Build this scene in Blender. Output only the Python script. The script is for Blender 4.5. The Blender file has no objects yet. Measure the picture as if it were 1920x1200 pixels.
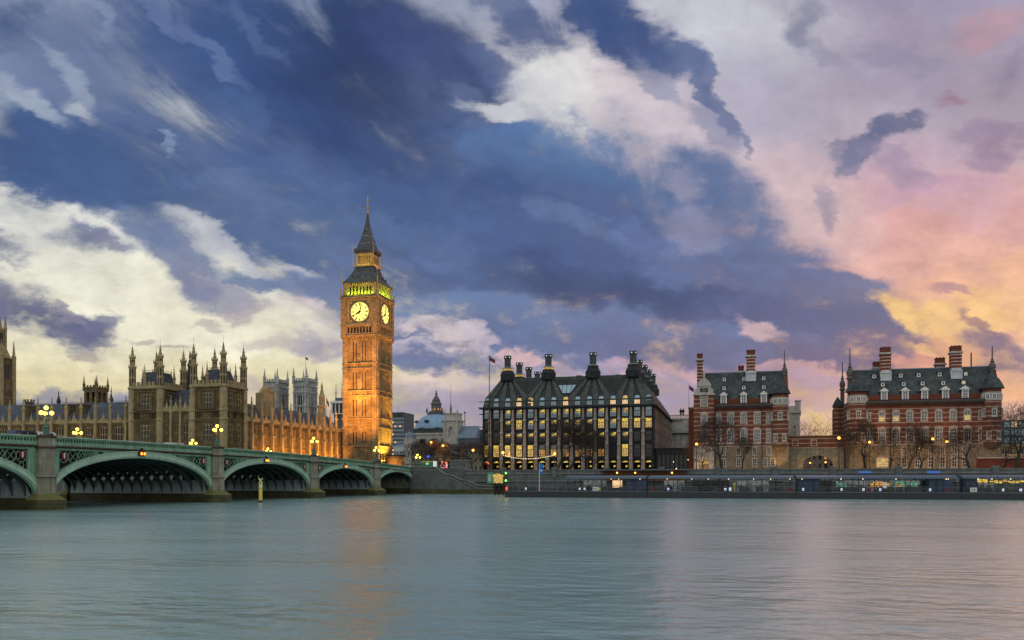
import bpy, math, random
from math import radians, sin, cos, pi, tan, atan2, sqrt
from mathutils import Vector, Matrix

# ------------------------------------------------------------------ camera
# world frame: x runs along the far river wall, y runs inland, z = 0 at the water
SC = bpy.context.scene
CU, CV, CH = 92.8, -238.2, 4.1
TH = radians(14.77); ST, CT = sin(TH), cos(TH)
FPX = 1570.0
cam_d = bpy.data.cameras.new('camera'); cam = bpy.data.objects.new('camera', cam_d)
SC.collection.objects.link(cam); SC.camera = cam
cam.location = (CU, CV, CH); cam.rotation_euler = (radians(90), 0, TH)
cam_d.sensor_width = 36; cam_d.lens = FPX / 1920 * 36
cam_d.shift_y = 300 / 1920; cam_d.clip_start = 0.5; cam_d.clip_end = 9000

def depth(px, v): return (v - CV) / (CT + (px - 960) / FPX * ST)
def U(px, v):                       # where the sight line of a photo column meets the plane y = v
    return CU + depth(px, v) * (-ST + (px - 960) / FPX * CT)
def Z(px, py, v): return CH + (900 - py) * depth(px, v) / FPX
def Vw(px, u):                      # same for a plane x = u
    t = (px - 960) / FPX
    return CV + (u - CU) / (-ST + t * CT) * (CT + t * ST)
def col(r, g, b):                   # photo colour -> linear
    f = lambda c: c / 12.92 if c <= 0.04045 else ((c + 0.055) / 1.055) ** 2.4
    return (f(r / 255), f(g / 255), f(b / 255), 1.0)

# ------------------------------------------------------------------ world: dusk sky with clouds
W = bpy.data.worlds.new("World"); SC.world = W; W.use_nodes = True
nt = W.node_tree; nt.nodes.clear(); L = nt.links
def N(t, **k):
    n = nt.nodes.new(t)
    for a, b in k.items(): setattr(n, a, b)
    return n
def M(op, a, b=None, c=None):
    n = N('ShaderNodeMath', operation=op)
    for i, q in enumerate((a, b, c)):
        if q is None: continue
        if isinstance(q, (int, float)): n.inputs[i].default_value = q
        else: L.new(q, n.inputs[i])
    return n.outputs[0]
tc = N('ShaderNodeTexCoord')
rot = N('ShaderNodeVectorRotate', rotation_type='Z_AXIS'); rot.inputs['Angle'].default_value = -TH
L.new(tc.outputs['Generated'], rot.inputs['Vector'])
sep = N('ShaderNodeSeparateXYZ'); L.new(rot.outputs[0], sep.inputs[0])
yy = M('MAXIMUM', sep.outputs[1], 0.22)
sx = M('DIVIDE', sep.outputs[0], yy); sz = M('DIVIDE', sep.outputs[2], yy)
sz = M('ABSOLUTE', sz)
# cloud streets: noise on the cloud deck, drawn out along the wind
zz = M('ADD', M('ABSOLUTE', sep.outputs[2]), 0.16)
ang_w = math.atan((1480 - 960) / FPX)
px_ = M('DIVIDE', sep.outputs[0], zz); py_ = M('DIVIDE', sep.outputs[1], zz)
al = M('ADD', M('MULTIPLY', px_, sin(ang_w)), M('MULTIPLY', py_, cos(ang_w)))
ac = M('SUBTRACT', M('MULTIPLY', px_, cos(ang_w)), M('MULTIPLY', py_, sin(ang_w)))
cv = N('ShaderNodeCombineXYZ'); L.new(M('MULTIPLY', al, 0.42), cv.inputs[0]); L.new(ac, cv.inputs[1])
def noise(vec, scale, detail, rough=0.55, dist=0.0, w=None):
    n = N('ShaderNodeTexNoise'); n.inputs['Scale'].default_value = scale; n.inputs['Detail'].default_value = detail
    n.inputs['Roughness'].default_value = rough; n.inputs['Distortion'].default_value = dist
    L.new(vec, n.inputs['Vector']); return n
n_st = noise(cv.outputs[0], 4.2, 6, 0.62, 0.5)
sc2 = N('ShaderNodeCombineXYZ'); L.new(sx, sc2.inputs[0]); L.new(M('MULTIPLY', sz, 1.7), sc2.inputs[1])
n_pf = noise(sc2.outputs[0], 13.0, 5, 0.64, 0)
n_w = noise(sc2.outputs[0], 7.0, 5, 0.62)
# warped direction
wv = N('ShaderNodeVectorMath', operation='SUBTRACT'); L.new(n_w.outputs['Color'], wv.inputs[0]); wv.inputs[1].default_value = (0.5, 0.5, 0.5)
ws = N('ShaderNodeVectorMath', operation='SCALE'); L.new(wv.outputs[0], ws.inputs[0]); ws.inputs['Scale'].default_value = 0.12
bc = N('ShaderNodeCombineXYZ'); L.new(sx, bc.inputs[0]); L.new(sz, bc.inputs[1])
wa = N('ShaderNodeVectorMath', operation='ADD'); L.new(bc.outputs[0], wa.inputs[0]); L.new(ws.outputs[0], wa.inputs[1])
flat = N('ShaderNodeVectorMath', operation='MULTIPLY'); L.new(wa.outputs[0], flat.inputs[0]); flat.inputs[1].default_value = (1, 1, 0)
WP = flat.outputs[0]
# noise field shared by the cloud edges: streaks high up, puffs towards the horizon
hi = N('ShaderNodeMapRange'); hi.inputs[1].default_value = 0.16; hi.inputs[2].default_value = 0.42; L.new(sz, hi.inputs[0])
fm = N('ShaderNodeMix', data_type='FLOAT'); L.new(hi.outputs[0], fm.inputs[0]); L.new(n_pf.outputs[0], fm.inputs[2]); L.new(n_st.outputs[0], fm.inputs[3])
NF = M('SUBTRACT', fm.outputs[0], 0.475)
def ramp(fac, pts):
    r = N('ShaderNodeValToRGB'); e = r.color_ramp.elements
    while len(e) < len(pts): e.new(0.5)
    for q, (p, c) in zip(e, pts): q.position = p; q.color = col(*c)
    L.new(fac, r.inputs[0]); return r.outputs[0]
def mixc(f, a, b, blend='MIX'):
    m = N('ShaderNodeMix', data_type='RGBA', blend_type=blend)
    if isinstance(f, (int, float)): m.inputs[0].default_value = f
    else: L.new(f, m.inputs[0])
    for i, q in ((6, a), (7, b)):
        if isinstance(q, tuple): m.inputs[i].default_value = q
        else: L.new(q, m.inputs[i])
    return m.outputs[2]
left = ramp(sz, [(0.0, (176, 164, 158)), (0.05, (206, 192, 160)), (0.10, (232, 218, 170)), (0.18, (242, 236, 208)), (0.28, (226, 226, 218)), (0.6, (170, 182, 205))])
right = ramp(sz, [(0.0, (176, 146, 150)), (0.06, (196, 160, 158)), (0.12, (222, 178, 156)), (0.2, (230, 178, 166)), (0.36, (205, 176, 184)), (0.6, (160, 156, 182))])
xm = N('ShaderNodeMapRange', interpolation_type='SMOOTHSTEP'); xm.inputs[1].default_value = -0.25; xm.inputs[2].default_value = 0.38; L.new(sx, xm.inputs[0])
SKY = mixc(xm.outputs[0], left, right)
# (px, py, rx, ry, tilt clockwise, colour, noise share, opacity)
CL = [
 # pale high sky
 (1050,170,190,100,18,(222,222,222),.7,.9), (1380,60,230,130,10,(208,209,216),.6,.85), (1340,300,330,110,30,(216,200,206),.5,.8), (1700,170,360,120,0,(168,160,182),.9,.7), (1550,220,260,60,10,(190,182,196),.8,.6),
 (1780,440,300,120,-6,(230,172,166),.7,.85), (1740,330,160,90,20,(204,172,188),.8,.6), (1500,400,150,110,30,(222,190,190),.6,.7), (1820,560,220,90,-10,(242,186,156),.8,.85),
 # the great blue bank
 (560,120,350,180,20,(54,80,130),1.2,.97), (720,150,210,180,0,(50,66,106),1.0,.9), (330,110,190,120,35,(64,88,138),1.3,.95), (30,30,80,70,0,(54,76,124),1.2,.9),
 (120,300,290,76,8,(68,92,138),1.1,.97), (380,300,360,100,12,(72,96,142),1.1,.97), (300,366,350,56,16,(76,100,144),1.2,.92), (650,340,290,130,10,(78,102,150),1.0,.97), (840,270,210,120,10,(62,78,120),1.1,.85),
 (1000,310,160,90,12,(82,114,164),1.0,.97), (1170,345,200,90,18,(80,112,160),1.0,.97), (1340,375,120,80,30,(86,110,154),1.1,.93),
 (900,430,300,120,12,(74,98,144),1.0,.97), (1150,470,330,120,14,(80,100,146),1.0,.97), (1400,510,180,90,25,(96,112,154),1.1,.93), (620,450,190,90,24,(86,108,150),1.2,.93), (480,400,160,50,20,(88,108,150),1.3,.85),
 (1000,522,260,46,8,(68,82,124),1.0,.8), (1230,552,300,40,7,(70,82,122),.9,.85), (820,520,180,66,12,(86,104,146),1.1,.9), (640,560,110,60,20,(104,118,156),1.3,.85),
 (1560,565,180,80,22,(104,114,152),1.2,.93), (1660,625,140,46,14,(104,106,142),1.3,.9), (1480,620,190,54,10,(94,102,142),1.2,.93),
 (1050,650,420,64,5,(112,120,158),1.1,.92), (1450,680,330,50,6,(112,110,148),1.1,.9), (900,590,240,40,8,(106,132,176),1.0,.85), (1200,615,280,42,6,(106,122,164),1.1,.9), (960,645,260,44,6,(106,120,160),1.2,.9), (1380,665,280,44,6,(108,110,146),1.2,.9), (1640,672,150,30,0,(112,104,138),1.2,.85),
 # light and dark inside it
 (1080,430,120,18,20,(112,134,176),1.5,.5), (900,360,130,30,14,(60,84,132),1.4,.6), (620,280,160,40,10,(62,84,130),1.4,.6), (1310,415,70,46,44,(152,152,180),1.6,.65), (1290,335,46,18,20,(164,160,182),1.4,.6), (1050,250,80,30,10,(94,128,176),1.3,.6), (760,430,120,30,20,(96,118,160),1.5,.5), (420,340,140,20,14,(96,118,158),1.6,.5), (250,250,120,22,12,(92,112,156),1.5,.5), (1240,460,120,30,20,(104,120,166),1.5,.5), (700,480,130,20,16,(108,124,164),1.5,.5), (560,210,110,50,30,(48,66,112),1.3,.6), (780,80,120,50,10,(66,80,128),1.4,.5),
 (110,110,240,130,20,(84,106,150),.35,.82), (20,290,180,50,10,(70,94,140),.8,.8),
 # pale streaks, upper left
 (60,205,85,22,36,(180,190,204),.8,.6), (130,165,70,20,50,(172,184,202),.8,.5), (150,220,50,16,40,(196,202,210),.8,.65), (190,45,60,14,52,(150,166,194),.9,.45), (85,95,50,14,62,(150,166,194),.9,.4), (210,140,70,14,42,(122,140,174),1.6,.55), (390,95,90,14,48,(110,130,170),1.6,.5), (300,40,70,16,40,(120,138,176),1.6,.5), (312,272,20,7,0,(146,166,200),.6,.6), (480,60,70,14,46,(100,122,166),1.6,.4),
 # torn dark pieces, top centre
 (1115,30,56,60,60,(62,84,130),1.2,.97), (1175,85,84,54,42,(60,82,130),1.3,.97), (1250,105,60,34,40,(72,92,138),1.5,.9), (1312,155,46,20,60,(84,102,144),1.5,.85), (1352,205,42,18,50,(88,102,142),1.5,.85), (1400,255,30,9,60,(110,118,150),1.4,.8), (1340,240,50,26,30,(120,126,160),1.6,.6), (1005,75,66,44,30,(78,94,138),1.5,.9), (960,20,60,30,40,(92,106,146),1.5,.8), (915,120,60,30,55,(82,98,142),1.6,.8), (870,190,50,24,50,(90,104,144),1.5,.7), (1230,160,60,16,50,(130,136,166),1.6,.6),
 (1055,160,90,44,18,(226,225,223),1.2,.85), (938,208,66,18,8,(214,214,218),1.2,.9), (990,175,60,30,20,(216,216,220),1.4,.7),
 (1510,30,34,44,0,(128,130,156),1.5,.8), (1560,90,50,20,60,(150,146,170),1.6,.6), (1680,238,50,20,-18,(96,102,136),1.9,.85), (1630,275,50,22,-36,(100,108,142),1.9,.85), (1605,310,30,18,-50,(120,122,152),1.9,.75), (1700,300,60,22,30,(160,142,168),1.8,.5), (1585,275,22,12,0,(124,124,152),1.4,.7), (1530,378,20,44,0,(158,146,168),1.4,.75), (1720,330,60,26,20,(166,146,172),1.5,.6), (1880,250,80,24,0,(150,130,160),1.4,.7), (1850,290,40,30,-20,(148,126,158),1.4,.6), (1830,80,70,30,-20,(192,152,162),1.4,.7), (1790,185,44,16,0,(164,126,146),1.3,.75), (1690,110,90,26,10,(144,138,164),1.6,.6), (1900,150,50,40,0,(136,130,158),1.5,.6), (1640,180,120,20,6,(176,164,182),1.6,.5), (1760,360,130,20,-8,(196,160,182),1.6,.5), (1700,480,160,22,-5,(238,186,172),1.5,.6),
 # the sunset
 (1850,575,110,44,-14,(249,202,140),1.3,.9), (1700,598,60,24,34,(252,206,134),1.4,.85), (1765,622,76,24,20,(250,204,140),1.4,.9), (1900,530,60,46,0,(246,192,156),1.3,.8), (1720,560,50,14,24,(242,188,162),1.5,.7), (1800,660,90,26,0,(244,170,120),1.4,.7),
 (1832,612,56,12,20,(150,116,132),1.5,.8), (1775,548,36,12,10,(170,130,150),1.4,.7), (1875,642,80,26,6,(116,106,138),1.4,.9), (1895,675,80,24,0,(108,102,134),1.4,.85), (1720,655,60,16,10,(118,110,142),1.5,.8),
 (1800,700,150,22,0,(232,160,140),1.4,.7), (1740,668,60,14,10,(244,190,140),1.5,.75), (1900,735,70,26,0,(240,180,140),1.2,.8), (1430,612,50,14,24,(216,182,186),1.3,.75), (1560,740,110,34,0,(238,188,150),1.2,.8), (1540,782,60,26,0,(250,214,140),1.0,.8), (1530,706,120,18,8,(212,164,164),1.5,.8), (1640,712,100,12,4,(240,180,140),1.4,.7), (1400,715,220,30,4,(170,146,170),1.2,.85), (1400,765,220,30,0,(176,150,172),1.0,.85),
 # left: luminous cream with drifting dark puffs
 (150,560,420,90,10,(244,240,216),.9,.9), (70,405,150,34,18,(236,234,226),1.4,.95), (120,500,200,50,12,(240,238,222),1.3,.9), (420,450,100,16,28,(200,202,210),1.8,.7), (540,590,150,34,22,(228,218,212),1.5,.8), (420,600,180,56,10,(242,237,212),1.2,.9), (545,480,60,14,24,(206,206,210),1.6,.65), (340,410,50,20,30,(214,214,216),1.6,.5), (590,565,60,14,30,(222,206,206),1.5,.8),
 (160,450,70,30,24,(112,122,152),1.5,.92), (15,432,60,30,14,(106,118,148),1.4,.9), (330,480,80,44,34,(116,128,160),1.6,.92), (462,508,56,20,10,(100,122,160),1.3,.9), (270,430,60,30,40,(108,124,160),1.5,.85), (210,470,40,16,20,(134,138,164),1.5,.8), (420,540,90,24,20,(140,142,168),1.6,.8), (15,478,40,12,0,(150,150,168),1.3,.7), (370,540,40,24,30,(128,134,164),1.6,.7), (560,520,90,30,20,(112,126,164),1.5,.8),
 (70,596,120,34,22,(104,108,138),1.3,.97), (10,548,70,44,26,(116,118,148),1.2,.9), (160,612,56,26,10,(104,108,140),1.4,.95), (200,590,26,18,0,(118,120,150),1.5,.85), (185,640,36,10,0,(130,126,150),1.4,.8), (120,585,40,12,40,(140,136,158),1.5,.7), (455,575,46,14,10,(170,162,172),1.5,.75), (270,625,30,9,0,(178,166,162),1.4,.7), (330,648,40,10,8,(172,160,158),1.4,.75), (150,660,40,10,6,(170,158,154),1.4,.75), (400,595,30,9,0,(176,166,170),1.5,.6), (590,645,70,30,12,(160,154,174),1.5,.85), (520,640,50,16,0,(196,184,180),1.5,.6),
 (70,748,260,20,-3,(150,148,166),1.1,.9), (230,735,90,26,0,(146,146,168),1.1,.88), (480,745,80,22,0,(192,178,176),1.2,.7),
 # centre horizon
 (830,628,90,18,20,(224,208,208),1.6,.8), (780,655,70,16,10,(214,200,204),1.6,.7), (800,680,110,26,8,(106,118,158),1.4,.92), (890,640,60,12,20,(200,188,200),1.6,.65), (800,724,140,24,0,(228,208,194),1.2,.85), (860,775,260,42,0,(160,152,178),1.0,.9), (1120,775,240,34,0,(158,148,176),1.0,.85), (1080,690,180,22,8,(168,158,184),1.5,.75), (1000,674,80,10,10,(222,186,186),1.6,.8), (1040,745,200,40,0,(180,166,188),1.1,.85), (1200,740,160,30,0,(160,150,180),1.2,.85), (1260,700,110,14,10,(206,168,176),1.6,.8), (1150,715,90,12,0,(206,174,182),1.6,.6),
]
for ci, (px, py, rx, ry, tl, c, k, op) in enumerate(CL):
    if ci and ci % 16 == 0:      # ties each batch to the one before it, so the shader is worked through batch by batch
        tie = N('ShaderNodeVectorMath', operation='MULTIPLY_ADD'); L.new(SKY, tie.inputs[0]); tie.inputs[1].default_value = (1e-7, 1e-7, 0); L.new(WP, tie.inputs[2]); WP = tie.outputs[0]
    mp = N('ShaderNodeMapping', vector_type='TEXTURE')
    mp.inputs['Location'].default_value = ((px - 960) / FPX, (900 - py) / FPX, 0)
    mp.inputs['Rotation'].default_value = (0, 0, -radians(tl))
    mp.inputs['Scale'].default_value = (rx * 1.45 / FPX, ry * 1.45 / FPX, 1)
    L.new(WP, mp.inputs[0])
    g = N('ShaderNodeTexGradient', gradient_type='SPHERICAL'); L.new(mp.outputs[0], g.inputs[0])
    m = M('MULTIPLY_ADD', NF, k * 2.5, g.outputs[1] if False else g.outputs['Fac'])
    mr = N('ShaderNodeMapRange', interpolation_type='SMOOTHSTEP'); L.new(m, mr.inputs[0])
    mr.inputs[1].default_value = -0.10; mr.inputs[2].default_value = 0.86; mr.inputs[3].default_value = 0; mr.inputs[4].default_value = op
    # outside its own patch a cloud must vanish whatever the noise says
    lim = M('MULTIPLY', mr.outputs[0], M('MINIMUM', M('MULTIPLY', g.outputs['Fac'], 2.4), 1.0))
    SKY = mixc(lim, SKY, col(*c))
# lighter veils running through the bank, then fine relief
n_v = noise(cv.outputs[0], 2.1, 6, 0.68, 0.5); n_g = noise(sc2.outputs[0], 26.0, 3, 0.65, 0)
vm = N('ShaderNodeMapRange', interpolation_type='SMOOTHSTEP'); vm.inputs[1].default_value = .44; vm.inputs[2].default_value = .74; vm.inputs[4].default_value = .24; L.new(n_v.outputs[0], vm.inputs[0])
SKY = mixc(M('MULTIPLY', vm.outputs[0], hi.outputs[0]), SKY, col(140, 150, 180))
vd = N('ShaderNodeMapRange', interpolation_type='SMOOTHSTEP'); vd.inputs[1].default_value = .50; vd.inputs[2].default_value = .30; vd.inputs[4].default_value = .40; L.new(n_v.outputs[0], vd.inputs[0])
SKY = mixc(M('MULTIPLY', vd.outputs[0], hi.outputs[0]), SKY, mixc(1.0, SKY, (.70, .74, .84, 1), 'MULTIPLY'))
SKY = mixc(.25, SKY, mixc(1.0, SKY, ramp(n_g.outputs[0], [(.3, (205, 205, 212)), (.7, (255, 255, 255))]), 'MULTIPLY'))
# fine relief in the cloud
rel = N('ShaderNodeMapRange'); rel.inputs[1].default_value = -0.25; rel.inputs[2].default_value = 0.25; rel.inputs[3].default_value = 0.80; rel.inputs[4].default_value = 1.20; L.new(NF, rel.inputs[0])
rc = N('ShaderNodeVectorMath', operation='SCALE'); L.new(SKY, rc.inputs[0]); L.new(rel.outputs[0], rc.inputs['Scale'])
# unseen sky overhead and behind the viewer, brightened to light the facades
bk = N('ShaderNodeMapRange', interpolation_type='SMOOTHSTEP'); bk.inputs[1].default_value = 0.45; bk.inputs[2].default_value = -0.1; L.new(sep.outputs[1], bk.inputs[0])
BACK = col(226, 226, 222)
BS = 1.35
SKY2 = mixc(bk.outputs[0], rc.outputs[0], tuple(q * BS for q in BACK[:3]) + (1,))
nish = N('ShaderNodeTexSky', sky_type='NISHITA', sun_disc=False)
SUN_EL, SUN_AZ = radians(4.0), atan2(-ST + 0.55 * CT, CT + 0.55 * ST)
nish.sun_elevation = SUN_EL; nish.sun_rotation = SUN_AZ
bgn = N('ShaderNodeBackground'); L.new(nish.outputs[0], bgn.inputs[0]); bgn.inputs[1].default_value = 0.05
bgc = N('ShaderNodeBackground'); L.new(SKY2, bgc.inputs[0]); bgc.inputs[1].default_value = 1.0
ms = N('ShaderNodeMixShader'); ms.inputs[0].default_value = 0.94
L.new(bgn.outputs[0], ms.inputs[1]); L.new(bgc.outputs[0], ms.inputs[2])
wo = N('ShaderNodeOutputWorld'); L.new(ms.outputs[0], wo.inputs[0])
W.cycles.sampling_method = 'MANUAL'; W.cycles.sample_map_resolution = 512

sun_d = bpy.data.lights.new('sun', 'SUN'); sun = bpy.data.objects.new('sun', sun_d); SC.collection.objects.link(sun)
sun_d.energy = 0.22; sun_d.angle = radians(40); sun_d.color = (1.0, 0.55, 0.45)
sun.rotation_euler = (radians(90) - SUN_EL, 0, pi - SUN_AZ)

SC.view_settings.view_transform = 'Standard'; SC.view_settings.look = 'None'
SC.view_settings.exposure = 0.0; SC.view_settings.gamma = 1.0; SC.view_settings.use_curve_mapping = False
SC.render.engine = 'CYCLES'
SC.cycles.max_bounces = 5; SC.cycles.diffuse_bounces = 2; SC.cycles.glossy_bounces = 3; SC.cycles.transmission_bounces = 3
SC.cycles.caustics_reflective = False; SC.cycles.caustics_refractive = False
SC.cycles.sample_clamp_indirect = 4.0
# ------------------------------------------------------------------ helpers
random.seed(7)
COL = SC.collection
class MB:
    """collects boxes, prisms, lathes and tubes; build() links them as one mesh object"""
    def __init__(s): s.v = []; s.f = []; s.m = []; s.T = None; s.sm = []
    def add(s, vs, fs, m=0, smooth=False):
        b = len(s.v)
        for p in vs:
            p = Vector(p)
            if s.T: p = s.T @ p
            s.v.append(tuple(p))
        for f in fs: s.f.append([b + i for i in f]); s.m.append(m); s.sm.append(smooth)
        return s
    def box(s, x0, x1, y0, y1, z0, z1, m=0):
        if x0 > x1: x0, x1 = x1, x0
        if y0 > y1: y0, y1 = y1, y0
        return s.add([(x0,y0,z0),(x1,y0,z0),(x1,y1,z0),(x0,y1,z0),(x0,y0,z1),(x1,y0,z1),(x1,y1,z1),(x0,y1,z1)],
                     [(0,3,2,1),(4,5,6,7),(0,1,5,4),(1,2,6,5),(2,3,7,6),(3,0,4,7)], m)
    def poly(s, pts, m=0): return s.add(pts, [tuple(range(len(pts)))], m)
    def prism(s, pts, axis, a, b, m=0):
        """2-D outline pushed along an axis: 'x' takes (y,z), 'y' takes (x,z), 'z' takes (x,y)"""
        def p3(p, q): return {'x': (q, p[0], p[1]), 'y': (p[0], q, p[1]), 'z': (p[0], p[1], q)}[axis]
        n = len(pts); vs = [p3(p, a) for p in pts] + [p3(p, b) for p in pts]
        fs = [tuple(range(n)), tuple(range(2 * n - 1, n - 1, -1))] + [(i, i + n, (i + 1) % n + n, (i + 1) % n) for i in range(n)]
        return s.add(vs, fs, m)
    def lathe(s, cx, cy, prof, n=8, m=0, a0=0.0, smooth=False, sx=1, sy=1):
        vs = []; fs = []
        for r, z in prof:
            for k in range(n):
                a = a0 + 2 * pi * k / n; vs.append((cx + r * sx * cos(a), cy + r * sy * sin(a), z))
        for j in range(len(prof) - 1):
            for k in range(n): fs.append((j*n+k, j*n+(k+1)%n, (j+1)*n+(k+1)%n, (j+1)*n+k))
        fs.append(tuple(range(n - 1, -1, -1))); fs.append(tuple(range((len(prof)-1)*n, len(prof)*n)))
        return s.add(vs, fs, m, smooth)
    def tube(s, p0, p1, r0, r1=None, n=5, m=0):
        p0 = Vector(p0); p1 = Vector(p1); r1 = r0 if r1 is None else r1
        d = (p1 - p0)
        if d.length < 1e-6: return s
        d.normalize(); a = Vector((0,0,1)) if abs(d.z) < .9 else Vector((1,0,0)); x = d.cross(a).normalized(); y = d.cross(x)
        vs = []
        for p, r in ((p0, r0), (p1, r1)):
            for k in range(n):
                t = 2 * pi * k / n; vs.append(p + x * (r * cos(t)) + y * (r * sin(t)))
        fs = [(k, (k+1)%n, (k+1)%n+n, k+n) for k in range(n)] + [tuple(range(n-1,-1,-1)), tuple(range(n, 2*n))]
        return s.add(vs, fs, m)
    def path(s, pts, r, n=5, m=0):
        for a, b in zip(pts, pts[1:]): s.tube(a, b, r, r, n, m)
        return s
    def ball(s, c, r, n=10, k=6, m=0, sz=1.0):
        prof = [(max(r * sin(pi * j / k), 0.004), c[2] - r * sz * cos(pi * j / k)) for j in range(k + 1)]
        return s.lathe(c[0], c[1], prof, n, m, 0, True)
    def wall(s, x0, x1, z0, z1, y, holes, d=0.35, m=0, mr=None):
        """a wall face in the plane y (seen from -y) with rectangular openings and their reveals"""
        mr = m if mr is None else mr
        xs = sorted({x0, x1, *[h[0] for h in holes], *[h[1] for h in holes]}); zs = sorted({z0, z1, *[h[2] for h in holes], *[h[3] for h in holes]})
        xs = [x for x in xs if x0 - 1e-6 <= x <= x1 + 1e-6]; zs = [z for z in zs if z0 - 1e-6 <= z <= z1 + 1e-6]
        for i in range(len(xs) - 1):
            for j in range(len(zs) - 1):
                mx, mz = (xs[i] + xs[i+1]) / 2, (zs[j] + zs[j+1]) / 2
                if any(h[0] < mx < h[1] and h[2] < mz < h[3] for h in holes): continue
                s.add([(xs[i],y,zs[j]),(xs[i+1],y,zs[j]),(xs[i+1],y,zs[j+1]),(xs[i],y,zs[j+1])], [(0,1,2,3)], m)
        for a, b, c, e in holes:
            s.add([(a,y,c),(b,y,c),(b,y,e),(a,y,e),(a,y+d,c),(b,y+d,c),(b,y+d,e),(a,y+d,e)], [(0,4,5,1),(1,5,6,2),(2,6,7,3),(3,7,4,0)], mr)
        return s
    def arch(s, x0, x1, z0, zs, zt, y0, y1, m=0, n=10):
        """the filling between a round-headed opening and the square above it"""
        cx = (x0 + x1) / 2; hw = (x1 - x0) / 2
        L_ = [(x0, zs)] + [(cx - hw * cos(pi * k / n), zs + (zt - zs) * sin(pi * k / n)) for k in range(1, n)] + [(x1, zs)]
        for a, b in zip(L_, L_[1:]):
            s.add([(a[0],y0,a[1]),(b[0],y0,b[1]),(b[0],y0,z0),(a[0],y0,z0),(a[0],y1,a[1]),(b[0],y1,b[1])], [(0,1,2,3),(0,4,5,1)], m)
        return s
    def build(s, name, mats, parent=None, loc=None):
        me = bpy.data.meshes.new(name); me.from_pydata(s.v, [], s.f)
        for q in (mats if isinstance(mats, (list, tuple)) else [mats]): me.materials.append(q)
        if any(s.m): me.polygons.foreach_set('material_index', s.m)
        if any(s.sm): me.polygons.foreach_set('use_smooth', s.sm)
        me.update()
        o = bpy.data.objects.new(name, me); COL.objects.link(o)
        if loc: o.location = loc
        if parent: hang(o, parent)
        return o
def hang(o, parent):
    o.parent = parent
    o.matrix_parent_inverse = Matrix.LocRotScale(parent.location, parent.rotation_euler, parent.scale).inverted() if parent.parent is None else Matrix.Identity(4)
    if parent.parent is not None:
        o.matrix_parent_inverse = (PW(parent)).inverted()
def PW(o):
    m = Matrix.LocRotScale(o.location, o.rotation_euler, o.scale)
    return m if o.parent is None else PW(o.parent) @ o.matrix_parent_inverse @ m
def tag(o, label=None, cat=None, group=None, kind=None):
    for k, q in (('label', label), ('category', cat), ('group', group), ('kind', kind)):
        if q: o[k] = q
    return o
def thing(name, label, cat, loc=(0,0,0), group=None, rz=0):
    o = bpy.data.objects.new(name, None); COL.objects.link(o); o.location = loc; o.rotation_euler = (0,0,rz)
    o.empty_display_size = 0.5
    return tag(o, label, cat, group)
KIDS = {}
def copy_tree(o, parent=None):
    c = o.copy(); COL.objects.link(c)
    if parent: c.parent = parent; c.matrix_parent_inverse = o.matrix_parent_inverse.copy()
    for ch in [q for q in CH_OF(o)]: copy_tree(ch, c)
    return c
def CH_OF(o): return list(o.children)
def inst(src, parent, loc, rz=0, scale=None, name=None):
    """another copy of one mesh object as a part of parent (its own object, shared mesh)"""
    c = bpy.data.objects.new(name or src.name.split('.')[0], src if isinstance(src, bpy.types.Mesh) else src.data); COL.objects.link(c)
    c.location = loc; c.rotation_euler = (0,0,rz)
    if scale: c.scale = scale
    hang(c, parent); return c
def mesh_of(mb, name, mats):
    me = bpy.data.meshes.new(name); me.from_pydata(mb.v, [], mb.f)
    for q in (mats if isinstance(mats, (list, tuple)) else [mats]): me.materials.append(q)
    if any(mb.m): me.polygons.foreach_set('material_index', mb.m)
    me.update(); return me

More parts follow.
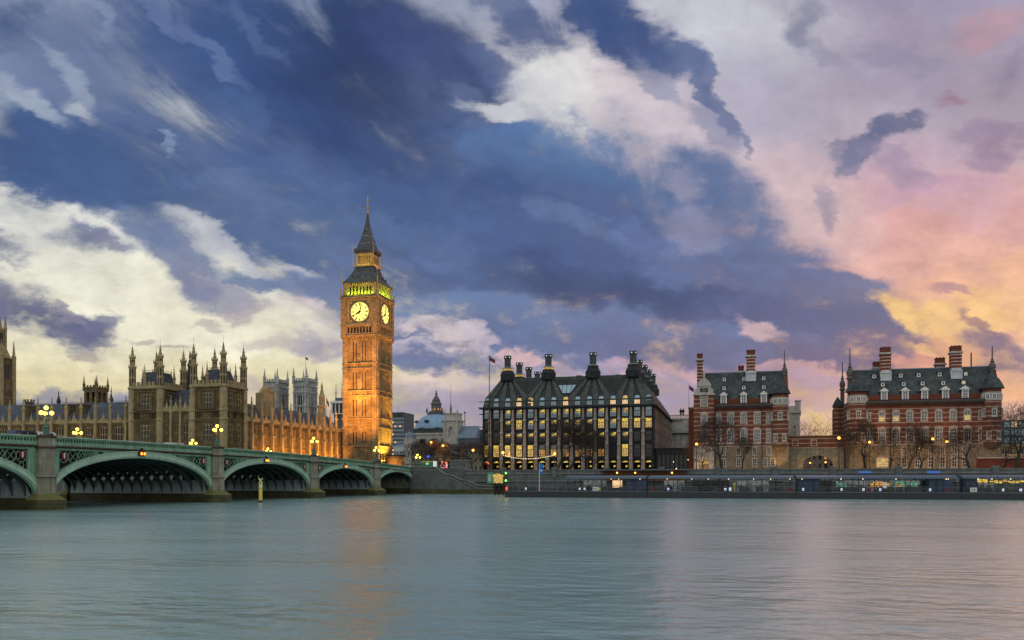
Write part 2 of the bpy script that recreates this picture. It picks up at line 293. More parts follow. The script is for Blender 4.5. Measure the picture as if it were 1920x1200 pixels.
# ------------------------------------------------------------------ materials
def new_mat(name):
    m = bpy.data.materials.new(name); m.use_nodes = True; t = m.node_tree
    return m, t, t.nodes['Principled BSDF'], t.nodes, t.links
def mat(name, c, rough=0.85, var=0.25, scale=0.6, bump=0.0, bscale=3.0, metal=0.0, blocks=None, streak=0.0, c2=None, spec=0.3, stripe=None, coat=0):
    """noise-varied surface. blocks=(w,h,mortar share, darkening) lays masonry courses; stripe=(period, share, offset, colour) lays bands of white stone"""
    m, t, b, n, l = new_mat(name)
    b.inputs['Roughness'].default_value = rough; b.inputs['Metallic'].default_value = metal; b.inputs['Specular IOR Level'].default_value = spec
    if coat: b.inputs['Coat Weight'].default_value = coat
    g = n.new('ShaderNodeNewGeometry'); P_ = g.outputs['Position']
    def no(sc, det, vec=None, sq=None):
        q = n.new('ShaderNodeTexNoise'); q.inputs['Scale'].default_value = sc; q.inputs['Detail'].default_value = det
        if sq:
            mp = n.new('ShaderNodeMapping'); mp.inputs['Scale'].default_value = sq; l.new(P_, mp.inputs[0]); l.new(mp.outputs[0], q.inputs['Vector'])
        else: l.new(P_, q.inputs['Vector'])
        return q.outputs['Fac']
    def mr(f, a, bb, lo=0.3, hi=0.7):
        q = n.new('ShaderNodeMapRange'); q.inputs[1].default_value = lo; q.inputs[2].default_value = hi; q.inputs[3].default_value = a; q.inputs[4].default_value = bb; l.new(f, q.inputs[0]); return q.outputs[0]
    def mx(f, a, bb, bt='MIX'):
        q = n.new('ShaderNodeMix'); q.data_type = 'RGBA'; q.blend_type = bt
        if isinstance(f, float): q.inputs[0].default_value = f
        else: l.new(f, q.inputs[0])
        for i, w in ((6, a), (7, bb)):
            if isinstance(w, (tuple, list)): q.inputs[i].default_value = (*w[:3], 1)
            else: l.new(w, q.inputs[i])
        return q.outputs[2]
    d = c2 if c2 else tuple(q * 0.45 for q in c[:3])
    C_ = mx(mr(no(scale, 6), 0.0, 1.0), c, d) if c2 else mx(mr(no(scale, 6), 0.0, var * 2), c, d)
    C_ = mx(mr(no(scale * 9, 3), 0.0, var), C_, d)
    hgt = None
    if stripe:
        sp = n.new('ShaderNodeSeparateXYZ'); l.new(P_, sp.inputs[0])
        def mm(op, a, q): 
            w = n.new('ShaderNodeMath'); w.operation = op
            for i, r in enumerate((a, q)):
                if isinstance(r, (int, float)): w.inputs[i].default_value = r
                else: l.new(r, w.inputs[i])
            return w.outputs[0]
        fr = mm('FRACT', mm('DIVIDE', mm('SUBTRACT', sp.outputs[2], stripe[2]), stripe[0]), 0)
        C_ = mx(mm('MULTIPLY', mm('LESS_THAN', fr, stripe[1]), 0.92), C_, mx(mr(no(1.5, 4), 0.0, 0.8), stripe[3], tuple(q * 0.5 for q in stripe[3])))
    if blocks:
        sp = n.new('ShaderNodeSeparateXYZ'); l.new(P_, sp.inputs[0])
        ad = n.new('ShaderNodeMath'); ad.operation = 'ADD'; l.new(sp.outputs[0], ad.inputs[0]); l.new(sp.outputs[1], ad.inputs[1])
        cb = n.new('ShaderNodeCombineXYZ'); l.new(ad.outputs[0], cb.inputs[0]); l.new(sp.outputs[2], cb.inputs[1])
        br = n.new('ShaderNodeTexBrick'); l.new(cb.outputs[0], br.inputs['Vector'])
        br.inputs['Scale'].default_value = 1.0; br.inputs['Brick Width'].default_value = blocks[0]; br.inputs['Row Height'].default_value = blocks[1]
        br.inputs['Mortar Size'].default_value = blocks[2]; br.inputs['Mortar Smooth'].default_value = 0.3; br.inputs['Bias'].default_value = -0.1
        k = blocks[3]; br.inputs['Color1'].default_value = (1, 1, 1, 1); br.inputs['Color2'].default_value = (k, k, k * .97, 1); br.inputs['Mortar'].default_value = (k * .6, k * .6, k * .6, 1)
        C_ = mx(1.0, C_, br.outputs['Color'], 'MULTIPLY'); hgt = br.outputs['Fac']
    if streak: C_ = mx(mr(no(1.0, 5, sq=(1.6, 1.6, 0.12)), 0.0, streak, 0.45, 0.75), C_, tuple(q * 0.3 for q in c[:3]))
    l.new(C_, b.inputs['Base Color'])
    if bump:
        bp = n.new('ShaderNodeBump'); bp.inputs['Strength'].default_value = bump; bp.inputs['Distance'].default_value = 0.15
        l.new(no(bscale, 5), bp.inputs['Height']); l.new(bp.outputs[0], b.inputs['Normal'])
    return m
def glow(name, c, st, rough=0.5, sample=False):
    m, t, b, n, l = new_mat(name)
    b.inputs['Base Color'].default_value = (*[min(q, .8) for q in c[:3]], 1); b.inputs['Emission Color'].default_value = (*c[:3], 1); b.inputs['Emission Strength'].default_value = st
    b.inputs['Roughness'].default_value = rough
    if not sample: m.cycles.emission_sampling = 'NONE'
    return m
def lit_room(name, c, st, c2, seed=0.0, sc=0.9):
    """a lit window: uneven warm room light seen through it"""
    m, t, b, n, l = new_mat(name)
    b.inputs['Base Color'].default_value = (.02, .02, .02, 1); b.inputs['Roughness'].default_value = 0.15
    g = n.new('ShaderNodeNewGeometry'); q = n.new('ShaderNodeTexNoise'); q.inputs['Scale'].default_value = sc; q.inputs['Detail'].default_value = 4
    l.new(g.outputs['Position'], q.inputs['Vector'])
    r = n.new('ShaderNodeValToRGB'); e = r.color_ramp.elements; e[0].position = .35; e[1].position = .62; e[0].color = (*c2[:3], 1); e[1].color = (*c[:3], 1)
    l.new(q.outputs['Fac'], r.inputs[0]); l.new(r.outputs[0], b.inputs['Emission Color']); b.inputs['Emission Strength'].default_value = st
    m.cycles.emission_sampling = 'NONE'
    return m
def glass(name, c=(.02, .03, .04), rough=0.06, spec=1.0):
    m, t, b, n, l = new_mat(name)
    b.inputs['Base Color'].default_value = (*c[:3], 1); b.inputs['Roughness'].default_value = rough; b.inputs['Specular IOR Level'].default_value = spec; b.inputs['IOR'].default_value = 1.8
    g = n.new('ShaderNodeNewGeometry'); q = n.new('ShaderNodeTexNoise'); q.inputs['Scale'].default_value = 0.9; l.new(g.outputs['Position'], q.inputs['Vector'])
    bp = n.new('ShaderNodeBump'); bp.inputs['Strength'].default_value = 0.15; bp.inputs['Distance'].default_value = 0.3; l.new(q.outputs['Fac'], bp.inputs['Height']); l.new(bp.outputs[0], b.inputs['Normal'])
    return m
MT = {}
MT['stone'] = mat('palace_stone', (.29, .215, .105), .9, .8, .35, .4, 2.5, blocks=(1.1, .55, .02, .62), streak=.75)
MT['stone_pale'] = mat('carved_stone', (.41, .32, .175), .9, .4, .7, .5, 4, streak=.5)
MT['stone_tower'] = mat('tower_stone', (.50, .37, .20), .9, .55, .45, .5, 2.5, blocks=(.9, .5, .02, .6), streak=.4)
MT['iron_roof'] = mat('cast_iron_roof', (.055, .075, .10), .5, .4, .8, .2, 2, spec=.4, blocks=(.9, .7, .03, .55))
MT['slate_blue'] = mat('palace_slate', (.07, .09, .13), .55, .5, .5, .2, 2, blocks=(1.4, 1.0, .04, .55))
MT['gilt'] = mat('gilded_metal', (.55, .36, .10), .4, .3, 1.0, metal=.7)
MT['dark'] = mat('dark_iron', (.02, .022, .025), .5, .2, 1)
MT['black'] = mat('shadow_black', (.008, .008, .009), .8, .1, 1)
MT['abbey'] = mat('abbey_stone', (.50, .52, .52), .9, .35, .3, .3, 2, blocks=(1.4, .8, .03, .75), streak=.5)
MT['green'] = mat('bridge_green_paint', (.24, .45, .31), .55, .5, .45, .25, 3, spec=.35, streak=.75)
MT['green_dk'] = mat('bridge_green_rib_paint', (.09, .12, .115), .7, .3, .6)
MT['green_pale'] = mat('bridge_rail_paint', (.36, .56, .43), .45, .25, .8, spec=.5, streak=.3)
MT['brown'] = mat('bridge_moulding_rust', (.075, .045, .03), .7, .4, 1)
MT['granite'] = mat('pier_granite', (.36, .35, .27), .85, .45, .5, .4, 3, blocks=(1.6, .9, .02, .75), streak=.8)
MT['algae'] = mat('weedy_granite', (.10, .085, .055), .8, .4, .6, .6, 3, blocks=(1.5, .7, .03, .6), c2=(.045, .055, .012))
MT['pier_side'] = mat('pier_side_paint', (.36, .44, .46), .6, .3, .4, streak=.4)
MT['wallst'] = mat('embankment_granite', (.16, .18, .19), .85, .4, .5, .4, 3, blocks=(1.3, .55, .03, .72), streak=.7)
MT['cap'] = mat('parapet_granite', (.21, .215, .205), .8, .35, .8, .3, 3, streak=.5)
MT['asphalt'] = mat('asphalt', (.045, .045, .048), .85, .3, .8)
MT['paving'] = mat('paving_stone', (.17, .165, .155), .85, .3, .6, blocks=(.9, .6, .03, .8))
MT['ground'] = mat('city_ground', (.09, .088, .08), .95, .3, .2)
MT['bronze'] = mat('bronze_cladding', (.026, .036, .046), .7, .4, .8, spec=.25, blocks=(1.0, .8, .05, .55))
MT['roofbz'] = mat('bronze_roof', (.085, .105, .105), .65, .35, .7, spec=.3, blocks=(.8, .75, .07, .55), streak=.3)
MT['roofbase'] = mat('bronze_roof_base', (.036, .044, .047), .7, .35, .7, spec=.25, blocks=(.8, .75, .06, .6))
MT['roofgr'] = mat('verdigris_roof', (.11, .17, .15), .5, .35, .7, spec=.45)
MT['pinkst'] = mat('pier_sandstone', (.42, .34, .29), .85, .35, .6, .3, 4, blocks=(1.0, .55, .04, .8), streak=.3)
MT['white'] = mat('white_paint', (.72, .72, .70), .6, .15, 1.0, streak=.25)
MT['whitest'] = mat('portland_stone', (.50, .48, .44), .85, .35, .6, .3, 3, streak=.5)
MT['brick'] = mat('banded_red_brick', (.205, .070, .041), .9, .55, .6, .3, 5, stripe=(1.42, .16, .1, (.43, .39, .33)), c2=(.10, .034, .024), streak=.3)
MT['brickp'] = mat('plain_red_brick', (.17, .048, .030), .9, .4, .6, .3, 5, streak=.3)
MT['stack'] = mat('banded_chimney_brick', (.23, .055, .032), .9, .3, .8, .3, 5, stripe=(1.05, .28, .3, (.60, .54, .48)), streak=.3)
MT['slate'] = mat('lichened_slate', (.020, .028, .040), .85, .5, .42, .3, 3, spec=.15, c2=(.085, .100, .102), blocks=(.7, .5, .02, .75), streak=.6)
MT['granite_y'] = mat('rusticated_granite', (.33, .28, .20), .9, .4, .4, .6, 2.5, blocks=(1.2, .65, .05, .74), streak=.5)
MT['lead'] = mat('lead_dome', (.20, .35, .52), .5, .3, .4, spec=.5, streak=.5)
MT['leaf_blue'] = mat('lead_flat', (.12, .18, .26), .5, .3, .4, spec=.5)
MT['glass'] = glass('window_glass', (.02, .032, .045), .1, .5)
MT['glass_dk'] = glass('dark_leaded_glass', (.010, .013, .020), .2, .22)
MT['glass_bl'] = glass('sky_blue_glass', (.10, .24, .33), .08, .8)
MT['pont'] = mat('pontoon_steel', (.012, .018, .026), .5, .3, .5, spec=.5, streak=.4)
MT['pontroof'] = mat('canopy_sheet', (.07, .11, .17), .45, .3, .8, spec=.6)
MT['rail'] = mat('galvanised_rail', (.10, .12, .14), .4, .2, 1, metal=.3)
MT['navy'] = mat('navy_booth_paint', (.018, .05, .12), .45, .3, .8, spec=.5)
MT['bark'] = mat('plane_bark', (.065, .05, .038), .9, .5, 2.0, .5, 6)
MT['twig'] = mat('bare_twigs', (.048, .036, .028), .95, .3, 1.0)
MT['statue'] = mat('dark_bronze_statue', (.022, .026, .026), .4, .4, 2.0, spec=.6)
MT['concrete'] = mat('office_concrete', (.10, .12, .15), .8, .3, .3)
MT['wood'] = mat('tarred_timber', (.04, .032, .022), .85, .5, 1.5, .4, 5)
MT['yellow'] = mat('yellow_marker_paint', (.70, .58, .10), .5, .15, 1.5, streak=.2)
MT['clock'] = glow('lit_opal_dial', col(255, 238, 128), 1.05)
MT['globe'] = glow('lamp_globe_light', (1.0, .60, .07), 5.5, sample=True)
MT['globe_or'] = glow('sodium_light', (1.0, .40, .05), 7.0, sample=True)
MT['red'] = glow('red_signal_light', (1.0, .03, .01), 6.0)
MT['orange'] = glow('amber_signal_light', (1.0, .16, .015), 5.0)
MT['greenl'] = glow('green_signal_light', (.1, 1.0, .08), 6.0)
MT['warm'] = lit_room('lit_window_yellow', col(250, 216, 120), .85, col(140, 90, 40), 0, 3.2)
MT['warm2'] = lit_room('lit_window_amber', col(245, 180, 90), .8, col(80, 55, 35), 0, 2.8)
MT['ceil'] = lit_room('lit_office_ceiling', col(250, 222, 90), .9, col(170, 120, 40), 0, 1.7)
MT['cream'] = lit_room('lit_window_cream', col(255, 225, 190), .95, col(250, 180, 90), 0, 2.5)
MT['bulb'] = glow('festoon_bulb_light', (1.0, .74, .36), 3.5)
MT['skin'] = mat('person_skin', (.35, .22, .16), .6, .1, 3)
MT['bluesign'] = glow('blue_sign_light', col(20, 60, 235), .8)
MT['whitel'] = glow('cool_white_glow', (.75, .88, 1.0), .38)
MT['lamp_green'] = mat('lamp_post_green', (.04, .13, .09), .45, .3, 1, spec=.5)
# ------------------------------------------------------------------ ground and water
LAND = 6.6
w = MB(); w.add([(-6000,-900,0),(6000,-900,0),(6000,0.5,0),(-6000,0.5,0)], [(0,1,2,3)])
m, t, b, n, l = new_mat('river_water')
b.inputs['Base Color'].default_value = (.125, .225, .215, 1); b.inputs['Roughness'].default_value = 0.17; b.inputs['IOR'].default_value = 2.8; b.inputs['Specular IOR Level'].default_value = .5
g = n.new('ShaderNodeNewGeometry')
def wn(rot_, scl, sc, det):
    mp = n.new('ShaderNodeMapping'); mp.inputs['Rotation'].default_value = (0,0,rot_); mp.inputs['Scale'].default_value = scl
    l.new(g.outputs['Position'], mp.inputs[0]); q = n.new('ShaderNodeTexNoise'); q.inputs['Scale'].default_value = sc; q.inputs['Detail'].default_value = det; q.inputs['Roughness'].default_value = .5
    l.new(mp.outputs[0], q.inputs['Vector']); return q.outputs['Fac']
a1 = wn(-TH, (.45, 1, 1), 1.5, 3); a3 = wn(-TH - .08, (.55, 1, 1), .95, 5); a2 = wn(-TH + .1, (.3, .8, 1), .17, 4)
ad = n.new('ShaderNodeMath'); ad.operation = 'MULTIPLY_ADD'; l.new(a2, ad.inputs[0]); ad.inputs[1].default_value = 2.2
ad3 = n.new('ShaderNodeMath'); ad3.operation = 'MULTIPLY_ADD'; l.new(a3, ad3.inputs[0]); ad3.inputs[1].default_value = 1.15
ad1 = n.new('ShaderNodeMath'); ad1.operation = 'MULTIPLY'; l.new(a1, ad1.inputs[0]); ad1.inputs[1].default_value = .25; l.new(ad1.outputs[0], ad3.inputs[2]); l.new(ad3.outputs[0], ad.inputs[2])
bp = n.new('ShaderNodeBump'); bp.inputs['Strength'].default_value = .62; bp.inputs['Distance'].default_value = .28
l.new(ad.outputs[0], bp.inputs['Height']); l.new(bp.outputs[0], b.inputs['Normal'])
rr = n.new('ShaderNodeMapRange'); rr.inputs[1].default_value = .35; rr.inputs[2].default_value = .65; rr.inputs[3].default_value = .20; rr.inputs[4].default_value = .30; l.new(a2, rr.inputs[0]); l.new(rr.outputs[0], b.inputs['Roughness'])
tag(w.build('water', m), kind='structure')
gd = MB(); gd.box(-6000, 6000, 0.6, 6000, -6, LAND)
tag(gd.build('ground', MT['ground']), kind='structure')
bed = MB(); bed.box(-6000, 6000, -900, 0.4, -8, -6.2)
tag(bed.build('river_bed', MT['ground']), kind='structure')
rd = MB(); rd.box(4, 400, 9, 24, LAND + .004, LAND + .03); rd.box(-29, 3, 0.8, 300, LAND + .004, LAND + .034)
tag(rd.build('road', MT['asphalt']), kind='structure')
pv = MB(); pv.box(4, 400, 0.9, 8.9, LAND + .004, LAND + .14); pv.box(4, 400, 24.1, 37, LAND + .004, LAND + .14)
tag(pv.build('pavement', MT['paving']), kind='structure')
gt = MB()  # palace terrace standing in the river
gt.box(-420, -45.2, -34, 0.4, -5, LAND - .05)
tag(gt.build('river_terrace', MT['wallst'], None), 'stone river terrace wall below the gothic palace', 'terrace')

# ------------------------------------------------------------------ bridge
BW = 32.0
PV = [-30.5, -65.0, -102.0, -142.0, -183.0]
SPR = [(-1.0, PV[0]), (PV[0], PV[1]), (PV[1], PV[2]), (PV[2], PV[3]), (PV[3], PV[4])]
def ztop(v): return 10.3 - 2.5 * ((-v - 125) / 125.0) ** 2
bridge = thing('arched_bridge', 'pale green cast iron arched road bridge on grey stone piers', 'bridge', (-16, -90, 0))
def strip(mb, vs, z0f, z1f, u0, u1, mi=0):
    """a band along the bridge between two height functions, as thick as u0..u1"""
    n_ = len(vs); b0 = []
    for v_ in vs: b0 += [(u0, v_, z0f(v_)), (u0, v_, z1f(v_)), (u1, v_, z0f(v_)), (u1, v_, z1f(v_))]
    fs = []
    for i in range(n_ - 1):
        a, c = 4 * i, 4 * i + 4
        fs += [(a, c, c+1, a+1), (a+2, a+3, c+3, c+2), (a+1, c+1, c+3, a+3), (a, a+2, c+2, c)]
    fs += [(0,1,3,2), (4*n_-4, 4*n_-2, 4*n_-1, 4*n_-3)]
    mb.add(b0, fs, mi)
def lin(a, b_, k): return [a + (b_ - a) * i / k for i in range(k + 1)]
dk = MB(); strip(dk, lin(0.5, -235, 48), lambda v: ztop(v) - 1.9, lambda v: ztop(v) - 1.25, -.9, -BW + .9)
dk.build('deck', MT['asphalt'], bridge)
CR = {0: 6.4, 1: 6.95, 2: 7.5, 3: 7.62, 4: 7.5}
rib0 = None
for i, (va, vb) in enumerate(SPR):
    x0, x1 = va - 1.35, vb + 1.35          # clear opening, x0 is the landward end
    if i == 0: x0 = va - .3
    cm, hw = (x0 + x1) / 2, (x0 - x1) / 2
    zc = CR[i]; zs = 1.5
    def zi(v, e=0.0, cm=cm, hw=hw, zc=zc, zs=zs): 
        q = max(0.0, 1 - ((v - cm) / (hw + e)) ** 2); return zs + (zc + e - zs) * sqrt(q) ** .92
    A = [cm + hw * cos(pi * k / 40) for k in range(41)]
    for uu, sg in ((0, 1), (-BW, -1)):
        arc = MB()
        # ring of three stepped mouldings
        for (e0, e1, pr) in ((0.0, .22, .10), (.22, .98, .26), (.98, 1.12, .36)):
            pts0 = []; pts1 = []
            for k in range(41):
                a = pi * k / 40
                pts0.append((cm + (hw + e0 - .0) * cos(a), zs + (zc + e0 - zs) * max(sin(a), 0) ** .92)); pts1.append((cm + (hw + e1) * cos(a), zs + (zc + e1 - zs) * max(sin(a), 0) ** .92))
            vs = []; 
            for p, q in zip(pts0, pts1): vs += [(uu - sg*.5, *p), (uu + sg*pr, *p), (uu + sg*pr, *q), (uu - sg*.5, *q)]
            fs = []
            for k in range(40):
                a, c = 4*k, 4*k+4
                for j in range(4): fs.append((a+j, a+(j+1)%4, c+(j+1)%4, c+j))
            arc.add(vs, fs)
        arc.build('arch_ring', MT['green_pale'], bridge)
        # spandrel plate with the open tracery corners
        sp = MB(); TRS = []
        fb = lambda v: ztop(v) - 1.42
        for side in (-1, 1):
            end = cm - side * -hw if False else cm + side * (hw + .05)
            tr = MB(); shd = MB(); TRS.append((tr, shd))
            vlist = lin(cm, end, 26)
            def ext(v): 
                q = max(0.0, 1 - ((v - cm) / (hw + 1.05)) ** 2); return zs + (zc + 1.05 - zs) * sqrt(q) ** .92
            open_from = None
            solid, opening = [], []
            for v_ in vlist:
                if fb(v_) - .5 - ext(v_) > .35 and abs(v_ - end) > .75: opening.append(v_)
                elif not opening: solid.append(v_)
            if opening:
                strip(sp, solid + [opening[0]], lambda v: ext(v) - .1, fb, uu - sg*.30, uu + sg*.02)
                strip(sp, opening, lambda v: fb(v) - .5, fb, uu - sg*.30, uu + sg*.02)
                strip(sp, opening, lambda v: ext(v) - .1, lambda v: ext(v) + .12, uu - sg*.30, uu + sg*.02)
                strip(sp, [opening[-1], end], lambda v: ext(v) - .1 if abs(v - end) > .1 else zs, fb, uu - sg*.30, uu + sg*.02)
                # tracery rings shrinking towards the crown
                v_ = opening[-1]; dirn = -side
                step = 0
                while step < 7:
                    hgt = fb(v_) - .5 - ext(v_)
                    r = min(.88, hgt / 2.25 if step else .88)
                    c_ = v_ + dirn * (r + .02)
                    hgt2 = fb(c_) - .5 - (ext(c_) + .12); r = min(r, hgt2 / 2)
                    if r < .2: break
                    zc_ = fb(c_) - .5 - r
                    K = 12
                    for k in range(K):
                        a, b_ = 2*pi*k/K, 2*pi*(k+1)/K
                        tr.tube((uu - sg*.14, c_ + r*cos(a), zc_ + r*sin(a)), (uu - sg*.14, c_ + r*cos(b_), zc_ + r*sin(b_)), .065, None, 4)
                    for k in range(4):
                        a = pi*k/2 + pi/4
                        tr.tube((uu - sg*.14, c_, zc_), (uu - sg*.14, c_ + r*cos(a), zc_ + r*sin(a)), .05, None, 4)
                    if step == 0:
                        hh = r * .62
                        shd.prism([(c_-hh*.7, zc_+hh), (c_+hh*.7, zc_+hh), (c_+hh*.7, zc_-.1), (c_, zc_-hh), (c_-hh*.7, zc_-.1)], 'x', uu - sg*.2, uu + sg*.05, 0)
                        shd.prism([(c_-hh*.2, zc_+hh*.9), (c_+hh*.2, zc_+hh*.9), (c_+hh*.2, zc_-hh*.4), (c_-hh*.2, zc_-hh*.4)], 'x', uu + sg*.052, uu + sg*.06, 1)
                        # smaller ring below where the corner is deep
                        zz_ = zc_ - r - .42
                        if zz_ - .4 > ext(c_ ) + .1:
                            for k in range(8):
                                a, b_ = 2*pi*k/8, 2*pi*(k+1)/8
                                tr.tube((uu - sg*.14, c_ + .38*cos(a), zz_ + .38*sin(a)), (uu - sg*.14, c_ + .38*cos(b_), zz_ + .38*sin(b_)), .07, None, 4)
                    v_ = c_ + dirn * r; step += 1
                bkp = MB()
            else:
                strip(sp, vlist, lambda v: ext(v) - .1, fb, uu - sg*.30, uu + sg*.02)
        so = sp.build('spandrel', MT['green'], bridge)
        for tr, shd in TRS:
            if tr.v: tr.build('tracery', MT['green'], so)
            if shd.v: shd.build('shield', [MT.setdefault('shield', mat('shield_enamel', (.30, .05, .05), .5, .3, 2)), MT['white']], so)
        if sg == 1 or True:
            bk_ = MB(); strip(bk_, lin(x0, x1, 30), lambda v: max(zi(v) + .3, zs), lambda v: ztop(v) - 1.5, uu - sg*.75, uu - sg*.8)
            bk_.build('spandrel_shade_plate', MT['black'], so)  # black plate put in for the dark interior behind the tracery
    # iron ribs under the deck
    rb = MB()
    for k in range(41):
        pass
    P0 = [(cm + (hw + .05) * cos(pi*k/28), 1.5 + (zc + .3 - 1.5) * max(sin(pi*k/28), 0) ** .92) for k in range(29)]
    for k in range(28):
        (a, za), (c, zb) = P0[k], P0[k+1]
        rb.add([(-.16,a,za-.0),(.16,a,za),(.16,c,zb),(-.16,c,zb),(-.16,a,za+.95),(.16,a,za+.95),(.16,c,zb+.95),(-.16,c,zb+.95)], [(0,1,2,3),(4,7,6,5),(0,3,7,4),(1,5,6,2)])
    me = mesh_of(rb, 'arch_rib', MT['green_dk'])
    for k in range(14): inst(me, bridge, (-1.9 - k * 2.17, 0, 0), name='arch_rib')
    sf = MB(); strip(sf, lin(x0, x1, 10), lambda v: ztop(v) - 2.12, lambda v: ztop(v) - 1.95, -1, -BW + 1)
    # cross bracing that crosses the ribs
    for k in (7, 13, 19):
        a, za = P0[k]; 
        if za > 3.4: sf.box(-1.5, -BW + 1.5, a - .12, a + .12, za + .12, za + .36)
    sf.build('soffit', MT['black'] if False else MT.setdefault('soffit', mat('dark_soffit', (.035, .04, .04), .8, .3, .8)), bridge)  # plain dark grey underside of the deck
# cornice and parapets
for uu, sg in ((0, 1), (-BW, -1)):
    c_ = MB(); vv = lin(0.3, -236, 60)
    strip(c_, vv, lambda v: ztop(v) - 1.48, lambda v: ztop(v) - 1.30, uu - sg*.3, uu + sg*.34)
    k = -0.6
    while k > -234:
        c_.box(uu + sg*.03, uu + sg*.28, k - .11, k + .11, ztop(k) - 1.62, ztop(k) - 1.485); k -= .46
    c_.build('cornice', MT['brown'], bridge)
    p = MB()
    strip(p, vv, lambda v: ztop(v) - 1.295, lambda v: ztop(v) - .82, uu - sg*.25, uu + sg*.22)
    strip(p, vv, lambda v: ztop(v) - .32, lambda v: ztop(v) - .14, uu - sg*.25, uu + sg*.16)
    strip(p, vv, lambda v: ztop(v) - .137, lambda v: ztop(v), uu - sg*.32, uu + sg*.30, 1)
    k = -.5
    while k > -235:
        z_ = ztop(k); p.prism([(k - .16, z_ - .83), (k + .16, z_ - .83), (k + .05, z_ - .56), (k + .2, z_ - .31), (k - .2, z_ - .31), (k - .05, z_ - .56)], 'x', uu - sg*.12, uu + sg*.06, 0); k -= .52
    strip(p, vv, lambda v: ztop(v) - .80, lambda v: ztop(v) - .33, uu - sg*.24, uu - sg*.2, 2)  # dark strip stands in for the shade in the pierced gaps
    p.build('parapet', [MT['green'], MT['green_pale'], MT['green_dk']], bridge)
# piers
for v_ in PV:
    zt = ztop(v_)
    pr = MB()
    pr.box(-BW, 0, v_ - 1.35, v_ + 1.35, 1.6, 4.05, 1)
    pr.box(-BW - 1.3, 1.3, v_ - 1.7, v_ + 1.7, -5, 1.58, 2)
    for sg in (1, -1):
        u0 = 0 if sg == 1 else -BW
        def oct_(w_, pj): return [(u0 - sg*.6, v_ - w_), (u0 + sg*pj*.35, v_ - w_), (u0 + sg*pj, v_ - w_*.52), (u0 + sg*pj, v_ + w_*.52), (u0 + sg*pj*.35, v_ + w_), (u0 - sg*.6, v_ + w_)]
        pr.prism(oct_(1.55, 1.35), 'z', 1.9, 4.5, 0)
        pr.prism(oct_(1.75, 1.6), 'z', 4.5, 4.75, 0); pr.prism(oct_(1.62, 1.45), 'z', 4.75, 4.95, 0)
        pr.prism(oct_(1.30, 1.12), 'z', 4.95, zt - 1.75, 0)
        pr.prism(oct_(1.5, 1.35), 'z', zt - 1.75, zt - 1.5, 3); pr.prism(oct_(1.38, 1.25), 'z', zt - 1.5, zt - .25, 0)
        pr.prism(oct_(1.55, 1.4), 'z', zt - .25, zt + .05, 3)
    po = pr.build('pier', [MT['granite'], MT['pier_side'], MT['algae'], MT['brown']], bridge)
    for sg in (1, -1):
        ft = MB()
        u0 = 0 if sg == 1 else -BW
        f0 = [(u0 - sg*.9, v_ - 2.3), (u0 + sg*1.0, v_ - 2.3), (u0 + sg*2.7, v_ - 1.2), (u0 + sg*2.7, v_ + 1.2), (u0 + sg*1.0, v_ + 2.3), (u0 - sg*.9, v_ + 2.3)]
        f1 = [(u0 - sg*.6, v_ - 1.5), (u0 + sg*.47, v_ - 1.5), (u0 + sg*1.35, v_ - .8), (u0 + sg*1.35, v_ + .8), (u0 + sg*.47, v_ + 1.5), (u0 - sg*.6, v_ + 1.5)]
        ft.prism(f0, 'z', -5, 1.35, 0)
        ft.add([(x, y, 1.35) for x, y in f0] + [(x, y, 2.2) for x, y in f1], [(i, (i+1)%6, (i+1)%6+6, i+6) for i in range(6)] + [tuple(range(6, 12))], 1)
        ft.build('footing', [MT['algae'], MT.setdefault('mossy', mat('mossy_granite', (.14, .12, .07), .85, .4, .8, .4, 3, c2=(.10, .12, .02)))], po)
# west abutment
ab = MB(); ab.box(-BW - 4, 1.3, -2.2, 3.5, -5, 6.3, 0); ab.box(-BW - 4, 1.6, -2.6, 3.5, -5, 1.6, 1)
ab.prism([(-.4, -1.6), (1.1, -1.6), (1.5, -.8), (1.5, .8), (1.1, 1.6), (-.4, 1.6)], 'z', 1.6, 8.0, 0)
ab.prism([(-.4, -1.8), (1.3, -1.8), (1.75, -.9), (1.75, .9), (1.3, 1.8), (-.4, 1.8)], 'z', 7.7, 8.05, 2)
ab.build('abutment', [MT['granite'], MT['algae'], MT['brown']], bridge)
rp = MB()   # road ramping from the deck to the land behind the abutment
rp.add([(-BW+1, .4, LAND+.3), (-.2, .4, LAND+.3), (-.2, 60, LAND+.05), (-BW+1, 60, LAND+.05), (-BW+1, .4, LAND-.3), (-.2, .4, LAND-.3), (-.2, 60, LAND-.3), (-BW+1, 60, LAND-.3)], [(0,1,2,3),(4,7,6,5),(0,4,5,1),(1,5,6,2),(2,6,7,3),(3,7,4,0)])
tag(rp.build('road', MT['asphalt']), kind='structure')
# signal lights under the parapet at mid-span
for px in (267, 500, 648):
    v_ = Vw(px, .5); z_ = ztop(v_) - 1.95
    o = MB(); o.box(.2, .6, v_ - .12, v_ + .12, z_ + .35, z_ + .9, 0); o.box(.22, .62, v_ - .75, v_ + .75, z_ - .35, z_ + .35, 0)
    for d in (-.36, .36): o.lathe(0, 0, [(.0,0)], 3) if False else o.prism([(v_ + d + .24*cos(a*pi/5), z_ + .24*sin(a*pi/5)) for a in range(10)], 'x', .625, .70, 1)
    o.build('navigation_light', [MT['dark'], MT['orange']], bridge)

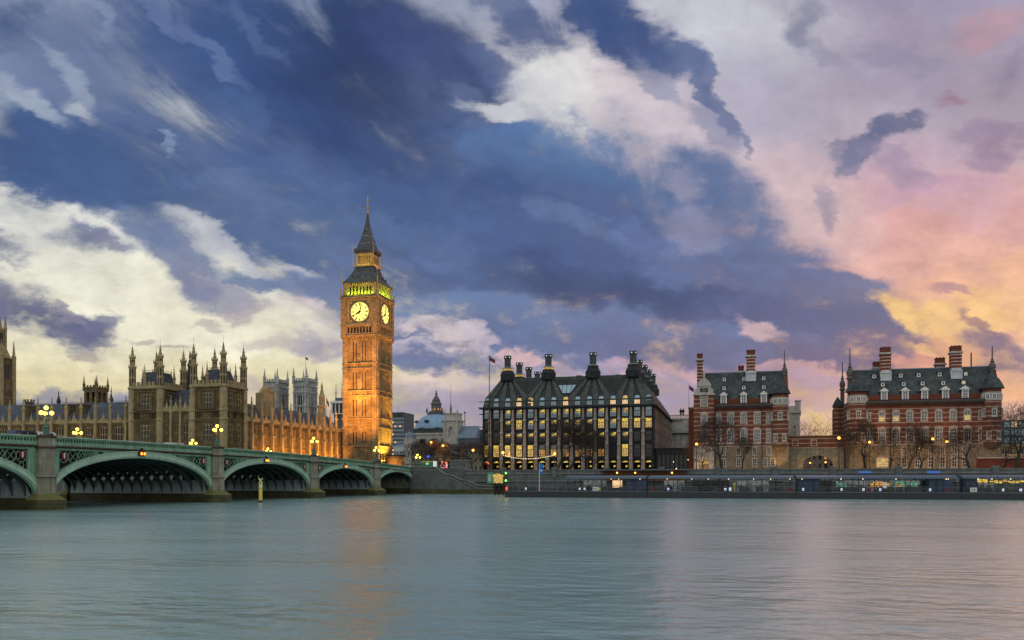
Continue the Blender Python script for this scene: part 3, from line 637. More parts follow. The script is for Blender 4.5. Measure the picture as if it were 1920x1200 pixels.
# ------------------------------------------------------------------ bridge lamps
def triple_lamp(label, loc):
    r = thing('street_lamp', label, 'street lamp', (0,0,0), 'three globe lamps along the bridge parapets')
    p = MB(); p.box(-.55, .55, -.55, .55, 0, .12); p.lathe(0, 0, [(.42, .12), (.42, 1.0), (.5, 1.05), (.5, 1.15), (.3, 1.25), (.22, 1.5)], 8); p.build('pedestal', MT['lamp_green'], r)
    c = MB(); c.lathe(0, 0, [(.13, 1.5), (.11, 2.3), (.16, 2.35), (.09, 2.45), (.08, 3.55)], 8); c.build('column', MT['lamp_green'], r)
    a = MB()
    for k in range(3):
        t_ = 2*pi*k/3 + .35
        q = [(0,0,2.45), (.35*cos(t_), .35*sin(t_), 2.35), (.75*cos(t_), .75*sin(t_), 2.6), (.75*cos(t_), .75*sin(t_), 2.82)]
        if k < 2 or True: a.path(q, .045, 5)
    a.build('bracket', MT['gilt'], r)
    g0 = MB(); g0.ball((0,0,0), .29, 10, 6); me = mesh_of(g0, 'globe', MT['globe'])
    for p_ in [(.75*cos(2*pi*k/3+.35), .75*sin(2*pi*k/3+.35), 3.12) for k in range(3)] + [(0, 0, 3.85)]: inst(me, r, p_, name='globe')
    r.location = loc
    return r
LP = None
near = [(PV[3], 'tall green triple lamp on the stone pier nearest the camera'), (PV[2], 'green triple lamp on the pier below the pavilion corner towers'),
        (PV[1], 'green triple lamp on the pier before the orange lit palace wing'), (PV[0], 'green triple lamp on the pier before the clock tower foot'), (0.0, 'green triple lamp where the bridge meets the river stairs')]
far = [(-100.5, 'triple lamp on the far parapet behind the nearest pier'), (-64, 'triple lamp on the far parapet before the shorter pavilion wall'), (-30.5, 'triple lamp on the far parapet before the first orange bays'),
       (-2, 'triple lamp on the far parapet just right of the third pier lamp'), (27, 'triple lamp beyond the bridge end at the clock tower base')]
for (v_, lb), u_ in [(q, .35) for q in near] + [(q, -BW - .1) for q in far]:
    z_ = ztop(min(v_, 0)) + .05
    if v_ > 5: z_ = LAND + .1
    if LP is None: LP = triple_lamp(lb, (u_, v_, z_))
    else: o = copy_tree(LP); o.location = (u_, v_, z_); o['label'] = lb
# ------------------------------------------------------------------ gothic palace
RX = Matrix.Rotation(pi/2, 4, 'Z')
def TF(x, y): return Matrix.Translation((x, y, 0))                 # wall facing the river
def TN(x, y): return Matrix.Translation((x, y, 0)) @ RX            # wall facing +x
def pinnacle(mb, x, y, z0, z1, r, m=0, n=8):
    h = z1 - z0
    mb.lathe(x, y, [(r, z0), (r, z0+h*.36), (r*1.3, z0+h*.38), (r*1.3, z0+h*.42), (r*.85, z0+h*.46), (r*.30, z0+h*.78), (r*.5, z0+h*.80), (r*.22, z0+h*.84), (.04, z1)], n, m)
def gwin_mesh(w_, h_, lights=3, head=True, frame='stone_pale', pane='glass_dk', tr=1):
    """gothic window: leaded glass behind stone mullions, pointed heads"""
    mb = MB(); mb.box(-w_/2, w_/2, .30, .34, 0, h_, 1)
    for k in range(lights + 1):
        x = -w_/2 + w_ * k / lights; mb.box(x - .07, x + .07, .04, .29, 0, h_, 0)
    for j in range(1, tr + 1): mb.box(-w_/2, w_/2, .08, .28, h_*j/(tr+1) - .1, h_*j/(tr+1) + .1, 0)
    if head:
        lw = w_ / lights
        for k in range(lights):
            x0 = -w_/2 + lw*k + .08; x1 = x0 + lw - .16; xm = (x0+x1)/2
            mb.poly([(x0, .1, h_), (x0, .1, h_-lw*.9), (xm, .1, h_-.02)], 0); mb.poly([(xm, .1, h_-.02), (x1, .1, h_-lw*.9), (x1, .1, h_)], 0)
    return mesh_of(mb, 'window', [MT[frame], MT[pane]])
def buttress_mesh(z0, zp, zt, w_=.95, d=.75, frame=None):
    mb = MB(); mb.box(-w_/2, w_/2, -d, .05, z0, zp - 4, 0); mb.box(-w_*.44, w_*.44, -d*.82, .05, zp - 4, zp + .3, 0)
    for z in (z0 + 5.2, zp - 4, zp - .2): mb.box(-w_*.58, w_*.58, -d*1.12, .05, z - .15, z + .15, 0)
    mb.box(-w_*.22, w_*.22, -d*1.02, -d*.8, z0 + 6, zp - 5, 0)
    h = zt - zp
    mb.lathe(0, -d*.35, [(w_*.46, zp+.3), (w_*.46, zp+h*.55), (w_*.62, zp+h*.57), (w_*.6, zp+h*.62), (w_*.36, zp+h*.66), (w_*.14, zp+h*.88), (w_*.24, zp+h*.9), (.03, zt)], 8, 0, pi/8)
    return mesh_of(mb, 'buttress', [MT[frame or 'stone_pale']])
def grange(root, T, rz, xs, z0, zp, zt, wins, ends, stone='stone', bmesh_=None, lights=3, wfrac=.42, crest=True, merlon=1.25, extra=True):
    """a range of gothic bays. xs buttress centres, ends (x0,x1), wins list of (z0,z1)"""
    hs = []; spots = []
    for a, b_ in zip(xs, xs[1:]):
        c = (a+b_)/2; w_ = (b_-a)*wfrac
        for (w0, w1) in wins: hs.append((c-w_/2, c+w_/2, w0, w1)); spots.append((c, w0, w_, w1-w0))
    wl = MB(); wl.T = T; wl.wall(ends[0], ends[1], z0, zp, 0, hs, .5)
    # blind panelling: thin ribs beside the windows and the string courses
    for a, b_ in zip(xs, xs[1:]):
        c = (a+b_)/2; w_ = (b_-a)*wfrac; side = ((b_-a) - w_)/2 - .45
        if extra:
            for s_ in (-1, 1):
                for q in (.12, .55, .9):
                    x = c + s_*(w_/2 + side*q); wl.box(x-.06, x+.06, -.14, .0, z0, zp-.3, 0)
    for z in sorted({z0+5.0, zp-.25, *[w[0]-.45 for w in wins], *[w[1]+.45 for w in wins]}): wl.box(ends[0], ends[1], -.22, -.002, z-.13, z+.13, 0)
    wl.build('wall', MT[stone], root)
    pp = MB(); pp.T = T; pp.box(ends[0], ends[1], -.2, .3, zp+.002, zp+.75, 0)
    x = ends[0] + .3
    while x < ends[1] - .5: pp.box(x, x+.62, -.2, .25, zp+.752, zp+merlon, 0); x += 1.2
    if crest:
        for a, b_ in zip(xs, xs[1:]):
            c = (a+b_)/2; pp.prism([(c-.75, zp+.7), (c+.75, zp+.7), (c, zp+2.7)], 'y', -.25, .15, 0); pp.box(c-.07, c+.07, -.1, .04, zp+2.6, zp+3.4, 0)
    pp.build('parapet', MT['stone_pale'], root)
    cache = {}
    for (c, w0, w_, h_) in spots:
        k = (round(w_, 1), round(h_, 1))
        if k not in cache: cache[k] = gwin_mesh(w_, h_, lights)
        inst(cache[k], root, T @ Vector((c, 0, w0)), rz, name='window')
    bm_ = bmesh_ or buttress_mesh(z0, zp, zt)
    for x in xs: inst(bm_, root, T @ Vector((x, 0, 0)), rz, name='buttress')
def roof(root, pts, ridge, mt, name='roof'):
    """hipped or gabled roof: four eave corners and a ridge line"""
    mb = MB(); a, b_, c, d = pts; r0, r1 = ridge
    mb.add([a, b_, c, d, r0, r1], [(0,1,5,4), (1,2,5), (2,3,4,5), (3,0,4), (0,3,2,1)]); return mb.build(name, MT[mt], root)
def cresting(root, p0, p1, mt='dark', h=.9, name='roof_cresting'):
    mb = MB(); p0 = Vector(p0); p1 = Vector(p1); n_ = int((p1-p0).length/.7); mb.tube(p0 + Vector((0,0,h*.55)), p1 + Vector((0,0,h*.55)), .05, .05, 4)
    for k in range(n_+1):
        q = p0 + (p1-p0)*k/max(n_,1); mb.tube(q, q+Vector((0,0,h if k % 3 == 0 else h*.75)), .055, .03, 4)
    mb.build(name, MT[mt], root)

# river wing (left)
wg = thing('palace_wing', 'long gothic palace wing with dark slate roof left of the pavilion towers', 'building', (-110, -30, LAND))
VW = -30.5
xs = [U(px, VW-.7) for px in (-92, -65, -38, -11, 16, 42, 69, 95, 122, 150, 177, 205, 234)]
grange(wg, TF(0, VW), 0, xs, LAND-.2, 20.9, 28.8, [(9.0, 13.4), (15.2, 19.8)], (xs[0], -76.2), lights=3, wfrac=.5)
roof(wg, [(xs[0], VW+.5, 22), (-76.3, VW+.5, 22), (-76.3, VW+13, 22), (xs[0], VW+13, 22)], ((xs[0], VW+6.5, 27.6), (-76.3, VW+6.5, 27.6)), 'slate_blue')
cresting(wg, (xs[0], VW+6.5, 27.6), (-76.3, VW+6.5, 27.6), h=.6)
mb = MB(); mb.box(xs[0], -76.4, VW+12, VW+13, LAND, 22); mb.build('rear_wall', MT['stone'], wg)
for px in (57, 133, 157):  # little roof dormers and chimneys
    u_ = U(px, VW+4); mb = MB(); mb.box(u_-1.1, u_+1.1, VW+2, VW+6, 22.5, 26.5); mb.box(u_-1.3, u_+1.3, VW+1.9, VW+6.1, 26.5, 26.9); mb.build('roof_turret', MT['stone'], wg)

# pavilion with two corner towers
pav = thing('palace_pavilion', 'gothic palace pavilion with two turreted corner towers and steep iron roofs', 'building', (-60, -27, LAND))
VP = -32.0
def gtower(x0, x1, y0, y1, front_lit=False):
    zc = 30.4
    for (T, rz, a, b_) in ((TF(0, y0), 0, x0, x1), (TN(x1, 0), pi/2, y0, y1)):
        c = (a+b_)/2; hs = []; sp_ = []
        if rz == 0:
            for (w_, w0, w1, off) in ((2.9, 24.6, 28.9, 0), (3.0, 15.2, 19.9, 0), (3.0, 8.6, 13.2, 0)): hs.append((c+off-w_/2, c+off+w_/2, w0, w1)); sp_.append((c+off, w0, w_, w1-w0))
        else:
            for off in (-1.9, 1.9):
                for (w_, w0, w1) in ((1.7, 24.2, 29.0), (1.7, 15.2, 19.9), (1.7, 8.6, 13.2)): hs.append((c+off-w_/2, c+off+w_/2, w0, w1)); sp_.append((c+off, w0, w_, w1-w0))
        wl = MB(); wl.T = T; wl.wall(a, b_, LAND-.2, zc, 0, hs, .5)
        for z, pj in ((14.2, .2), (20.9, .32), (21.5, .2), (23.6, .35), (24.0, .22), (zc-.9, .25), (zc-.1, .45)): wl.box(a, b_, -pj, -.002, z-.14, z+.14, 0)
        k = a + 1.5
        while k < b_ - 1.4:
            if not any(h[0]-.15 < k < h[1]+.15 for h in hs): 
                wl.box(k-.07, k+.07, -.15, 0, LAND, zc-1.1, 0)
            wl.box(k-.07, k+.07, -.15, 0, 21.6, 23.5, 0); k += .62
        if rz == 0:   # carved panels under the upper window
            wl.box(c-2.6, c+2.6, -.5, 0, 24.05, 24.6, 0); wl.box(c-2.5, c-1.9, -.35, 0, 24.6, 29.2, 0); wl.box(c+1.9, c+2.5, -.35, 0, 24.6, 29.2, 0)
        wl.build('wall', MT['stone'], pav)
        for (cc, w0, w_, h_) in sp_: inst(gwin_mesh(w_, h_, 3 if rz == 0 else 2, frame='stone_pale', tr=2), pav, T @ Vector((cc, 0, w0)), rz, name='window')
        pp = MB(); pp.T = T; pp.box(a, b_, -.4, .2, zc+.05, zc+.9)
        k = a + 1.3
        while k < b_-1.5: pp.box(k, k+.7, -.4, .1, zc+.9, zc+1.9); k += 1.3
        pinnacle(pp, c, -.15, zc+.9, zc+7.2, .42); pp.build('parapet', MT['stone_pale'], pav)
    mb = MB(); mb.box(x0, x1-.3, y1-.5, y1, LAND, zc); mb.box(x0, x0+.5, y0+.3, y1-.5, LAND, zc); mb.box(x0+.5, x1-.6, y0+.6, y1-.5, zc-.6, zc); mb.build('rear_wall', MT['stone'], pav)
    pp = MB(); pp.box(x0, x1, y1-.1, y1+.3, zc+.05, zc+1.3); pp.box(x0-.3, x0+.1, y0, y1, zc+.05, zc+1.3); pinnacle(pp, x0-.1, (y0+y1)/2, zc+.9, zc+7.2, .42); pinnacle(pp, (x0+x1)/2, y1+.1, zc+.9, zc+7.2, .42); pp.build('parapet', MT['stone_pale'], pav)
    tm = MB(); tm.lathe(0, 0, [(1.12, LAND), (1.12, 21), (1.3, 21.1), (1.3, 21.5), (1.12, 21.7), (1.12, 23.5), (1.28, 23.6), (1.28, 24), (1.1, 24.2), (1.1, zc-.2), (1.35, zc), (1.35, zc+.4), (1.0, zc+.6), (.98, 36.4), (1.15, 36.5), (1.15, 36.8), (.78, 37), (.74, 39.2), (.98, 39.35), (.98, 39.6), (.62, 39.9), (.28, 41.3), (.42, 41.5), (.16, 41.9), (.22, 42.2), (.04, 42.9), (.03, 44.4)], 8, 0, pi/8)
    for k in range(8):
        a_ = 2*pi*k/8; 
        for z0_, z1_ in ((31.2, 33.4), (34, 36.1), (37.2, 38.9)):
            r_ = .93 if z0_ < 37 else .70
            p_ = [(r_*cos(a_)-.17*sin(a_), r_*sin(a_)+.17*cos(a_)), (r_*cos(a_)+.17*sin(a_), r_*sin(a_)-.17*cos(a_))]
            tm.add([(p_[0][0], p_[0][1], z0_), (p_[1][0], p_[1][1], z0_), (p_[1][0], p_[1][1], z1_), (p_[0][0], p_[0][1], z1_)], [(0,1,2,3)], 1)
        for zz_ in (39.5, 36.6): tm.lathe(1.08*cos(a_+pi/8) if zz_ < 37 else .9*cos(a_+pi/8), 1.08*sin(a_+pi/8) if zz_ < 37 else .9*sin(a_+pi/8), [(.09, zz_), (.09, zz_+.3), (.02, zz_+.9)], 4, 0)
    me = mesh_of(tm, 'corner_turret', [MT['stone_pale'], MT['black']])
    for (x, y) in ((x0+.5, y0+.5), (x1-.5, y0+.5), (x1-.5, y1-.5), (x0+.5, y1-.5)): inst(me, pav, (x, y, 0), name='corner_turret')
    rf = MB(); i0, i1 = 1.5, 3.1
    rf.add([(x0+i0, y0+i0, zc), (x1-i0, y0+i0, zc), (x1-i0, y1-i0, zc), (x0+i0, y1-i0, zc), (x0+i1, y0+i1, 35.6), (x1-i1, y0+i1, 35.6), (x1-i1, y1-i1, 35.6), (x0+i1, y1-i1, 35.6)], [(0,1,5,4),(1,2,6,5),(2,3,7,6),(3,0,4,7),(4,5,6,7)])
    rf.build('roof', MT['slate_blue'], pav)
    cresting(pav, (x0+i1, y0+i1, 35.6), (x1-i1, y0+i1, 35.6)); cresting(pav, (x1-i1, y0+i1, 35.6), (x1-i1, y1-i1, 35.6))
gtower(-76.0, -65.6, VP, VP+11.5)
gtower(-55.6, -45.0, VP, VP+11)
# lower middle part between the towers
grange(pav, TF(0, VP+.3), 0, [-65.3, -62.3, -59.2, -56.0], LAND-.2, 23.7, 31.0, [(8.6, 13.2), (15.2, 19.9)], (-65.6, -55.6), lights=2, wfrac=.4, bmesh_=buttress_mesh(LAND, 23.7, 28.4, .7, .5), merlon=1.5)
roof(pav, [(-66, VP+2, 24.3), (-55, VP+2, 24.3), (-55, VP+16, 24.3), (-66, VP+16, 24.3)], ((-66, VP+7, 30.5), (-55, VP+7, 30.5)), 'slate_blue')
mb = MB(); x0, x1 = U(343, VP+14), U(362, VP+14)
mb.add([(x0-.4, VP+10, 24), (x1+1, VP+10, 24), (x1+1, VP+18, 24), (x0-.4, VP+18, 24), (x0+.4, VP+13, 36.4), (x1, VP+13, 36.4), (x1, VP+16, 36.4), (x0+.4, VP+16, 36.4)], [(0,1,5,4),(1,2,6,5),(2,3,7,6),(3,0,4,7),(4,5,6,7)])
mb.build('ventilator_roof', MT['slate_blue'], pav)
mb = MB(); mb.lathe((x0+x1)/2+.3, VP+14.5, [(.9, 36.2), (.9, 36.8), (.62, 37), (.62, 38.6), (.85, 38.8), (.5, 39.6), (.15, 41), (.3, 41.2), (.04, 43.5)], 8); mb.build('ventilator_lantern', MT['dark'], pav)
# body behind pavilion
mb = MB(); mb.box(-76, -46, -20.6, -10, LAND, 21.5); mb.build('rear_block', MT['stone'], pav)

# north wing towards the clock tower (u = -45)
nw = thing('palace_return_wing', 'orange floodlit gothic palace wing running up to the clock tower', 'building', (-48, 10, LAND))
UW = -45.6
ys = [Vw(px, UW+.7) for px in (474, 493, 512, 530, 547.5, 564, 580.5, 596, 609, 621.5, 632)]
grange(nw, TN(UW, 0), pi/2, ys, LAND-.2, 21.6, 29.0, [(8.4, 12.6), (14.6, 20.0)], (-21.0, 42.5), lights=3, wfrac=.34, bmesh_=buttress_mesh(LAND, 21.6, 29.0, 1.0, .9))
roof(nw, [(UW-12, -21, 22.5), (UW-.6, -21, 22.5), (UW-.6, 42, 22.5), (UW-12, 42, 22.5)], ((UW-6.2, -20.9, 27.4), (UW-6.2, 42, 27.4)), 'slate_blue') if False else None
mb = MB(); mb.add([(UW-.6, -21, 22.4), (UW-.6, 42.4, 22.4), (UW-6, 42.4, 27.6), (UW-6, -21, 27.6), (UW-12, -21, 22.4), (UW-12, 42.4, 22.4)], [(0,1,2,3), (3,2,5,4), (0,3,4), (1,5,2)]); mb.build('roof', MT['slate_blue'], nw)
mb = MB(); mb.box(UW-12, UW-11, -21, 42, LAND, 22.4); mb.box(UW-11, UW-.5, 41.8, 42.4, LAND, 22.4); mb.build('rear_wall', MT['stone'], nw)
mb = MB(); v_ = Vw(605, UW-.5)
mb.lathe(UW-.8, v_, [(1.35, 21.6), (1.35, 29.5), (1.6, 29.7), (1.6, 30.1), (1.1, 30.3), (1.05, 33), (1.3, 33.2), (.8, 34), (.3, 36.2), (.45, 36.5), (.04, 38.4)], 8, 0, pi/8); mb.build('stair_turret', MT['stone_pale'], nw)
v_ = Vw(501, UW-3); mb = MB(); mb.box(UW-5, UW-2.2, v_-3.4, v_+3.4, 24, 31.2)
for d in (-3, 3): mb.lathe(UW-2.4, v_+d, [(.5, 24), (.5, 32), (.65, 32.1), (.3, 33), (.04, 35)], 6)
mb.prism([(v_-3, 31.2), (v_+3, 31.2), (v_, 33.6)], 'x', UW-4.5, UW-2.5); mb.build('roof_gable', MT['stone_pale'], nw)

# towers rising behind the palace
ot = thing('octagonal_tower', 'tall octagonal gothic spire tower with pinnacles at the far palace end', 'tower', (-196, 37, LAND))
mb = MB(); cx, cy = -196, 37
mb.lathe(cx, cy, [(8.4, LAND), (8.4, 39), (8.7, 39.2), (8.2, 39.8), (7.9, 56), (8.3, 56.4), (8.3, 57)], 8, 0, pi/8); mb.build('tower_body', MT['stone'], ot)
mb = MB(); mb.lathe(cx, cy, [(7.3, 57.001), (4.7, 63), (4.5, 69), (5.0, 69.3), (4.6, 69.8), (3.4, 71), (.5, 91), (.1, 93)], 8, 0, pi/8); mb.build('spire', MT['stone_pale'], ot)
for k in range(8):
    a = 2*pi*k/8; a2_ = a
    for r_, z0_, z1_, hw_ in ((7.42, 41, 54.5, 1.6), (4.38, 63.6, 68.4, .9)):
        for s_ in (-1, 1):
            cx_, cy_ = cx + (r_+.0)*cos(a), cy + r_*sin(a); tx, ty = -sin(a), cos(a)
            b0 = s_*hw_*.52; wn_ = MB()
            q = [(cx_+cos(a)*.02+tx*(b0-hw_*.4), cy_+sin(a)*.02+ty*(b0-hw_*.4)), (cx_+cos(a)*.02+tx*(b0+hw_*.4), cy_+sin(a)*.02+ty*(b0+hw_*.4))]
            wn_.add([(q[0][0], q[0][1], z0_), (q[1][0], q[1][1], z0_), (q[1][0], q[1][1], z1_-hw_*.5), ((q[0][0]+q[1][0])/2, (q[0][1]+q[1][1])/2, z1_), (q[0][0], q[0][1], z1_-hw_*.5)], [(0,1,2,3,4)]); wn_.build('window', MT['glass_dk'], ot)
pm = MB(); pm.lathe(0, 0, [(.85, 34), (.85, 57.5), (1.05, 57.8), (.6, 58.4), (.2, 63.5), (.04, 65)], 8); me = mesh_of(pm, 'pinnacle', MT['stone_pale'])
for k in range(8): a = pi/8 + 2*pi*k/8; inst(me, ot, (cx+8.3*cos(a), cy+8.3*sin(a), 0), name='pinnacle')
pm = MB(); pm.lathe(0, 0, [(.5, 62), (.5, 70), (.62, 70.2), (.2, 75), (.04, 76)], 6); me = mesh_of(pm, 'pinnacle', MT['stone_pale'])
for k in range(8): a = pi/8 + 2*pi*k/8; inst(me, ot, (cx+4.9*cos(a), cy+4.9*sin(a), 0), name='pinnacle')
ot.location.x -= 1.6; ot.scale = (.93, .93, .93)
def sqtower(name, label, cat, px0, px1, v, zt, zpin, w_, mt='stone', zb=LAND, slots=True, group=None):
    u0 = U(px0, v); r = thing(name, label, cat, (u0+w_/2, v+w_/2, zb), group)
    b_ = MB(); hs = [(u0+w_*.18, u0+w_*.42, zt-5, zt-1.6), (u0+w_*.58, u0+w_*.82, zt-5, zt-1.6)]
    b_.wall(u0, u0+w_, zb, zt, v, hs, .6); T = TN(u0+w_, 0); b_.T = T; b_.wall(v, v+w_, zb, zt, 0, [(v+w_*.18, v+w_*.42, zt-5, zt-1.6), (v+w_*.58, v+w_*.82, zt-5, zt-1.6)], .6); b_.T = None
    b_.box(u0+.02, u0+.6, v+.3, v+w_, zb, zt); b_.box(u0+.62, u0+w_-.2, v+w_-.5, v+w_-.02, zb, zt); b_.box(u0-.2, u0+w_+.2, v-.2, v+w_+.2, zt-.01, zt+.3); b_.box(u0-.15, u0+w_+.15, v-.15, v+w_+.15, zt-6.3, zt-5.9)
    k = 0
    while k < w_-.5: b_.box(u0+k, u0+k+.6, v-.2, v+.1, zt+.3, zt+1); b_.box(u0+w_-.1, u0+w_+.2, v+k, v+k+.6, zt+.3, zt+1); k += 1.3
    b_.build('tower_body', MT[mt], r)
    pm_ = MB(); pm_.lathe(0, 0, [(w_*.085, zt-1), (w_*.085, zt+1.2), (w_*.11, zt+1.3), (w_*.06, zt+1.8), (.06, zpin)], 6)
    me_ = mesh_of(pm_, 'pinnacle', MT[mt])
    for x, y in ((u0, v), (u0+w_, v), (u0+w_, v+w_), (u0, v+w_)): inst(me_, r, (x, y, 0), name='pinnacle')
    return r
sqtower('square_turret_tower', 'small square gothic tower with four corner pinnacles behind the long wing', 'tower', 157.5, 0, 20, 38.0, 42.6, 5.6)
for px, lb in ((55.5, 'squat crenellated chimney turret behind the slate roof near the octagonal tower'),):
    v_ = 0; u_ = U(px, v_); r = thing('chimney_turret', lb, 'chimney', (u_, v_, 20)); mb = MB()
    mb.lathe(u_, v_, [(1.35, LAND), (1.35, 30.4), (1.6, 30.6), (1.6, 31.2)], 8, 0, pi/8)
    for k in range(8): mb.lathe(u_+1.4*cos(k*pi/4+pi/8), v_+1.4*sin(k*pi/4+pi/8), [(.3, 31.201), (.3, 32)], 5)
    mb.build('chimney_shaft', MT['stone'], r)
for px, top, lb in ((110, 33.4, 'thin dark roof spirelet just right of the tall bridge lamp'), (208.5, 34.0, 'thin dark roof spirelet left of the pavilion')):
    v_ = -12; u_ = U(px, v_); r = thing('spirelet', lb, 'spire', (u_, v_, 24)); mb = MB()
    mb.lathe(u_, v_, [(.9, LAND), (.9, 26.4), (1.1, 27), (.5, 28.2), (.5, 29.4), (.75, 29.6), (.3, 31), (.1, 32), (.2, 32.2), (.03, top)], 8); mb.build('spire_body', MT['dark'], r)

# abbey twin towers
for px, lb in ((496, 'pale abbey tower with four spires, left of the pair'), (550.5, 'pale abbey tower carrying the flagpole, nearer the clock tower')):
    v = 191; u0 = U(px, v); wu, wv = 8.2, 11.5; zt = 60.6
    r = thing('abbey_tower', lb, 'tower', (u0+wu/2, v+wv/2, LAND), 'pale twin towers of the abbey')
    b_ = MB()
    for T, a, e in ((TF(0, v), u0, u0+wu), (TN(u0+wu, 0), v, v+wv)):
        c = (a+e)/2; b_.T = T
        b_.wall(a, e, LAND, zt, 0, [(c-1.3, c+1.3, 41, 52.5)], .8); b_.arch(c-1.3, c+1.3, 52.5, 50.6, 52.4, -.01, .5)
        for x in (a, e-1.1, c-2.3, c+1.7): b_.box(x, x+1.1 if x in (a, e-1.1) else x+.6, -.7, -.005, LAND, zt-3)
        b_.box(c-.15, c+.15, .2, .5, 41, 52); b_.box(c-1.3, c+1.3, .25, .45, 46, 46.5)
        for z in (40, 46.2, 54, zt-3, zt): b_.box(a-.4, e+.4, -.95, -.71, z-.3, z+.3)
        b_.box(a+1.2, c-2.4, -.2, -.005, 54.6, 57); b_.box(c+2.4, e-1.2, -.2, -.005, 54.6, 57)
        k = a
        while k < e-.6: b_.box(k, k+.8, -.7, 0, zt+.3, zt+1.5); k += 1.6
        b_.T = None
    b_.box(u0, u0+.8, v+.9, v+wv, LAND, zt); b_.box(u0+.8, u0+wu-.9, v+wv-.8, v+wv, LAND, zt); b_.box(u0+.9, u0+wu-.9, v+.9, v+wv-.9, zt-2, zt-1)
    b_.build('tower_body', MT['abbey'], r)
    g_ = MB()
    for T, a, e in ((TF(0, v), u0, u0+wu), (TN(u0+wu, 0), v, v+wv)):
        g_.T = T; c = (a+e)/2; g_.poly([(c-1.3, .7, 41), (c+1.3, .7, 41), (c+1.3, .7, 52.5), (c-1.3, .7, 52.5)])
    g_.build('belfry_louvres', MT['glass_dk'], r)
    pm_ = MB(); pm_.lathe(0, 0, [(.95, zt-2), (.95, zt+2), (1.2, zt+2.2), (.7, zt+3), (.08, zt+7.6)], 6); me_ = mesh_of(pm_, 'corner_spire', MT['abbey'])
    for x, y in ((u0, v), (u0+wu, v), (u0+wu, v+wv), (u0, v+wv)): inst(me_, r, (x, y, 0), name='corner_spire')
def flagpole(name, label, px, v, z0, z1, cols, fw=3.0, fh=1.6, r0=.14, droop=.6):
    u_ = U(px, v); r = thing(name, label, 'flagpole', (u_, v, z0)); mb = MB(); mb.tube((u_, v, z0), (u_, v, z1), r0, r0*.5, 6); mb.ball((u_, v, z1), r0*1.3, 6, 4); mb.build('pole', MT['rail'] if r0 < .2 else MT['brown'], r)
    f_ = MB(); n_ = 8
    for k in range(n_):
        x0, x1 = fw*k/n_, fw*(k+1)/n_; y0, y1 = .25*sin(k*1.3), .25*sin((k+1)*1.3)
        for j, (a, e) in enumerate(((0, .36), (.36, .64), (.64, 1))):
            z0_, z1_ = z1-.2-fh*e, z1-.2-fh*a
            f_.add([(u_+.1+x0, v+y0, z0_-droop*x0/fw*fh), (u_+.1+x1, v+y1, z0_-droop*x1/fw*fh), (u_+.1+x1, v+y1, z1_-droop*x1/fw*fh), (u_+.1+x0, v+y0, z1_-droop*x0/fw*fh)], [(0,1,2,3)], 1 if (j == 1 or k == 3) else 0)
    f_.build('flag', cols, r); return r
MT['flag_blue'] = mat('flag_blue_cloth', (.10, .05, .09), .8, .2, 2); MT['flag_red'] = mat('flag_red_cloth', (.22, .04, .05), .8, .2, 2)
flagpole('flagpole', 'thin flagpole with small flag on the abbey tower', 573, 196, 60, 74.8, [MT['flag_red'], MT['flag_blue']], 1.6, 1.3)
flagpole('flagpole', 'thin flagpole with limp flag beside the clock tower, behind the return wing', 612, 60, 20, 36.4, [MT['flag_red'], MT['flag_blue']], 1.1, 1.9, .1, 1.2)
# ------------------------------------------------------------------ clock tower
X0, X1 = U(644.5, 41), U(706.5, 41); Y0 = 41.0; TW = X1 - X0; Y1 = Y0 + TW; CX, CY = (X0+X1)/2, (Y0+Y1)/2
ct = thing('clock_tower', 'tall floodlit gothic clock tower with two lit dials and a dark iron spire', 'clock tower', (CX, CY, LAND))
def faces(h, only=None):
    """the four wall planes of a square of half width h round the tower axis: transform maps local x 0.., -y outwards"""
    for k in range(4):
        if only is not None and k not in only: continue
        yield k, Matrix.Translation((CX, CY, 0)) @ Matrix.Rotation(k*pi/2, 4, 'Z') @ Matrix.Translation((0, -h, 0))
H = TW/2
bands = [(16.3, 16.3), (23.0, 26.3), (34.6, 36.4), (44.5, 46.3)]
stages = [(LAND, 16.0), (16.8, 22.8), (26.6, 34.4), (36.7, 44.3), (46.6, 55.4)]
sh = MB(); slit = MB(); slit.box(-.21, .21, .22, .26, 0, 1); 
slm = mesh_of(slit, 'slit_window', [MT['glass_dk']])
fr = [.295, .385, .577, .667]
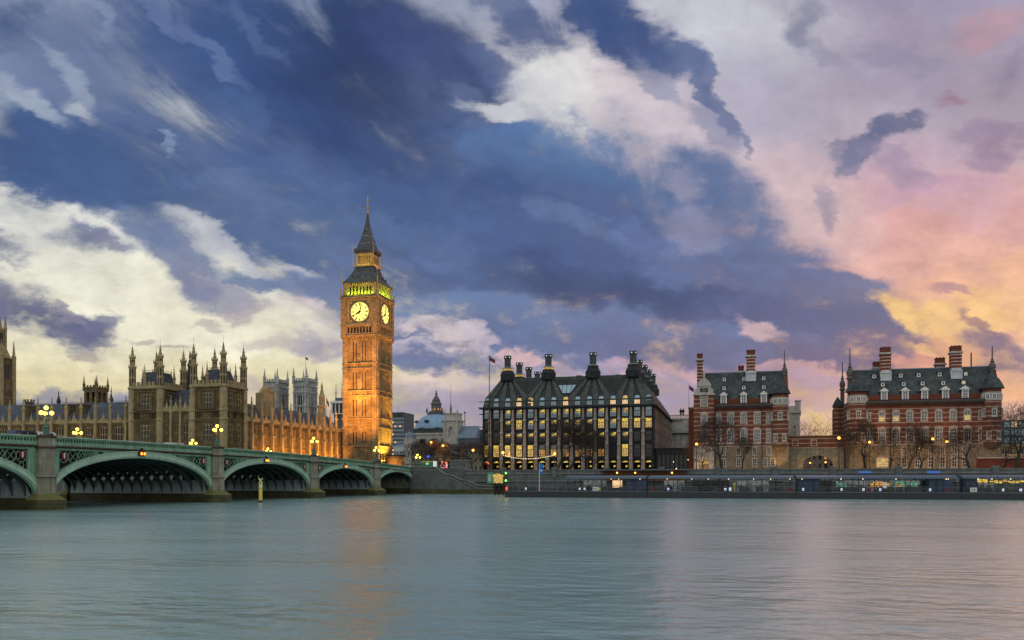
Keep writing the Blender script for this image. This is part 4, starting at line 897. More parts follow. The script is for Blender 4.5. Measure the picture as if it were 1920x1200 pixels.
for k, T in faces(H):
    sh.T = T
    hs = []
    for (a, e) in stages[1:]:
        for f in fr: x = -H + TW*f; hs.append((x-.2, x+.2, a+.5, e-1.2))
    sh.wall(-H, H, LAND, 56.4, 0, hs if k in (0, 1) else [], .25)
    # corner buttress pairs and wall ribs
    for s_ in (-1, 1):
        x = s_*(H-.85); sh.box(x-.85, x+.85, -.42, -.002, LAND, 56.2); sh.box(x-.14, x+.14, -.56, -.42, LAND, 55.6); sh.box(x-.78, x-.6, -.52, -.42, LAND, 55.6); sh.box(x+.6, x+.78, -.52, -.42, LAND, 55.6)
    ribs = [.165, .21, .25, .34, .43, .48, .53, .622, .712, .755, .80, .84]
    for f in ribs: x = -H + TW*f; sh.box(x-.1, x+.1, -.26, -.002, LAND+3, 55.9)
    for f in (.19, .27, .455, .505, .735, .82): x = -H + TW*f; sh.box(x-.05, x+.05, -.12, -.002, LAND+3, 55.9)
    for (z0_, z1_) in bands:
        for z in {z0_, z1_}: sh.box(-H-.5, H+.5, -.62, -.565, z-.18, z+.18); sh.box(-H, H, -.565, -.002, z-.14, z+.14)
        if z1_ > z0_:
            n_ = 8
            for j in range(n_):
                x = -H + 1.9 + (TW-3.8)*(j+.5)/n_
                sh.box(x-.52, x-.40, -.34, -.003, z0_, z1_); sh.box(x+.40, x+.52, -.34, -.003, z0_, z1_)
                sh.prism([(x-.4, z1_-.15), (x+.4, z1_-.15), (x, z1_-.15-.0), ], 'y', -.3, 0) if False else None
    for z in (LAND+3.2, 11.2): sh.box(-H-.3, H+.3, -.6, -.43, z-.2, z+.2)
    # pointed panel heads at the top of each stage
    for (a, e) in stages[1:]:
        for f0, f1 in ((.165, .25), (.25, .34), (.34, .43), (.43, .53), (.53, .622), (.622, .712), (.712, .80)):
            x0_, x1_ = -H+TW*f0+.1, -H+TW*f1-.1; xm = (x0_+x1_)/2
            sh.add([(x0_, -.2, e), (x0_, -.2, e-.9), (xm, -.2, e-.15), (x1_, -.2, e-.9), (x1_, -.2, e)], [(0,1,2), (2,3,4)])
            if not any(f0 < f < f1 for f in fr): 
                for zz_ in (a+(e-a)*.33, a+(e-a)*.62): sh.box(x0_, x1_, -.12, -.003, zz_-.18, zz_+.18)
    sh.T = None
shaft = sh.build('shaft', MT['stone_tower'], ct)
for k, T in faces(H, (0, 1)):
    for (a, e) in stages[1:]:
        for f in fr: inst(slm, ct, T @ Vector((-H+TW*f, 0, a+.5)), k*pi/2, (1, 1, e-1.7-a), name='slit_window')
# clock stage, slightly wider
HC = H + .55
cs = MB()
for k, T in faces(HC):
    cs.T = T
    cs.wall(-HC, HC, 56.4, 70.2, 0, [(-4.2, 4.2, 60.6, 69.4)] if k in (0, 1) else [], .3)
    for s_ in (-1, 1):
        x = s_*(HC-.95); cs.box(x-.95, x+.95, -.32, -.002, 56.0, 70.2)
        for d in (-.7, 0, .7): cs.box(x+d-.12, x+d+.12, -.46, -.32, 57.6, 69.6)
    for z, pj in ((56.0, .25), (56.4, .55), (57.0, .35), (60.1, .5), (60.5, .35), (69.7, .35), (70.1, .7)): cs.box(-HC-pj+.3, HC+pj-.3, -pj, .0, z-.18, z+.18)
    for j in range(9):
        x = -HC + 2.2 + (2*HC-4.4)*j/8; cs.box(x-.14, x+.14, -.3, -.002, 57.2, 60)
    for j in range(8):
        x = -HC + 2.2 + (2*HC-4.4)*(j+.5)/8; cs.add([(x-.35, -.004, 57.4), (x+.35, -.004, 57.4), (x+.35, -.004, 59.2), (x, -.004, 59.7), (x-.35, -.004, 59.2)], [(0,1,2,3,4)], 1)
    # corbel table under the stage
    j = -HC
    while j < HC-.3: cs.box(j, j+.3, -.3, 0, 55.4, 55.8); j += .6
    cs.T = None
cs.build('clock_stage', [MT['stone_tower'], MT['black']], ct)
for k, T in faces(HC, (0, 1)):
    fm_ = MB(); fm_.T = T
    R = 3.72; zc = 65.0
    # square frame, spandrel plate with a round opening
    fm_.box(-4.25, -4.0, -.12, .3, 60.6, 69.4, 0); fm_.box(4.0, 4.25, -.12, .3, 60.6, 69.4, 0); fm_.box(-4.0, 4.0, -.12, .3, 60.6, 60.95, 0); fm_.box(-4.0, 4.0, -.12, .3, 69.05, 69.4, 0)
    K = 48; sq = []
    for j in range(K):
        a = 2*pi*j/K; c_, s_ = cos(a), sin(a); q = 4.02/max(abs(c_), abs(s_)); sq.append((q*c_, zc+q*s_))
    vs = [(R*1.02*cos(2*pi*j/K), .1, zc+R*1.02*sin(2*pi*j/K)) for j in range(K)] + [(x, .1, z) for x, z in sq]
    fm_.add(vs, [(j, (j+1)%K, (j+1)%K+K, j+K) for j in range(K)], 1)
    vs = []; 
    for j in range(K):
        a = 2*pi*j/K
        for rr_, yy_ in ((R*.97, .08), (R*.97, -.1), (R*1.07, -.1), (R*1.07, .1)): vs.append((rr_*cos(a), yy_, zc+rr_*sin(a)))
    fm_.add(vs, [(4*j+i, 4*j+(i+1)%4, 4*((j+1)%K)+(i+1)%4, 4*((j+1)%K)+i) for j in range(K) for i in range(4)], 1)
    for sx_ in (-1, 1):
        for sz_ in (-1, 1):
            c0 = (sx_*3.35, zc+sz_*3.35)
            vs = [(c0[0]+.42*cos(2*pi*j/10), .06, c0[1]+.42*sin(2*pi*j/10)) for j in range(10)]; fm_.add(vs, [tuple(range(10))], 2)
    cf = fm_.build('clock_frame', [MT['gilt'], MT.setdefault('dialtrim', mat('dial_surround', (.16, .12, .06), .5, .4, 2)), MT['gilt']], ct)
    d_ = MB(); d_.T = T; d_.add([(R*cos(2*pi*j/K), .16, zc+R*sin(2*pi*j/K)) for j in range(K)], [tuple(range(K))], 0)
    # minute ring, hour ring, numerals as heavy strokes
    def ring(r0, r1, y, mi):
        vs = []
        for j in range(K): a = 2*pi*j/K; vs += [(r0*cos(a), y, zc+r0*sin(a)), (r1*cos(a), y, zc+r1*sin(a))]
        d_.add(vs, [(2*j, 2*j+1, 2*((j+1)%K)+1, 2*((j+1)%K)) for j in range(K)], mi)
    ring(R*.94, R*1.0, .13, 1); ring(R*.88, R*.905, .13, 1); ring(R*.595, R*.62, .13, 1); ring(R*.29, R*.315, .13, 1)
    NUM = {0: 'XII', 1: 'I', 2: 'II', 3: 'III', 4: 'IV', 5: 'V', 6: 'VI', 7: 'VII', 8: 'VIII', 9: 'IX', 10: 'X', 11: 'XI'}
    for h_, s_ in NUM.items():
        a = pi/2 - h_*pi/6; er = Vector((cos(a), 0, sin(a))); et = Vector((sin(a), 0, -cos(a))); c0 = Vector((0, .12, zc))
        wds = {'I': .17, 'V': .34, 'X': .34}; tot = sum(wds[q] for q in s_); x = -tot/2
        def bar(xa, ra, xb, rb_, w_=.085):
            p0 = c0 + er*ra + et*xa; p1 = c0 + er*rb_ + et*xb; d_.poly([tuple(p0 - et*w_), tuple(p0 + et*w_), tuple(p1 + et*w_), tuple(p1 - et*w_)], 1)
        r0, r1 = R*.64, R*.86
        for q in s_:
            w_ = wds[q]; xm = x + w_/2
            if q == 'I': bar(xm, r0, xm, r1)
            elif q == 'V': bar(xm, r0, xm-.12, r1); bar(xm, r0, xm+.12, r1)
            else: bar(xm-.12, r0, xm+.12, r1); bar(xm+.12, r0, xm-.12, r1)
            x += w_
        bar(0, R*.31, 0, R*.6, .05)
        a5 = a + pi/12; er2 = Vector((cos(a5), 0, sin(a5))); et2 = Vector((sin(a5), 0, -cos(a5))); p0 = c0 + er2*R*.31; p1 = c0 + er2*R*.6; d_.poly([tuple(p0-et2*.015), tuple(p0+et2*.015), tuple(p1+et2*.015), tuple(p1-et2*.015)], 1)
    df = d_.build('clock_face', [MT['clock'], MT.setdefault('dial_ink', mat('dial_iron_bars', (.035, .03, .02), .6, .2, 2))], ct)
    for nm, a, l0, l1, w_ in (('minute_hand', pi/2 - radians(16), -.9, 3.2, .19), ('hour_hand', pi/2 - radians(239), -.5, 2.1, .32)):
        h_ = MB(); h_.T = T; er = Vector((cos(a), 0, sin(a))); et = Vector((sin(a), 0, -cos(a))); c0 = Vector((0, 0, zc))
        p = [c0+er*l0-et*w_, c0+er*l0+et*w_, c0+er*l1*.75+et*w_*.8, c0+er*l1, c0+er*l1*.75-et*w_*.8]
        fr_ = [tuple(q + Vector((0, .02, 0))) for q in p]; bk2 = [tuple(q + Vector((0, .08, 0))) for q in p]
        h_.add(fr_ + bk2, [(0,1,2,3,4), (9,8,7,6,5)] + [(i, i+5, (i+1)%5+5, (i+1)%5) for i in range(5)]); h_.add([tuple(c0+Vector((.42*cos(2*pi*j/12), .0, .42*sin(2*pi*j/12)))) for j in range(12)], [tuple(range(12))])
        h_.build(nm, MT['black'], df)
# belfry with open arcade
HB = H - .15
bf = MB(); bi = MB()
for k, T in faces(HB):
    bf.T = T; n_ = 7; a0_, a1_ = -HB+1.7, HB-1.7; st = (a1_-a0_)/n_
    hs = [(a0_+st*j+st*.22, a0_+st*(j+1)-st*.22, 71.3, 74.5) for j in range(n_)]
    bf.wall(-HB, HB, 70.2, 75.6, 0, hs, .5)
    for h_ in hs: bf.arch(h_[0], h_[1], 74.5, 73.9, 74.45, -.01, .3, n=6)
    for j in range(n_+1): x = a0_+st*j; bf.box(x-.1, x+.1, -.22, -.002, 70.6, 75)
    for s_ in (-1, 1): x = s_*(HB-.75); bf.box(x-.75, x+.75, -.3, -.002, 70.2, 75.5)
    j = -HB
    while j < HB-.35: bf.box(j+.03, j+.42, -.55, -.02, 75.05, 75.6); j += .8
    bf.T = None
bf.build('belfry', MT['stone_tower'], ct)
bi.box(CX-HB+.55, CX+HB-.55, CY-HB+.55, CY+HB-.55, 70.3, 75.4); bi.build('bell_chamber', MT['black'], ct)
# parapet on the clock stage
pb = MB()
for k, T in faces(HC+.2):
    pb.T = T; j = -HC
    while j < HC-.2: pb.box(j, j+.25, -.1, .1, 70.3, 71.1); j += .55
    pb.box(-HC, HC, -.12, .12, 71.1, 71.3); pb.T = None
pb.build('balustrade', MT['stone_tower'], ct)
# lower iron roof
def frustum(mb, h0, h1, z0, z1, m_=0, curve=0.0, n_=5):
    pr = []
    for j in range(n_+1):
        q = j/n_; pr.append(((h0 + (h1-h0)*q - curve*sin(pi*q))*sqrt(2), z0+(z1-z0)*q))
    mb.lathe(CX, CY, pr, 4, m_, pi/4)
HE, HL = TW/2-.02, 3.25
lr = MB(); frustum(lr, HE+.45, HE+.35, 75.6, 76.2); frustum(lr, HE+.1, HL+.1, 76.2, 82.2, 0, .35); lr.build('lower_roof', MT['iron_roof'], ct)
dm = MB(); dm.box(-.26, .26, 0, .9, 0, .95, 0); dm.prism([(-.34, .95), (.34, .95), (0, 1.6)], 'y', -.06, .8, 1); dm.box(-.16, .16, -.01, .02, .15, .85, 2)
dmm = mesh_of(dm, 'roof_dormer', [MT['gilt'], MT['iron_roof'], MT['black']])
for k, T in faces(0):
    for z, hh, xs_ in ((76.9, 5.75, (-3.6, -1.3, 1.2, 3.5)), (79.4, 4.2, (-2.3, 0, 2.3))):
        for x in xs_: inst(dmm, ct, T @ Vector((x, -hh-.12, z)), k*pi/2, name='roof_dormer')
# lantern
ln = MB(); frustum(ln, HL+.45, HL+.45, 82.2, 82.7, 0, 0, 1)
lm = MB()
for k, T in faces(HL-.25):
    ln.T = T; n_ = 6; st = (2*(HL-.25)-1.0)/n_
    hs = [(-(HL-.25)+.5+st*j+st*.2, -(HL-.25)+.5+st*(j+1)-st*.2, 83.3, 86.2) for j in range(n_)]
    ln.wall(-HL+.25, HL-.25, 82.7, 87.4, 0, hs, .4)
    for s_ in (-1, 1): x = s_*(HL-.25-.2); ln.box(x-.2, x+.2, -.15, -.002, 82.7, 87.3)
    j = -HL
    while j < HL-.2: ln.box(j, j+.2, -.62, -.45, 82.7, 83.5); j += .5
    ln.T = None
ln.build('lantern', MT['gilt'], ct)
lm.box(CX-1.9, CX+1.9, CY-1.9, CY+1.9, 82.8, 87.2); lm.build('lantern_core', MT.setdefault('lanternlit', glow('lantern_inside_glow', (.9, .45, .08), .12)), ct)
# spire
sp = MB(); frustum(sp, HL+.5, HL+.4, 87.4, 88.0, 0, 0, 1); frustum(sp, HL+.55, HL+.5, 88.0, 88.9, 0, 0, 1); frustum(sp, HL-.1, .22, 88.9, 102.6, 0, .45, 9); sp.build('spire', MT['iron_roof'], ct)
dm = MB(); dm.box(-.17, .17, 0, .6, 0, .5, 0); dm.prism([(-.22, .5), (.22, .5), (0, .95)], 'y', -.05, .5, 0); me = mesh_of(dm, 'spire_light', [MT['gilt']])
for k, T in faces(0):
    for z, hh, xs_ in ((90.4, 2.5, (-1.5, -.5, .5, 1.5)), (93.3, 1.65, (-.8, 0, .8)), (96.2, 1.0, (0,))):
        for x in xs_: inst(me, ct, T @ Vector((x, -hh, z)), k*pi/2, name='spire_light')
fi = MB(); fi.lathe(CX, CY, [(.25, 102.5), (.6, 102.7), (.6, 103), (.2, 103.2), (.17, 107), (.38, 107.2), (.38, 107.6), (.12, 107.9), (.06, 109.6)], 8)
for a in (0, pi/2): 
    c_, s_ = cos(a), sin(a); fi.tube((CX-1.0*c_, CY-1.0*s_, 104.7), (CX+1.0*c_, CY+1.0*s_, 104.7), .12, .12, 4)
    for s2 in (-1, 1): fi.ball((CX+s2*1.0*c_, CY+s2*1.0*s_, 104.75), .16, 6, 4); fi.tube((CX+s2*.6*c_, CY+s2*.6*s_, 104.3), (CX+s2*.6*c_, CY+s2*.6*s_, 105.3), .06, .06, 4)
fi.ball((CX, CY, 104.2), .35, 8, 5); fi.build('finial', MT['gilt'], ct)
# corner pinnacles at three levels
pm = MB(); pm.lathe(0, 0, [(.42, 70.2), (.42, 72.6), (.55, 72.8), (.3, 73.3), (.1, 75.6), (.2, 75.8), (.03, 76.6)], 8); me = mesh_of(pm, 'corner_pinnacle', MT['stone_tower'])
for sx_ in (-1, 1):
    for sy_ in (-1, 1): inst(me, ct, (CX+sx_*(HC+.1), CY+sy_*(HC+.1), 0), name='corner_pinnacle')
pm = MB(); pm.lathe(0, 0, [(.22, 75.4), (.18, 77.4), (.07, 77.6), (.05, 81.2), (.02, 82)], 6); pm.tube((-.45, 0, 80.2), (.45, 0, 80.2), .06, .06, 4); pm.tube((0, -.45, 80.2), (0, .45, 80.2), .06, .06, 4); me = mesh_of(pm, 'cross_finial', MT['gilt'])
for sx_ in (-1, 1):
    for sy_ in (-1, 1): inst(me, ct, (CX+sx_*(HE+.45), CY+sy_*(HE+.45), 0), name='cross_finial')
pm = MB(); pm.lathe(0, 0, [(.16, 82.2), (.13, 87.6), (.2, 87.8), (.06, 88.4), (.03, 92)], 6); me = mesh_of(pm, 'lantern_pinnacle', MT['gilt'])
for sx_ in (-1, 1):
    for sy_ in (-1, 1): inst(me, ct, (CX+sx_*(HL+.75), CY+sy_*(HL+.75), 0), name='lantern_pinnacle')
gy = MB()
for sx_ in (-1, 1):
    for sy_ in (-1, 1):
        for z in (70.1, 60.3): gy.tube((CX+sx_*(HC+.2), CY+sy_*(HC+.2), z), (CX+sx_*(HC+1.1), CY+sy_*(HC+1.1), z+.15), .14, .08, 5)
gy.build('gargoyle', MT['stone_tower'], ct)

# ------------------------------------------------------------------ floodlights the photograph shows at work
def spot(name, loc, tgt, power, c, ang=70, blend=.8, size=.5):
    d = bpy.data.lights.new(name, 'SPOT'); d.energy = power; d.color = c; d.spot_size = radians(ang); d.spot_blend = blend; d.shadow_soft_size = size
    o = bpy.data.objects.new(name, d); COL.objects.link(o); o.location = loc; o.rotation_euler = (Vector(tgt) - Vector(loc)).to_track_quat('-Z', 'Y').to_euler(); return o
OR_ = (1.0, .37, .05); YE = (1.0, .58, .07)
spot('floodlight', (X1+3, Y0-22, 14), (CX, Y0, 34), 125000, OR_, 62)
spot('floodlight', (CX+1, Y0-7, 30), (CX, Y0, 42), 20000, OR_, 120)
spot('floodlight', (X1+1, Y0-30, 16), (CX, Y0, 62), 170000, OR_, 34)
spot('floodlight', (X1+4, Y0+3.5, LAND+1), (X1+.2, Y0+5, 24), 90000, YE, 80, .9)
spot('floodlight', (X1+22, Y0+6, LAND+3), (X1, Y0+6, 46), 42000, OR_, 60)
spot('floodlight', (X1+24, Y0+6, 30), (X1, Y0+6, 65), 50000, OR_, 34)
GY = (.60, .95, .03)
def strip_light(name, loc, rot_, sx_, sy_, p, c):
    d = bpy.data.lights.new(name, 'AREA'); d.shape = 'RECTANGLE'; d.size = sx_; d.size_y = sy_; d.energy = p; d.color = c
    o = bpy.data.objects.new(name, d); COL.objects.link(o); o.location = loc; o.rotation_euler = rot_; return o
strip_light('belfry_light', (CX, CY-HB-.62, 71.3), (radians(160), 0, 0), 2*HB-3, .25, 1150, GY)
strip_light('belfry_light', (CX+HB+.62, CY, 71.3), (radians(160), 0, pi/2), 2*HB-3, .25, 1150, GY)
strip_light('lantern_light', (CX, CY-HL-.3, 82.9), (radians(160), 0, 0), 5, .2, 130, (1, .6, .12))
strip_light('lantern_light', (CX+HL+.3, CY, 82.9), (radians(160), 0, pi/2), 5, .2, 100, (1, .5, .1))
for i in range(9):
    y = -14 + i*6.3; spot('wing_floodlight', (UW+5.5, y, LAND+2.2), (UW+.2, y, 16), 6500 + 700*i, OR_, 105, .9)
for i in range(12):
    x = xs[1] + (xs[-1]-xs[1])*(i+.5)/12; spot('terrace_floodlight', (x, VW-2.2, LAND+.2), (x, VW, 16), 1500, (1, .55, .22), 90, .9)
# ------------------------------------------------------------------ office block with chimneys
VO = 38.0
ob = thing('office_block', 'dark bronze office block with stone piers, fan ribbed roof and tall black chimneys', 'office building', (38, 70, LAND))
PX = [919, 941, 962, 984, 1005, 1027, 1049, 1072, 1093.5, 1116, 1138, 1160.6, 1183, 1206]
PU = [U(p, VO) for p in PX]; OU0, OU1 = 9.5, 67.9; OV1 = 118
cent = [(OU0 + PU[0]) / 2 + .2] + [(a+b_)/2 for a, b_ in zip(PU, PU[1:])] + [(PU[-1] + OU1) / 2]
WW = 1.95
rows = [(25.2, 28.1), (21.4, 24.5), (17.2, 20.1), (12.0, 15.9)]
wl = MB(); hs = []
for c in cent:
    for (a, e) in rows: hs.append((c-WW/2, c+WW/2, a, e))
    hs.append((c-1.15, c+1.15, LAND, 10.6))
wl.wall(OU0, OU1, LAND, 28.3, VO, hs, .45)
for c in cent:
    wl.arch(c-1.15, c+1.15, 10.6, 9.5, 10.55, VO-.01, VO+.4)
    for (a, e) in rows: wl.box(c-WW/2-.25, c+WW/2+.25, VO-.35, VO-.003, a-.55, a-.05); 
    for s_ in (-1, 1): wl.box(c+s_*(WW/2+.18)-.1, c+s_*(WW/2+.18)+.1, VO-.28, VO-.003, 11.2, 28.2)
wl.box(OU0-.9, OU1+.3, VO-1.1, VO+.2, 28.32, 28.75)
for z in (26.7, 22.3, 18.3, 14.4): wl.box(OU0-1.3, OU0+.1, VO-.2, VO+2.4, z, z+.12)
for z, q in ((28.9, 1.6), (30.9, 1.2)): wl.box(OU0-q, OU0+.2, VO-.5, VO+.4, z, z+.16)
wl.build('facade', MT['bronze'], ob)
# stone piers with pale brackets
pm = MB(); pm.add([(-.62,-.75,LAND),(.62,-.75,LAND),(.62,0,LAND),(-.62,0,LAND),(-.36,-.5,28.1),(.36,-.5,28.1),(.36,0,28.1),(-.36,0,28.1)], [(0,1,5,4),(1,2,6,5),(3,0,4,7),(4,5,6,7)])
me = mesh_of(pm, 'stone_pier', [MT['pinkst']])
for u_ in PU: inst(me, ob, (u_, VO-.005, 0), name='stone_pier')
bm_ = MB(); bm_.prism([(-.55, -.3), (.55, -.3), (.42, .38), (-.42, .38)], 'y', -.98, -.1, 0); bm_.add([(.2*cos(2*pi*j/8), -.99, .02+.2*sin(2*pi*j/8)) for j in range(8)], [tuple(range(8))], 1)
me = mesh_of(bm_, 'pier_bracket', [MT.setdefault('bracket', mat('pale_bracket_stone', (.42, .43, .44), .7, .2, 1)), MT['black']])
for u_ in PU:
    for z in (24.35, 20.15, 15.95, 11.2): inst(me, ob, (u_, VO, z), name='pier_bracket')
def owin(kind, w_=WW, h_=3.0):
    mb = MB(); s_ = h_*.64
    lo = {'blue': 1, 'dark': 2, 'diag': 1, 'full': 4, 'amber': 5, 'dim': 2, 'diagd': 2}[kind]; up = {'blue': 1, 'dark': 2, 'diag': 6, 'full': 3, 'amber': 6, 'dim': 6, 'diagd': 6}[kind]
    mb.box(-w_/2, w_/2, .34, .38, 0, s_-.1, lo); mb.box(-w_/2, w_/2, .34, .38, s_, h_, up)
    mb.box(-w_/2, w_/2, .16, .36, s_-.12, s_+.02, 0)
    for q in (-.25, 0, .25): mb.box(w_*q-.045, w_*q+.045, .2, .336, 0, s_-.1, 0)
    mb.box(-w_/2, w_/2, .26, .336, s_*.3, s_*.3+.08, 0)
    if kind in ('diag', 'diagd'):
        mb.poly([(-w_*.42, .335, s_+.12), (w_*.5, .335, s_+.06), (w_*.5, .335, h_-.12), (w_*.1, .335, h_-.28)], 3)
        mb.poly([(-w_*.4, .335, s_-.14), (w_*.48, .335, s_-.14), (w_*.48, .335, s_-.42), (-w_*.4, .335, s_-.3)], 5 if kind == 'diagd' else 3)
    return mesh_of(mb, 'window', [MT['bronze'], MT['glass_bl'], MT['glass_dk'], MT['ceil'], MT['warm'], MT['warm2'], MT['glass']])
OW = {}
tab = ['blue blue diag diag blue diag diag diag diag diag diag diag diag blue blue',
       'dark dark diagd full diag diag diagd diag diag diagd full diag full full full',
       'dark dark diagd diagd diagd diagd diagd diagd diagd diagd diagd diagd diagd dark dark',
       'full full full full full amber amber amber amber amber amber dark full dark dark']
for (a, e), tr_ in zip(rows, tab):
    for c, k in zip(cent, tr_.split()):
        key = (k, round(e-a, 1))
        if key not in OW: OW[key] = owin(k, WW, e-a)
        inst(OW[key], ob, (c, VO, a), name='window')
# ground floor arches: lit vaults over a dark forecourt
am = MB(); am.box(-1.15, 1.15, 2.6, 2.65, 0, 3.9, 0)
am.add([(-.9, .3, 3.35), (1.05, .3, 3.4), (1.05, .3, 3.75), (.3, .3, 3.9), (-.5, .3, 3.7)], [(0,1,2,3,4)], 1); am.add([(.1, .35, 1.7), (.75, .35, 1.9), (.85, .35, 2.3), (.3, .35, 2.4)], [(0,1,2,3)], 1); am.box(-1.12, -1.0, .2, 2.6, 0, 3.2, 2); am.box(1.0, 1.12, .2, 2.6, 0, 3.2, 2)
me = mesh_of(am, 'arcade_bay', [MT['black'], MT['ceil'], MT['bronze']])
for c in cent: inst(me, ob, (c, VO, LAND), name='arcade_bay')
# side wall facing +x
sw = MB(); sw.T = TN(OU1, 0); hs = []; cs_ = []
k = VO + 3
while k < OV1 - 3:
    for (a, e) in rows: hs.append((k-.95, k+.95, a, e)); cs_.append((k, a, e))
    k += 4.0
sw.wall(VO, OV1, LAND, 28.3, 0, hs, .4)
for z in (11.3, 16.2, 20.5, 24.9, 28.1): sw.box(VO, OV1, -.25, -.003, z-.12, z+.12)
sw.box(VO-.3, OV1, -1.0, -.003, 28.32, 28.75)
sw.build('facade', MT['bronze'], ob)
sm = MB(); sm.box(-.95, .95, .3, .34, 0, 2.9, 1); sm.box(-.05, .05, .2, .298, 0, 2.9, 0); sm.box(-.95, .95, .2, .298, 1.8, 1.95, 0); me = mesh_of(sm, 'side_window', [MT['bronze'], MT['glass_dk']])
for (k, a, e) in cs_: inst(me, ob, (OU1, k, a), pi/2, (1, 1, (e-a)/2.9), name='side_window')
pm = MB(); pm.box(-.22, .22, -.3, 0, LAND, 28.1); me = mesh_of(pm, 'side_pier', [MT['pinkst']])
k = VO + 5
while k < OV1: inst(me, ob, (OU1, k, 0), pi/2, name='side_pier'); k += 4.0
bk = MB(); bk.box(OU0, OU0+.5, VO+.5, OV1, LAND, 28.3); bk.box(OU0+.5, OU1-.5, OV1-.5, OV1, LAND, 28.3); bk.build('rear_wall', MT['bronze'], ob)
# roof: two steep tiers then the fan slope
rf = MB(); E = [(OU0, VO, OU1, OV1, 28.76), (OU0+.5, VO+.5, OU1-.5, OV1-.5, 30.8), (OU0+1.1, VO+1.1, OU1-1.1, OV1-1.1, 32.0), (OU0+5.2, VO+6.2, OU1-6.2, OV1-6, 39.3)]
vs = []
for x0, y0, x1, y1, z in E: vs += [(x0,y0,z),(x1,y0,z),(x1,y1,z),(x0,y1,z)]
rf.add(vs, [(4*i+j, 4*i+(j+1)%4, 4*i+4+(j+1)%4, 4*i+4+j) for i in range(3) for j in range(4)] + [(12,13,14,15)])
rf.box(OU0+.2, OU1-.2, VO+.2, VO+.6, 30.82, 30.98)
rfo = rf.build('roof', MT['roofbase'], ob)
def on_roof(t): return VO + 1.1 + (5.1)*t, 32.0 + 7.3*t      # y, z up the front slope
TU = [U(p, VO+6.5) for p in (951.9, 1028.3, 1111.9, 1187.3)]
fan = {0: [OU0+1.6]+PU[0:4], 1: PU[4:7], 2: PU[7:11], 3: PU[11:14]+[OU1-1.4]}
fan[1] = [PU[3]+1.2]+PU[4:7]
rm = MB()
def ribstrip(ut, ub, wt, wb):
    y1_, z1_ = on_roof(1.0); y0_, z0_ = on_roof(0.0)
    for (xa, ya, za, wa), (xb, yb, zb_, wb_) in (((ub, VO+.03, 28.8, wb), (ub, VO+.55, 30.9, wb)), ((ub, VO+.55, 30.9, wb), (ub, y0_, z0_, wb)), ((ub, y0_, z0_, wb), (ut, y1_, z1_, wt))):
        o_ = .28
        v8 = [(xa-wa/2, ya-o_, za+o_*.4), (xa+wa/2, ya-o_, za+o_*.4), (xb+wb_/2, yb-o_, zb_+o_*.4), (xb-wb_/2, yb-o_, zb_+o_*.4), (xa-wa/2, ya+.1, za), (xa+wa/2, ya+.1, za), (xb+wb_/2, yb+.1, zb_), (xb-wb_/2, yb+.1, zb_)]
        rm.add(v8, [(0,1,2,3), (0,4,5,1), (1,5,6,2), (3,2,6,7), (0,3,7,4)])
for i, us in fan.items():
    n_ = len(us)
    for j, ub in enumerate(us): ribstrip(TU[i] + (j-(n_-1)/2)*.85, ub, .8, 1.95)
# infill slopes between the fans, and the side slopes
rm.box(OU0+5.3, OU1-6.3, VO+5.6, VO+6.3, 36.9, 39.5)
rm.build('roof_rib', MT['roofbz'], rfo)
sr = MB(); k = VO + 4
while k < OV1 - 4:
    y_ = k; sr.add([(OU1+.1, y_-.8, 28.8), (OU1+.1, y_+.8, 28.8), (OU1-.8, y_+.8, 32.1), (OU1-.8, y_-.8, 32.1), (OU1-5.7, y_+.4, 39.5), (OU1-5.7, y_-.4, 39.5)], [(0,1,2,3), (3,2,4,5)]); k += 4
sr.build('roof_rib', MT['roofbz'], rfo)
# roof windows in both tiers
def rwin(kind, slope):
    mb = MB(); mi = {'blue': 1, 'cream': 2, 'lit': 3}[kind]
    if slope: mb.add([(-.85, .7, .1), (.85, .7, .1), (.62, 1.1, 1.05), (-.62, 1.1, 1.05)], [(0,1,2,3)], mi); mb.add([(-1, .5, -.05), (1, .5, -.05), (1, .7, .1), (-1, .7, .1)], [(0,1,2,3)], 0)
    else:
        mb.box(-.9, .9, -.06, .04, 0, 1.35, mi); mb.box(-1, 1, -.16, .1, 1.36, 1.5, 0); mb.box(-1, 1, -.16, .1, -.14, -.01, 0)
        for q in (-.9, -.45, 0, .45, .9): mb.box(q-.04, q+.04, -.12, -.061, 0, 1.35, 0)
    return mesh_of(mb, 'roof_window', [MT['bronze'], MT['glass_bl'], MT['cream'], MT['warm']])
RW = {}
lows = 'blue blue blue cream cream blue blue cream blue blue blue cream cream cream blue'.split(); ups = 'blue blue blue lit lit blue blue lit blue blue blue blue lit blue blue'.split()
for c, a, e in zip(cent, lows, ups):
    for k, s_ in ((a, 0), (e, 1)):
        if (k, s_) not in RW: RW[(k, s_)] = rwin(k, s_)
        inst(RW[(k, s_)], ob, (c, VO+.15, 29.2) if not s_ else (c, VO-.35, 31.0), name='roof_window')
